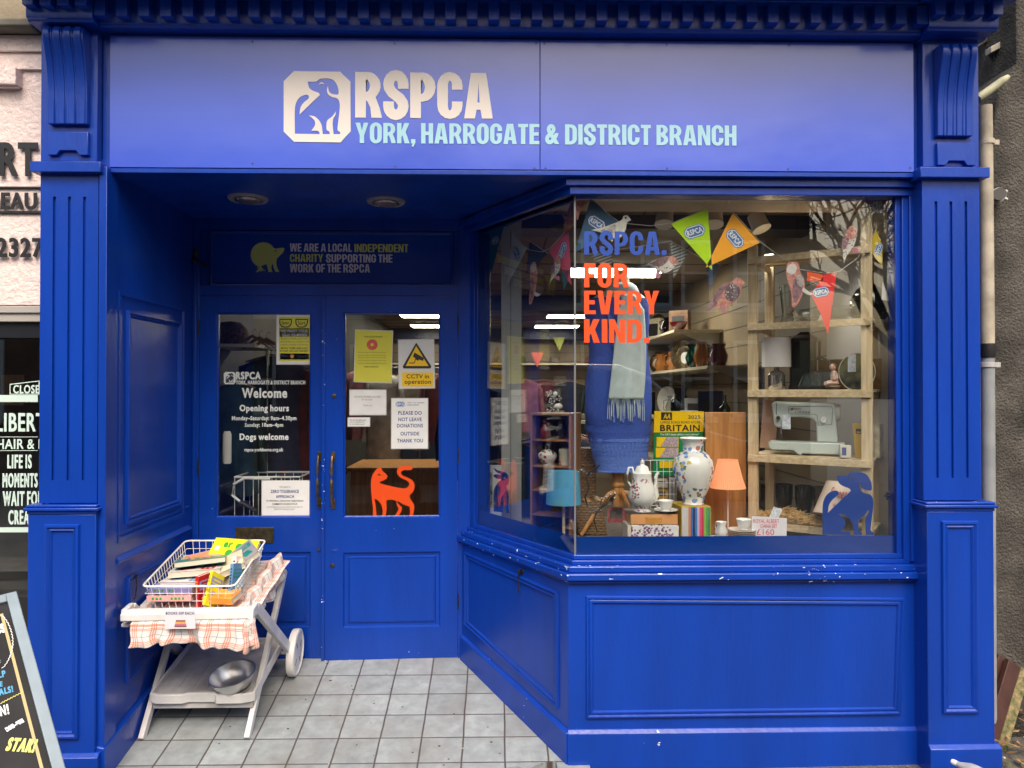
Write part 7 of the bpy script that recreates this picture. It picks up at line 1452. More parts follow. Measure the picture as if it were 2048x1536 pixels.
# blue lamp
y = 0.42; K = kx(y); p = Vector((X(1127, y), y, PZ)); o = item('blue_lamp', 'table lamp with a bright blue drum shade behind the corner of the glass', 'lamp', p)
b = B(); b.lathe([(35 * K, Z(1008, y) - PZ), (35.5 * K, Z(1008, y) - PZ + .001), (31.5 * K, Z(943, y) - PZ), (31 * K, Z(943, y) - PZ)], p, 40); b.build('shade', M('sky_blue_fabric', (0.09, 0.36, 0.58), 0.75, var=0.05, vs=30, bump=0.1, bs=200), o)
b = B(); b.lathe([(0.05, 0), (0.05, 0.008), (0.008, 0.014), (0.007, Z(960, y) - PZ), (0, Z(960, y) - PZ)], p, 16); b.build('stem', pine, o)
# wicker hamper
def wicker():
    m = bpy.data.materials.new('woven_wicker'); m.use_nodes = True; nt = m.node_tree; b = nt.nodes['Principled BSDF']; tc = nt.nodes.new('ShaderNodeTexCoord')
    w1 = nt.nodes.new('ShaderNodeTexWave'); w1.wave_type = 'BANDS'; w1.bands_direction = 'Z'; w1.inputs['Scale'].default_value = 38; w1.inputs['Distortion'].default_value = 1.5; nt.links.new(tc.outputs['Object'], w1.inputs['Vector'])
    ck = nt.nodes.new('ShaderNodeTexChecker'); ck.inputs['Scale'].default_value = 70; nt.links.new(tc.outputs['Object'], ck.inputs['Vector'])
    mx = nt.nodes.new('ShaderNodeMath'); mx.operation = 'MULTIPLY_ADD'; mx.inputs[1].default_value = 0.3; nt.links.new(ck.outputs['Fac'], mx.inputs[0]); nt.links.new(w1.outputs['Fac'], mx.inputs[2])
    r = nt.nodes.new('ShaderNodeValToRGB'); r.color_ramp.elements[0].color = (0.04, 0.02, 0.01, 1); r.color_ramp.elements[1].color = (0.40, 0.24, 0.12, 1); r.color_ramp.elements[0].position = .2; nt.links.new(mx.outputs[0], r.inputs[0]); nt.links.new(r.outputs[0], b.inputs['Base Color'])
    bp = nt.nodes.new('ShaderNodeBump'); bp.inputs['Strength'].default_value = 1; bp.inputs['Distance'].default_value = 0.006; nt.links.new(mx.outputs[0], bp.inputs['Height']); nt.links.new(bp.outputs[0], b.inputs['Normal']); b.inputs['Roughness'].default_value = .6; return m
wk = wicker(); y = 0.70; b = B(); b.box(X(1153, y), X(1192, y), y, y + 0.12, PZ, Z(897, y)); tag(b.build('wicker_hamper', wk, bevel=0.008), 'upright wicker hamper left of the mannequin', 'basket')
y = 0.52; b = B(); b.hexa([(X(1156, y), y, PZ), (X(1215, y), y, PZ), (X(1215, y), y + .15, PZ), (X(1156, y), y + .15, PZ), (X(1150, y), y - .01, Z(1008, y)), (X(1205, y), y - .01, Z(1008, y) + .02), (X(1205, y), y + .16, Z(1008, y) + .02), (X(1150, y), y + .16, Z(1008, y))]); tag(b.build('wicker_basket', wk, bevel=0.008), 'low wicker basket in front of the hamper', 'basket')
# black metal stands with beads
y = 0.36; K = kx(y); o = item('metal_flower', 'black wire candle stand ending in glass beads before the wooden tripod', 'ornament', P(1193, 1065, y)); b = B()
def pth(l): return [P(a, c, y - 0.01 * i) for i, (a, c) in enumerate(l)]
b.tube(pth([(1195, 1065), (1188, 1040), (1193, 1025), (1200, 1018)]), 0.003, 6); b.tube(pth([(1175, 1012), (1170, 995), (1178, 975), (1172, 955), (1180, 945), (1200, 930)]), 0.004, 6); b.tube(pth([(1175, 1012), (1190, 1022), (1205, 1022)]), 0.0035, 6); b.tube(pth([(1162, 938), (1178, 950), (1197, 940)]), 0.0025, 6)
for ex, ey in ((1203, 998), (1212, 995), (1221, 990), (1230, 988), (1229, 995)): b.tube(pth([(1198, 1020), ((1198 + ex) / 2, (1020 + ey) / 2 + 2), (ex, ey)]), 0.0018, 5)
b.build('wire', black, o); b = B()
for ex, ey in ((1203, 997), (1212, 994), (1221, 989), (1230, 987), (1229, 996), (1181, 947), (1163, 940), (1197, 1021)): b.ball(P(ex, ey, y - 0.02), 2.6 * K, 10, 7)
b.build('bead', M('pearl_bead', (0.35, 0.42, 0.48), 0.1, metal=0.6), o)
# folded mustard/red things low left, hanging print
y = 0.98; f_ = Fr((0, y, 0)); o = item('framed_picture', 'framed black and white picture standing behind the hare sticker', 'picture', f_(*f_.px(985, 1000))); sheet(f_, 966, 930, 1003, 1032, 'mount', paper, o); sheet(f_, 970, 945, 985, 1015, 'print', M('bw_print', (0.45, 0.45, 0.45), 0.5, var=0.9, vs=40, col2=(0.03, 0.03, 0.03)), o, h=0.0015)

# ------------------------------------------------------------------ bunting and paper birds
stringm = M('white_tape', (0.65, 0.63, 0.58), 0.8)
def fabric(n, c): return M('pennant_' + n, c, 0.75, bump=0.1, bs=200)
def bun(name, label, fr_, strings, pens):
    o = item(name, label, 'bunting', fr_(*fr_.px(*strings[0][0])))
    for st in strings:
        b = B(); b.tube([fr_(*fr_.px(*q), 0.002) for q in st], 0.0035, 6, flat=(1, .4)); b.build('string', stringm, o)
    for tri, m_, bd in pens:
        q = [(*fr_.px(*t), 1) for t in tri]; f2 = fr_
        p_ = shape([q], fr_, 'pennant', m_, o, h=0.0, th=0.001, sm=False)
        if bd: c = fr_.px(bd[0], bd[1]); badge(fr_, c[0], c[1], bd[2], R(bd[3]), p_, 0.0012)
    return o
fbun = Fr((0, Y_GL + 0.07, 0)); tc_ = fabric('teal', (0.03, 0.09, 0.17)); dk_t = fabric('green', (0.01, 0.13, 0.12))
def gingham(name, c1, c2, per=90):
    m = M(name, c1, 0.85); nt = m.node_tree; tc = nt.nodes.new('ShaderNodeTexCoord'); ck = nt.nodes.new('ShaderNodeTexChecker'); ck.inputs['Scale'].default_value = per; ck.inputs[1].default_value = (*c1, 1); ck.inputs[2].default_value = (*c2, 1); nt.links.new(tc.outputs['Object'], ck.inputs['Vector']); nt.links.new(ck.outputs['Color'], nt.nodes['Principled BSDF'].inputs['Base Color']); return m
ging = gingham('gingham_navy', (0.02, 0.04, 0.09), (0.10, 0.14, 0.22), 140); 
def striped(name, c1, c2, sc_=40):
    m = M(name, c1, 0.85); nt = m.node_tree; tc = nt.nodes.new('ShaderNodeTexCoord'); mp = nt.nodes.new('ShaderNodeMapping'); mp.inputs['Rotation'].default_value = (0, R(20), 0); wv = nt.nodes.new('ShaderNodeTexWave'); wv.bands_direction = 'Z'; wv.inputs['Scale'].default_value = sc_; r = nt.nodes.new('ShaderNodeValToRGB'); r.color_ramp.interpolation = 'CONSTANT'; r.color_ramp.elements[0].color = (*c1, 1); r.color_ramp.elements[1].color = (*c2, 1); r.color_ramp.elements[1].position = .5
    nt.links.new(tc.outputs['Object'], mp.inputs[0]); nt.links.new(mp.outputs[0], wv.inputs['Vector']); nt.links.new(wv.outputs['Fac'], r.inputs[0]); nt.links.new(r.outputs[0], nt.nodes['Principled BSDF'].inputs['Base Color']); return m
strp = striped('ticking_stripe', (0.35, 0.34, 0.30), (0.07, 0.09, 0.12), 22)
bun('bunting', 'bright charity pennant bunting strung across the front pane', fbun, [[(1184, 392), (1212, 425), (1241, 446), (1300, 452), (1345, 446), (1412, 418), (1432, 402)], [(1456, 402), (1466, 424), (1520, 484), (1560, 513), (1583, 527)], [(1600, 539), (1650, 547), (1678, 543), (1710, 520), (1735, 492), (1752, 458)]],
    [([(1181, 397), (1246, 452), (1150, 505)], tc_, (1193, 446, 0.088, -33)), ([(1341, 447), (1415.5, 418), (1424.4, 541)], fabric('lime', (0.42, 0.68, 0.0)), (1389, 463, 0.100, 18)), ([(1465.6, 426), (1519.4, 485.5), (1411.3, 535.5)], fabric('orange', (0.83, 0.36, 0.02)), (1470, 477, 0.098, -50)),
     ([(1650, 548), (1673, 545), (1656, 670), (1640, 625), (1621, 588)], fabric('red', (0.74, 0.03, 0.03)), (1641.5, 584, 0.078, 12)), ([(1614, 542), (1647, 550), (1645, 562), (1614, 562)], fabric('coral', (0.72, 0.10, 0.03)), None), ([(1752, 459), (1765, 491), (1764, 535), (1736, 493)], fabric('mustard', (0.55, 0.40, 0.02)), (1757, 498, 0.058, 68)), ([(1765, 564), (1781, 603), (1763, 599)], fabric('white', (0.55, 0.55, 0.57)), None)])
fbb = Fr(fb(0, 0, -0.06), -D2, (0, 0, 1))
bun('bunting', 'darker pennant bunting strung across the splayed side pane', fbb, [[(975, 456), (1012, 448), (1020, 440)], [(1018, 445), (1033, 480), (1060, 500), (1085, 504), (1100, 497), (1135, 460), (1149, 440)]],
    [([(978.7, 455), (1007.5, 453), (981, 555)], dk_t, (991, 481, 0.075, 0)), ([(1025, 467), (1054, 497), (1014, 572.6)], fabric('grey', (0.56, 0.60, 0.58)), (1033.4, 506, 0.085, -55)), ([(1097, 502), (1137, 461), (1143.6, 571.5)], fabric('pink', (0.62, 0.10, 0.17)), (1125.5, 501, 0.085, 55)), ([(1121, 537), (1140, 542), (1129, 581)], fabric('teal2', (0.03, 0.12, 0.15)), None)])
fbk = Fr((0, Y_GL + 0.13, 0)); bun('fabric_bunting', 'gingham and striped cloth bunting hanging behind the slogan', fbk, [[(1160, 480), (1230, 500), (1300, 490), (1340, 482), (1400, 515), (1440, 528)]], [([(1340.6, 484), (1377, 504), (1347, 557)], strp, None), ([(1175, 508), (1225, 495), (1222, 545)], strp, None), ([(1410, 526), (1440, 528), (1420, 578)], ging, None)])
fbc = Fr(fb(0, 0, -0.10), -D2, (0, 0, 1)); bun('fabric_bunting', 'navy gingham cloth pennant hanging in the side window', fbc, [[(1056, 480), (1097, 507)]], [([(1059.5, 482), (1096, 506), (1051.8, 550)], ging, None)])
sal = M('print_salmon', (0.62, 0.30, 0.22), 0.7, var=0.5, vs=70, col2=(0.36, 0.13, 0.14)); mauve = M('print_mauve', (0.25, 0.14, 0.17), 0.7, var=0.4, vs=60); pinkp = M('print_pink', (0.45, 0.18, 0.24), 0.7)
def spots(name, c1, c2, sc_):
    m = M(name, c1, 0.7); nt = m.node_tree; tc = nt.nodes.new('ShaderNodeTexCoord'); vo = nt.nodes.new('ShaderNodeTexVoronoi'); vo.inputs['Scale'].default_value = sc_; vo.inputs['Randomness'].default_value = .6; r = nt.nodes.new('ShaderNodeValToRGB'); r.color_ramp.interpolation = 'CONSTANT'; r.color_ramp.elements[0].color = (*c2, 1); r.color_ramp.elements[1].color = (*c1, 1); r.color_ramp.elements[1].position = .36; nt.links.new(tc.outputs['Object'], vo.inputs['Vector']); nt.links.new(vo.outputs['Distance'], r.inputs[0]); nt.links.new(r.outputs[0], nt.nodes['Principled BSDF'].inputs['Base Color']); return m
wsp = spots('white_breast_dark_spots', (0.62, 0.58, 0.55), (0.10, 0.08, 0.08), 110); dsp = spots('dark_breast_white_spots', (0.12, 0.08, 0.10), (0.6, 0.55, 0.52), 95); wp = M('paper_bird_white', (0.60, 0.58, 0.56), 0.7, var=0.12, vs=50)
def bird(label, fr_, parts):
    o = item('paper_bird', label, 'paper bird', fr_(*fr_.px(*parts[0][2][0][:2])), 'printed paper birds hung in the window')
    for i, (nm, m_, pl) in enumerate(parts): shape([[(*fr_.px(q[0], q[1]), *q[2:]) for q in pl]], fr_, nm, m_, o, h=0.0010 * i, th=0.0008)
f1 = Fr((0, Y_GL + 0.055, 0)); f2_ = Fr(fb(0, 0, -0.045), -D2, (0, 0, 1))
bird('white paper dove facing right above the slogan', f1, [('body', wp, [(1182, 460, 1), (1205, 455), (1225, 448), (1243, 440), (1247, 432), (1255, 431), (1262, 440, 1), (1254, 446), (1250, 462), (1236, 478), (1218, 472), (1200, 464)]), ('wing', M('dove_wing', (0.42, 0.40, 0.38), 0.7, var=0.4, vs=80), [(1200, 462, 1), (1218, 452), (1232, 450), (1228, 466), (1212, 466)]), ('eye', ink, [(1251, 434), (1254, 436), (1251, 438), (1249, 436)]), ('leg', wp, [(1222, 470, 1), (1226, 478), (1224, 484, 1), (1219, 476)])])
bird('mauve backed thrush facing right beside the lime pennant', f1, [('body', wsp, [(1286, 533, 1), (1300, 524), (1315, 518), (1332, 513), (1345, 513), (1352, 520), (1356, 525, 1), (1350, 532), (1340, 542), (1325, 546), (1310, 538), (1300, 530)]), ('wing', mauve, [(1300, 528, 1), (1318, 517), (1336, 514), (1332, 526), (1318, 533)]), ('head', sal, [(1336, 514, 1), (1347, 512), (1353, 520), (1356, 525, 1), (1347, 529), (1340, 524)]), ('leg', pinkp, [(1312, 540, 1), (1318, 542), (1321, 553), (1316, 557, 1), (1310, 555, 1)])])
bird('plump spotted partridge facing right at the middle of the front pane', f1, [('body', sal, [(1412, 622, 1), (1424, 600), (1432, 583), (1448, 568), (1465, 562), (1472, 556), (1482, 558), (1490, 566, 1), (1484, 572), (1480, 590), (1468, 604), (1452, 614), (1436, 616), (1425, 612)]), ('wing', mauve, [(1424, 602, 1), (1434, 580), (1452, 567), (1462, 566), (1448, 582), (1436, 600)]), ('breast', dsp, [(1462, 567, 1), (1476, 572), (1480, 586), (1468, 602), (1452, 596), (1450, 580)]), ('tail', mauve, [(1412, 622, 1), (1426, 598, 1), (1434, 606), (1420, 620, 1)]), ('leg', pinkp, [(1441, 612, 1), (1450, 614), (1450, 622), (1458, 627, 1), (1445, 624)])])
bird('pale barn owl hanging over the red pennant', f1, [('body', sal, [(1572, 545), (1575, 528), (1585, 523), (1597, 528), (1600, 543), (1608, 558), (1609, 575), (1602, 595), (1592, 612), (1584, 613), (1583, 590), (1578, 570)]), ('wing', mauve, [(1586, 560, 1), (1596, 556), (1604, 572), (1600, 592), (1590, 606), (1585, 588)]), ('face', wp, [(1573, 538), (1580, 529), (1588, 528), (1593, 536), (1590, 546), (1582, 549), (1575, 545)]), ('wing_panel', M('owl_grey', (0.40, 0.36, 0.36), 0.7, var=0.4, vs=90), [(1592, 552, 1), (1602, 550), (1607, 566), (1602, 574), (1594, 566)]), ('leg', wp, [(1606, 575, 1), (1618, 584), (1627, 588, 1), (1616, 590), (1604, 582)])])
bird('thrush hanging head up beside the right post of the shelving', f1, [('body', wsp, [(1688, 527, 1), (1686, 505), (1690, 480), (1700, 462), (1706, 454), (1714, 462), (1712, 478), (1706, 494), (1698, 506), (1692, 514)]), ('wing', mauve, [(1686, 500, 1), (1683, 482), (1692, 470), (1698, 478), (1692, 496)]), ('head', sal, [(1690, 470), (1697, 456), (1704, 452), (1713, 460), (1710, 474), (1700, 478)]), ('leg', pinkp, [(1702, 496, 1), (1716, 498), (1720, 506, 1), (1706, 505)])])
bird('pink robin at the top right corner of the front pane', f1, [('body', wsp, [(1728, 402), (1742, 394), (1764, 393), (1782, 400), (1780, 420), (1762, 426), (1745, 424), (1736, 412)]), ('head', sal, [(1762, 396), (1778, 396), (1785, 408), (1780, 422), (1768, 418)]), ('wing', pinkp, [(1726, 394, 1), (1740, 396), (1746, 406), (1734, 408)])])
bird('russet bird clinging to the tape at the top of the corner joint', f1, [('body', sal, [(1152, 402), (1166, 397), (1176, 395), (1181, 399, 1), (1172, 408), (1162, 420), (1154, 440)]), ('head', sal, [(1168, 396), (1177, 394), (1181, 399), (1174, 404)])])
bird('russet bird body seen through the side pane at its top right', f2_, [('body', M('print_rust', (0.28, 0.08, 0.04), 0.7, var=0.6, vs=60, col2=(0.10, 0.04, 0.03)), [(1149, 400), (1140, 410), (1134, 430), (1128, 448), (1126, 466, 1), (1138, 460), (1148, 445)]), ('wing', mauve, [(1122, 418, 1), (1128, 428), (1134, 436), (1128, 438)])])
bird('small barn owl hanging beside the grey column', f2_, [('body', sal, [(1060, 535), (1064, 525), (1071, 525), (1075, 538), (1074, 560), (1070, 585), (1063, 608, 1), (1058, 606), (1060, 575)]), ('face', wp, [(1062, 536), (1065, 529), (1071, 529), (1072, 540), (1066, 544)]), ('wing', mauve, [(1061, 560, 1), (1067, 556), (1068, 575), (1063, 596)]), ('leg', wp, [(1071, 583, 1), (1078, 587), (1085, 587, 1), (1076, 593), (1070, 590)])])
bird('small spotted thrush hanging over the pink pennant', f2_, [('body', wsp, [(1098, 575, 1), (1102, 555), (1107, 535), (1112, 520), (1118, 512), (1121, 525), (1118, 542), (1110, 553), (1102, 562)]), ('head', sal, [(1109, 522), (1114, 511), (1120, 512), (1121, 524), (1114, 528)]), ('wing', mauve, [(1103, 548, 1), (1104, 532), (1111, 528), (1109, 544)]), ('leg', pinkp, [(1108, 552, 1), (1119, 553), (1120, 562, 1), (1112, 557)])])
# ------------------------------------------------------------------ shop interior
XI0, XI1, YB, ZC, ZF = -1.78, X(1793, 0.2) + 0.03, 9.6, 2.75, 0.184
creamw = M('cream_slat_wall', (0.25, 0.19, 0.12), 0.6, var=0.15, vs=3); brownc = M('brown_ceiling_panel', (0.20, 0.145, 0.10), 0.6, var=0.10, vs=2); navyb = M('navy_beam', (0.008, 0.014, 0.05), 0.4)
b = B(); b.box(XI0 - 0.3, XI1 + 0.2, 0.18, YB + 0.2, ZC, ZC + 0.08); b.build('interior_ceiling', brownc, shop)
b = B()
for k in range(16):
    yy = 1.2 + k * 0.55; b.box(XI0, XI1, yy, yy + 0.012, ZC - 0.004, ZC)
for k in range(1, 7):
    xx = XI0 + k * (XI1 - XI0) / 7; b.box(xx, xx + 0.012, 0.2, YB, ZC - 0.0035, ZC + 0.0005)
b.build('panel_joints', M('joint_dark', (0.05, 0.035, 0.025), 0.7), shop)
b = B()
for yy, zz in ((1.12, 2.665), (4.9, 2.585), (9.3, 2.57)): b.box(XI0, XI1, yy, yy + 0.25, zz, ZC - 0.002)
b.build('ceiling_beam', navyb, shop)
b = B(); b.box(XI0, XI1, Y_DOOR + 0.06, YB, 0.10, ZF); b.build('interior_floor', M('shop_floor_vinyl', (0.12, 0.085, 0.06), 0.4, var=0.2, vs=2), shop)
b = B(); b.box(XI0 - 0.2, XI0, Y_DOOR + 0.1, YB, 0, ZC); b.build('interior_wall', M('dark_wall', (0.03, 0.025, 0.025), .7, var=.4, vs=4), shop); b = B(); b.box(XI1, XI1 + 0.12, 0.171, YB, 0, ZC); b.box(XI0 - 0.2, XI1 + 0.12, YB, YB + 0.1, 0, ZC); b.build('interior_wall', creamw, shop)
b = B(); z = 0.4
while z < 2.5: b.box(XI1 - 0.003, XI1 - 0.0003, 1.0, YB, z, z + 0.006); b.box(XI0, XI1, YB - 0.003, YB - 0.0003, z, z + 0.006); z += 0.15
b.build('slat_grooves', M('joint_dark', (0.05, 0.035, 0.025)), shop)
b = B(); b.box(XI1 - 0.006, XI1 - 0.0008, 0.172, 1.0, 0.9, ZC - 0.002); b.build('window_reveal', M('grey_reveal', (0.34, 0.33, 0.32), 0.6), shop)
b = B(); b.prism([(0.36, 0.172), (XI1 - 0.01, 0.172), (XI1 - 0.01, 0.42), (0.22, 0.42)], zg1, ZC - 0.002, lambda u, v, t: (u, v, t)); b.build('display_pelmet', M('pale_pelmet', (0.42, 0.34, 0.27), 0.6, var=0.15, vs=4), shop)
b = B(); b.box(0.0, XI1 - 0.01, 1.05, 1.07, 0.18, PZ); b.build('platform_back', dwood, shop)
pan = M('light_diffuser', (0.9, 0.9, 0.85), 0.5, emit=(1.0, 0.93, 0.76), es=17.0); tray = M('light_tray', (0.5, 0.5, 0.48), 0.5)
for (xa, xc_, ya, yc, lb) in ((0.62, 1.42, 2.90, 3.36, 'large ceiling light panel nearest the display window'), (0.70, 1.30, 6.75, 7.1, 'ceiling light panel over the middle of the shop, right row'), (0.62, 1.30, 8.35, 8.75, 'ceiling light panel nearest the back wall, right row'), (-1.30, -0.74, 6.75, 7.1, 'ceiling light panel seen at the top of the right door pane'), (-1.34, -0.86, 8.35, 8.75, 'ceiling light panel nearest the back wall, left row'), (-1.2, -0.6, 2.90, 3.36, 'ceiling light panel just inside the doors')):
    o = item('ceiling_light', lb, 'ceiling light', ((xa + xc_) / 2, (ya + yc) / 2, ZC - 0.03), 'lit ceiling panels in the shop'); b = B(); b.box(xa - 0.015, xc_ + 0.015, ya - 0.015, yc + 0.015, ZC - 0.03, ZC - 0.0045); b.build('tray', tray, o); b = B(); b.box(xa, xc_, ya, yc, ZC - 0.036, ZC - 0.0305); b.build('diffuser', pan, o)
for i, (px_, lb) in enumerate(((1329, 'white spotlight head above the slogan'), (1428, 'white spotlight head behind the green pennant'), (1516, 'white spotlight head right of the orange pennant'))):
    q = P(px_, 432 + (10 if i == 2 else 0), 0.75); o = item('spotlight', lb, 'spotlight', q, 'spotlights over the display'); b = B(); dr_ = Vector((0.3 * (1 if i == 2 else -.4), -0.35, -1)).normalized(); b.tube([q - dr_ * 0.045, q - dr_ * 0.04, q + dr_ * 0.03, q + dr_ * 0.055], [0.035, 0.045, 0.048, 0.052], 24); b.build('head', M('ribbed_white', (0.5, 0.48, 0.45), 0.5), o); b = B(); b.tube([q - dr_ * 0.03 + Vector((0, 0.01, 0)), Vector((q.x, q.y + 0.02, ZC))], 0.008, 8); b.build('stem', tray, o)
    sl = bpy.data.lights.new('spot_bulb', 'SPOT'); so = bpy.data.objects.new('spot_bulb', sl); C.objects.link(so); sl.energy = 16; sl.color = (1, .93, .84); sl.spot_size = R(95); sl.spot_blend = .7; sl.shadow_soft_size = .04; so.location = q + dr_ * .07; so.rotation_euler = dr_.to_track_quat('-Z', 'Y').to_euler(); so.parent = o; so.matrix_parent_inverse = o.matrix_basis.inverted()
cloths = [(0.012, 0.014, 0.03), (0.02, 0.02, 0.022), (0.03, 0.04, 0.09), (0.10, 0.015, 0.02), (0.05, 0.06, 0.07), (0.16, 0.13, 0.10), (0.02, 0.05, 0.06), (0.28, 0.10, 0.12), (0.04, 0.05, 0.02), (0.30, 0.28, 0.26), (0.06, 0.03, 0.08), (0.15, 0.05, 0.02)]
cmats = [M('cloth_%d' % i, c, 0.9, var=0.35, vs=9, bump=0.4, bs=14) for i, c in enumerate(cloths)]; cname = ['navy', 'black', 'dark blue', 'maroon', 'slate grey', 'taupe', 'dark teal', 'dusty pink', 'olive', 'pale grey', 'aubergine', 'rust brown']
rg = random.Random(21)
def garment(label, p, rz_, mi, length, width, group, facing=False):
    """hanging garment: hanger and a folded cloth body, hung from p"""
    L = Loc(p, rz_); o = item('garment', label, 'garment', p, group); w = width / 2; ph = rg.uniform(0, 6)
    n = 16; rows = [(0.0, 0.18), (0.03, 0.55), (0.07, 1.0), (0.16, 1.04), (0.35, 0.86), (0.6, 0.9), (0.8, 0.98), (1.0, 1.04)]
    b = B(); rings = []
    for t, k in rows:
        th = (0.022 + 0.02 * t) * (1.6 if facing else 1); rings.append(b.pts([L((w * k * math.cos(a), th * math.sin(a) * (1 + .45 * math.sin(a * 5 + ph) * t) , -0.05 - length * t + (0.012 * math.sin(a * 3 + ph) if t == 1 else 0))) for a in [2 * math.pi * j / n for j in range(n)]]))
    for a, d in zip(rings, rings[1:]):
        for j in range(n): b.f.append((a + j, a + (j + 1) % n, d + (j + 1) % n, d + j))
    if facing:
        for s_ in (-1, 1): b.tube([L((s_ * w * .92, 0, -0.13)), L((s_ * w * 1.12, 0, -0.4)), L((s_ * w * 1.1, -0.01, -0.05 - length * .8))], [0.045, 0.045, 0.035], 10, flat=(1, .6))
    b.build('cloth', cmats[mi], o, smooth=1.2)
    b = B(); b.tube([L((0, 0, -0.04)), L((0, 0, 0.0)), L((0.015, 0, 0.02)), L((0.025, 0, 0.0))], 0.0025, 5); b.tube([L((-w * .8, 0, -0.085)), L((0, 0, -0.035)), L((w * .8, 0, -0.085))], 0.006, 5); b.build('hanger', wood('hanger_wood', (0.25, 0.13, 0.06), (0.36, 0.2, 0.1)), o)
chrome = M('chrome', (0.6, 0.6, 0.6))
def rail(label, x, ya, yc, z, n, group, place, dx=0.0):
    o = item('clothes_rail', label, 'clothes rail', (x, ya, ZF)); b = B(); b.tube([(x, ya, z), (x + dx, yc, z)], 0.013, 10); b.build('bar', chrome, o)
    for yy, xx in ((ya + .03, x), (yc - .03, x + dx)):
        b = B(); b.tube([(xx, yy, z), (xx, yy, ZF + 0.03)], 0.012, 8); b.build('upright', chrome, o); b = B(); b.tube([(xx - 0.25, yy, ZF + 0.03), (xx + 0.25, yy, ZF + 0.03)], 0.012, 8); b.build('foot', chrome, o)
    for k in range(n):
        t = (k + .5) / n; mi = rg.randrange(len(cmats)); garment('%s garment, %s from the street on the rail %s' % (cname[mi], ('first second third fourth fifth sixth seventh eighth ninth tenth eleventh twelfth'.split())[k], place), Vector((x + dx * t, ya + .06 + (yc - ya - .12) * t, z)), rg.uniform(-.15, .15), mi, rg.uniform(.75, 1.15), rg.uniform(.40, .50), group)
rail('chrome clothes rail along the left wall behind the left door pane', -1.46, 1.45, 3.0, 1.97, 12, 'clothes on the left wall rail', 'by the left wall')
rail('chrome clothes rail behind the bookcase and column', 0.16, 1.75, 3.6, 1.36, 10, 'clothes on the middle rail', 'behind the column', dx=0.55)
rail('chrome clothes rail seen in the right door pane', -0.72, 3.6, 6.2, 1.93, 12, 'clothes on the centre rail', 'in the middle of the shop')
for k, (x, mi, l, w_, nm) in enumerate(((-1.3, 1, .8, .5, 'leftmost'), (-0.7, 5, .7, .48, 'second from the left'), (-0.1, 2, .9, .5, 'third from the left'), (0.40, 4, .75, .5, 'just right of the column, with a pale label'), (0.80, 3, .35, .42, 'shortest'), (1.25, 1, .95, .55, 'darkest, second from the right'), (1.75, 6, .8, .5, 'rightmost'))):
    garment('%s coat on the back wall, %s' % (cname[mi], nm), Vector((x, YB - .12, 2.0 - 0.02 * k)), 0, mi, l, w_, 'coats on the back wall', facing=True)
garment('dark blue coat hanging close behind the left edge of the side pane', Vector((-0.16, 1.75, 1.78)), R(20), 0, .62, .42, 'coats on the back wall', facing=True)
for x, y_, z_, mi, l, lb in ((-1.18, 3.25, 1.93, 7, .6, 'dusty pink top hung facing the right door pane'), (-0.98, 3.2, 1.9, 9, .75, 'pale grey shirt hung facing the right door pane'), (-0.74, 3.3, 1.93, 5, .7, 'taupe jacket hung facing the right door pane'), (-0.50, 3.2, 1.86, 3, .55, 'maroon top hung at the right of the right door pane'), (-1.64, 1.42, 1.80, 6, .7, 'dark teal shirt hung just inside the left door pane'), (-1.33, 1.60, 1.92, 3, .95, 'maroon coat hung at the right of the left door pane'), (-1.50, 1.9, 1.88, 9, .6, 'pale grey blouse hung behind the teal shirt'), (0.02, 2.6, 1.62, 9, .5, 'pale grey top hung beside the grey column'), (0.30, 4.2, 1.85, 7, .5, 'dusty pink dress hung above the brown bookcase')):
    garment(lb, Vector((x, y_, z_)), R(rg.uniform(-12, 12)), mi, l, .30, 'tops hung facing the street', facing=True)
for k in range(9):
    x = 0.2 + k * .17; p = Vector((x, 5.2 + (k % 3) * .1, 1.36)); mi = (7, 9, 11, 5, 3, 9, 6, 11, 5)[k]
    o = item('folded_jumper', '%s folded jumper, %s from the left on the table behind the mannequin' % (cname[mi], 'first second third fourth fifth sixth seventh eighth ninth'.split()[k]), 'jumper', p, 'folded jumpers on the table'); b = B(); b.box(x - .07, x + .07, p.y - .1, p.y + .1, 1.361, 1.41 + .02 * (k % 4)); b.build('fold', cmats[mi], o, bevel=.015)
o = item('display_table', 'cream table of folded jumpers in the middle of the shop', 'table', (.9, 5.3, ZF)); b = B(); b.box(.08, 1.68, 5.0, 5.6, 1.33, 1.36); b.build('table_top', M('cream_shelf', (0.52, 0.46, 0.34), 0.5), o)
for x in (.12, 1.64):
    for yy in (5.04, 5.56): b = B(); b.box(x - .025, x + .025, yy - .025, yy + .025, ZF, 1.33); b.build('leg', tray, o)
sh_m = M('cream_shelf', (0.52, 0.46, 0.34), 0.5)
o = item('wall_shelf', 'long cream shelf across the back wall above the coats', 'shelf', (0, YB, 2.16)); b = B(); b.box(XI0 + .01, XI1 - .01, YB - 0.34, YB - 0.004, 2.135, 2.16); b.build('board', sh_m, o)
for k, (x, r_, m_, lb, ct) in enumerate(((-1.4, .14, cmats[3], 'maroon felt hat on the back wall shelf', 'hat'), (-0.9, .13, cmats[1], 'black hat on the back wall shelf', 'hat'), (0.42, .13, cmats[8], 'olive hat on the back wall shelf', 'hat'), (1.0, .15, cmats[5], 'taupe hat on the back wall shelf near the pennants', 'hat'), (1.6, .14, cmats[11], 'rust brown hat at the right end of the back wall shelf', 'hat'))):
    lathed('hat', lb, ct, Vector((x, YB - .18, 2.161)), [(r_, 0), (r_ * 1.02, .008), (r_ * .62, .02), (r_ * .58, .10), (r_ * .4, .13), (0, .135)], m_, group='hats on the back shelf')
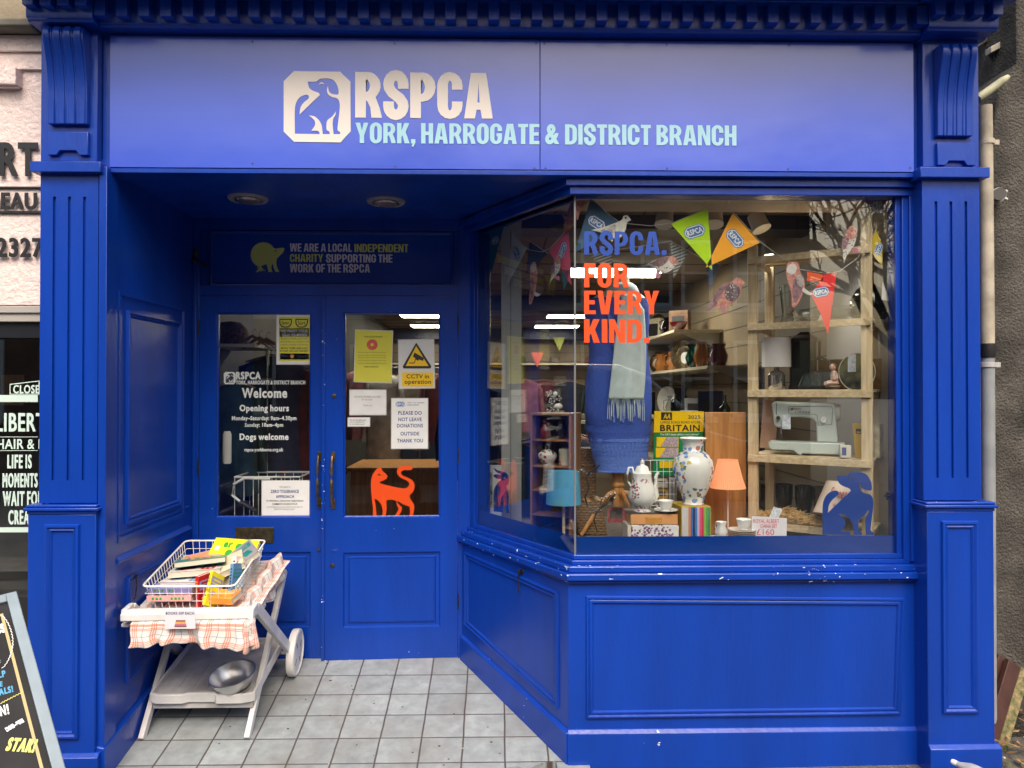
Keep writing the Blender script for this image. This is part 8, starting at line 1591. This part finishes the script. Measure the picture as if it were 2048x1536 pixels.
for k, (px_, c_, lb) in enumerate(((1074, (0.62, 0.13, 0.08), 'orange red pennant hanging from the back wall shelf'), (1118, (0.3, 0.32, 0.08), 'dull yellow pennant on the back wall above the shelf'))):
    f_ = Fr((0, YB - .36, 0)); shape([[(*f_.px(px_ - 12, 705 - 30 * k), 1), (*f_.px(px_ + 12, 705 - 30 * k), 1), (*f_.px(px_ + 1, 736 - 34 * k), 1)]], f_, 'pennant', M('bk_pen%d' % k, c_, .8), None, sm=False); tag(bpy.data.objects[-1] if False else [q for q in C.objects if q.name.startswith('pennant')][-1], lb, 'pennant')
# right wall shelves with wares, running away from the window
wares = []
rs = random.Random(8)
def ware(x, y, z, k):
    kind = rs.choice(('vase', 'jug', 'plate', 'bowl', 'candlestick', 'box', 'bottle', 'clock')); m_, mn = rs.choice(((clearg, 'clear glass'), (smokeg, 'smoky glass'), (greeng, 'green glass'), (purpg, 'purple glass'), (redg, 'ruby'), (china, 'white china'), (brass, 'brass'), (M('amber_glaze', (0.35, 0.13, 0.03), .2), 'amber glazed'), (M('blue_glaze', (0.03, 0.07, 0.22), .2), 'blue glazed'))); p = Vector((x, y, z)); s_ = rs.uniform(.8, 1.25)
    lb = '%s %s on the %s shelf of the right wall, %s along' % (mn, kind, ('lowest', 'second', 'third', 'top')[k[0]], ('first', 'second', 'third', 'fourth', 'fifth', 'sixth', 'seventh', 'eighth', 'ninth', 'tenth', 'eleventh', 'twelfth', 'last')[k[1]])
    pf = {'vase': [(.04, 0), (.05, .02), (.07, .10), (.04, .18), (.05, .22), (.045, .22), (0, .1)], 'jug': [(.05, 0), (.06, .02), (.07, .08), (.045, .14), (.055, .17), (.05, .17), (0, .08)], 'bowl': [(.03, 0), (.04, .01), (.09, .06), (.10, .09), (.095, .09), (0, .02)], 'candlestick': [(.05, 0), (.05, .01), (.012, .03), (.018, .10), (.010, .14), (.02, .2), (.03, .22), (0, .22)], 'bottle': [(.04, 0), (.045, .02), (.045, .14), (.015, .19), (.015, .25), (0, .25)]}
    o = item(kind, lb, kind, p, 'wares on the right wall shelves')
    if kind in pf:
        b = B(); b.lathe([(r * s_, h * s_) for r, h in pf[kind]], p, 18); b.build('body', m_, o, smooth=.9)
        if kind == 'jug': b = B(); b.tube([p + Vector((-.05 * s_, -.03, .14 * s_)), p + Vector((-.09 * s_, -.03, .13 * s_)), p + Vector((-.09 * s_, -.03, .06 * s_)), p + Vector((-.06 * s_, -.02, .04 * s_))], .007, 6); b.build('handle', m_, o)
    elif kind in ('plate', 'clock'):
        L = Loc(p + Vector((.03, 0, .12 * s_)), R(-60)); b = B(L); b.lathe([(0, 0), (.07 * s_, 0), (.115 * s_, -.012), (.12 * s_, -.01), (.07 * s_, .008), (0, .008)], (0, 0, 0), 28, 'y'); b.build('disc', china if kind == 'plate' else brass, o, smooth=.9); b = B(L); b.lathe([(0, -.004), (.06 * s_, -.004), (.06 * s_, -.001), (0, -.001)], (0, 0, 0), 24, 'y'); b.build('centre', rose if kind == 'plate' else china, o)
    else:
        L = Loc(p, R(rs.uniform(-60, -20))); b = B(L); b.box(-.09, .09, -.04, .04, 0, .20 * s_); b.build('carton', rs.choice((cm('cream', 225, 210, 180), cm('night', 30, 40, 80), dwood, cm('grey', 150, 150, 155))), o, bevel=.003); b = B(L); b.box(-.06, .06, -.042, -.0405, .04, .15 * s_); b.build('print', rs.choice((gold, ink, navy)), o)
for k, (z, ya, yc, n) in enumerate(((1.05, 2.0, 4.6, 12), (1.45, 2.0, 5.2, 13), (1.88, 2.0, 6.0, 13), (2.22, 3.0, 6.6, 12))):
    o = item('wall_shelf', '%s shelf on the right wall of the shop, crowded with wares' % ('lowest', 'second', 'third', 'top')[k], 'shelf', (XI1, ya, z)); b = B(); b.box(XI1 - .42, XI1 - .004, ya, yc, z - .022, z); b.build('board', sh_m, o)
    for i in range(3): b = B(); yy = ya + .1 + (yc - ya - .2) * i / 2; b.prism([(XI1 - .35, z - .0225), (XI1 - .004, z - .0225), (XI1 - .004, z - .16)], yy - .008, yy + .008, lambda u, v, t: (u, t, v)); b.build('bracket', tray, o)
    for i in range(n): ware(XI1 - rs.uniform(.2, .34), ya + .15 + (yc - ya - .3) * i / (n - 1) , z + .001, (k, i))
# dresser, counter, trolley and clutter seen through the doors
b = B(); o = item('counter', 'orange wooden shop counter seen low in the right door pane', 'counter', (-0.72, 3.0, ZF)); b.box(-1.12, -0.32, 2.45, 3.1, ZF, 1.08); b.build('cabinet', oak, o, bevel=.004); b = B(); b.box(-1.15, -0.29, 2.42, 3.13, 1.081, 1.11); b.build('top', oak, o, bevel=.004)
o = item('clothes_stand', 'low wooden chest under the rail seen in the left door pane', 'chest', (-1.4, 1.6, ZF)); o.name = 'wooden_chest'; b = B(); b.box(-1.66, -1.22, 1.45, 2.0, ZF, .72); b.build('carcass', dwood, o, bevel=.005); b = B(); b.box(-1.64, -1.24, 1.436, 1.449, .45, .68); b.build('drawer', teak, o, bevel=.003)
def wires(label, x0, x1, y, y2, z0, z1, n, name='wire_basket'):
    o = item(name, label, 'basket', ((x0 + x1) / 2, y, z0)); b = B(); b.tube([(x0, y, z1), (x1, y, z1), (x1, y2, z1), (x0, y2, z1)], .006, 8, closed=True); b.build('rim', wirem, o); b = B()
    for k in range(n + 1):
        xx = x0 + (x1 - x0) * k / n
        for yy in (y, y2): b.tube([(xx, yy, z0), (xx, yy, z1)], .0025, 5)
    b.tube([(x0, y, z0), (x1, y, z0), (x1, y2, z0), (x0, y2, z0)], .004, 6, closed=True); b.build('wires', wirem, o); return o
o = wires('white wire stock basket behind the bottom of the left door pane', X(470, 1.15), X(600, 1.15), 1.15, 1.42, .72, Z(953, 1.15), 7, 'stock_basket')
b = B(); yh = 1.10; b.tube([P(540, 958, yh), P(490, 956, yh), P(468, 968, yh), P(464, 990, yh), P(480, 1003, yh), P(512, 1022, yh)], .008, 8); b.build('handle', wirem, o); b = B(); b.tube([P(480, 1003, yh - .002), P(512, 1022, yh - .002)], .012, 10); b.build('grip', black, o)
rk = random.Random(2)
for k in range(5):
    p = Vector((X(500 + 24 * k, 1.3), 1.25, .72)); o = item('soft_toy' if k == 0 else 'oddment_bundle', '%s bundle of oddments in the wire stock basket, %s from the left' % (('brown furry', 'silver foil', 'maroon cloth', 'tan leather', 'dark green cloth')[k], ('first', 'second', 'third', 'fourth', 'fifth')[k]), 'bundle', p, 'oddments in the stock basket'); b = B()
    for j in range(4): b.ball(p + Vector((rk.uniform(-.04, .04), rk.uniform(-.03, .03), .04 + .05 * j)), rk.uniform(.035, .06), 10, 7, (1, .8, .7))
    o.name = 'oddment_bundle'; b.build('lump', (cmats[5], M('foil', (.45, .42, .4), .25, metal=.9, bump=1, bs=40), cmats[3], cmats[11], cmats[6])[k], o)
o = item('wall_shelf', 'pale shelf high behind the left door pane holding a furry hat', 'shelf', (-1.5, 1.5, 2.0)); b = B(); b.box(XI0 + .01, X(520, 1.4), 1.3, 1.75, Z(690, 1.4) - .02, Z(690, 1.4)); b.build('board', sh_m, o)
lathed('hat', 'brown furry hat on the shelf behind the left door pane', 'hat', P(462, 689, 1.5) + Vector((0, 0, -.01)), [(.10, 0), (.115, .04), (.10, .11), (.06, .15), (0, .16)], M('brown_fur', (.16, .09, .06), 1.0, var=.6, vs=60, bump=1, bs=90), group='hats on the back shelf')
o = item('hand_sanitiser', 'white bottle shaped dispenser at the left edge of the left door pane', 'dispenser', P(452, 920, 1.12)); p = P(454, 927, 1.12); b = B(); b.lathe([(0, 0), (.022, 0), (.026, .01), (.026, .17), (.018, .19), (0, .19)], p, 20, sq=.7); b.build('body', china, o)
for k in range(3):
    p = P(505 + 14 * k, 672 + 3 * k, 1.35); o = item('coat_hanger', '%s wooden coat hanger near the top of the left door pane' % ('left', 'middle', 'right')[k], 'coat hanger', p, 'empty wooden hangers'); b = B(); b.tube([p + Vector((-.10, 0, -.07)), p + Vector((-.05, 0, -.03)), p, p + Vector((.05, 0, -.03)), p + Vector((.10, 0, -.07))], [.006, .010, .011, .010, .006], 8); b.build('bar', wood('hanger_wood', (0.25, 0.13, 0.06), (0.36, 0.2, 0.1)), o); b = B(); b.tube([p, p + Vector((0, 0, .03)), p + Vector((.012, 0, .045)), p + Vector((.022, 0, .03))], .0018, 5); b.build('hook', chrome, o)
# ------------------------------------------------------------------ far side of the street, seen in the glass
yo = -12.0; brick = M('dark_brown_brick', (0.12, 0.065, 0.045), 0.85, var=0.25, vs=4, bump=0.3, bs=40); sashm = M('white_sash_paint', (0.70, 0.71, 0.70), 0.4); gl2 = M('dark_window_glass', (0.03, 0.04, 0.045), 0.05, spec=0.8); stn = M('painted_sill', (0.5, 0.49, 0.46), 0.7)
def terrace(label, x0, x1, h, cols, loc_, m):
    o = thing('terrace_house', label, 'building', loc_); b = B(); b.box(x0, x1, yo - 6, yo, -0.12, h); b.build('wall', m, o)
    b = B(); b.prism([(yo - 6.2, h), (yo + 0.2, h), (yo - 3, h + 1.0)], x0 - .1, x1 + .1, lambda u, v, t: (t, u, v)); b.build('roof', M('slate_roof', (0.07, 0.07, 0.08), 0.7), o)
    b = B(); b.box(x0, x1, yo + .001, yo + .12, 5.65, 5.85); b.build('stone_band', stn, o)
    for cx in cols:
        for z0, z1 in ((3.46, 4.85), (1.15, 2.75)):
            w = part('window', o); b = B()
            for a, c, e, g in ((cx - .33, cx - .26, z0, z1), (cx + .26, cx + .33, z0, z1), (cx - .26, cx + .26, z1 - .07, z1), (cx - .26, cx + .26, z0, z0 + .07), (cx - .26, cx + .26, (z0 + z1) / 2 - .03, (z0 + z1) / 2 + .03)): b.box(a, c, yo + .002, yo + .05, e, g)
            b.build('sash', sashm, w); b = B(); b.box(cx - .42, cx + .42, yo + .001, yo + .12, z0 - .12, z0 - .002); b.build('sill', stn, w); b = B(); b.box(cx - .26, cx + .26, yo + .003, yo + .02, z0 + .07, z1 - .07); b.build('pane', gl2, w)
terrace('dark brick house across the street with narrow white sash windows', -1.0, 6.6, 6.3, (0.2, 1.5, 3.35, 4.2, 5.3), (2.8, yo, 0), brick)
terrace('brown brick house across the street further left', -12.0, -1.05, 6.6, (-10.5, -8.8, -7.1, -5.4, -3.7, -2.2), (-6, yo, 0), M('red_brown_brick', (0.16, 0.08, 0.055), 0.85, var=0.25, vs=4, bump=0.3))
terrace('grey rendered house across the street to the right', 13.0, 26.0, 6.0, (14.5, 17, 19.5, 22), (19, yo, 0), M('grey_render', (0.2, 0.19, 0.17), 0.85, var=0.2))
# bare tree
tr_ = thing('bare_tree', 'leafless tree standing in the gap across the street', 'tree', (8.3, -11.5, -0.1)); rt = random.Random(4)
b = B(); base_ = Vector((8.3, -11.5, -0.1)); b.tube([base_, base_ + Vector((.05, 0, 1.2)), base_ + Vector((-.05, .1, 2.6))], [.20, .16, .13], 10); b.build('trunk', M('dark_bark', (0.03, 0.025, 0.02), 0.9, bump=.6, bs=20), tr_)
b = B()
def grow(p, d, l, r, n):
    q = p + d * l; m_ = (p + q) / 2 + Vector((rt.uniform(-1, 1), rt.uniform(-1, 1), rt.uniform(-1, 1))) * l * .10; b.tube([p, m_, q], [r, r * .85, r * .65], 5)
    if n == 0: return
    for k in range(3 if n > 1 else 4): grow(q if k else m_, (d + Vector((rt.uniform(-1, 1), rt.uniform(-1, 1), rt.uniform(-.5, .75))) * .85).normalized(), l * rt.uniform(.62, .85), r * .62, n - 1)
for k in range(4): grow(base_ + Vector((-.05, .1, 2.5)), Vector((rt.uniform(-.9, .9), rt.uniform(-.6, .6), 1)).normalized(), 1.75, .11, 5)
b.build('crown', M('dark_bark', (0.03, 0.025, 0.02)), tr_)
# van
vn = thing('parked_van', 'dark grey van with a pale roof edge parked at the kerb behind the photographer', 'van', (0.9, -6.2, -0.12)); y0v, y1v = -7.2, -5.4
pr = [(-1.7, .35), (3.25, .35), (3.35, .75), (3.2, 1.05), (2.55, 1.22), (1.75, 1.88), (1.45, 1.97), (-1.55, 2.0), (-1.75, 1.5)]
b = B(); b.prism(pr, y0v, y1v, lambda u, v, t: (u, t, v)); b.build('body', M('van_paint', (0.05, 0.052, 0.058), 0.2, metal=.3, coat=1.0), vn, bevel=.06, seg=4)
b = B(); b.tube([(2.55, y1v + .004, 1.24), (1.75, y1v + .004, 1.89), (1.45, y1v + .004, 1.985), (-1.5, y1v + .004, 2.01)], .03, 8); b.build('roof_rail', M('silver_trim', (.6, .6, .62), .25, metal=.8), vn)
for a in ([(2.25, 1.25), (1.62, 1.78), (1.0, 1.82), (1.0, 1.25)], [(.9, 1.25), (.9, 1.82), (-.2, 1.84), (-.2, 1.25)], [(-.3, 1.25), (-.3, 1.84), (-1.4, 1.84), (-1.5, 1.25)]): b = B(); b.prism(a, y1v + .001, y1v + .012, lambda u, v, t: (u, t, v)); b.build('window', gl2, vn)
for x in (-1.0, 2.4):
    w = part('wheel', vn); b = B(); b.lathe([(.20, -.1), (.31, -.1), (.33, -.05), (.33, .09), (.2, .1)], (x, y1v - .06, .22), 28, 'y'); b.build('tyre', black, w); b = B(); b.lathe([(0, .09), (.19, .09), (.2, .05), (0, .04)], (x, y1v - .05, .22), 20, 'y'); b.build('rim', chrome, w)
for yy in (y0v + .2, y1v - .3): b = B(); b.ball((3.24, yy, .85), .1, sc=(.4, 1, .7)); b.build('headlight', china, vn)
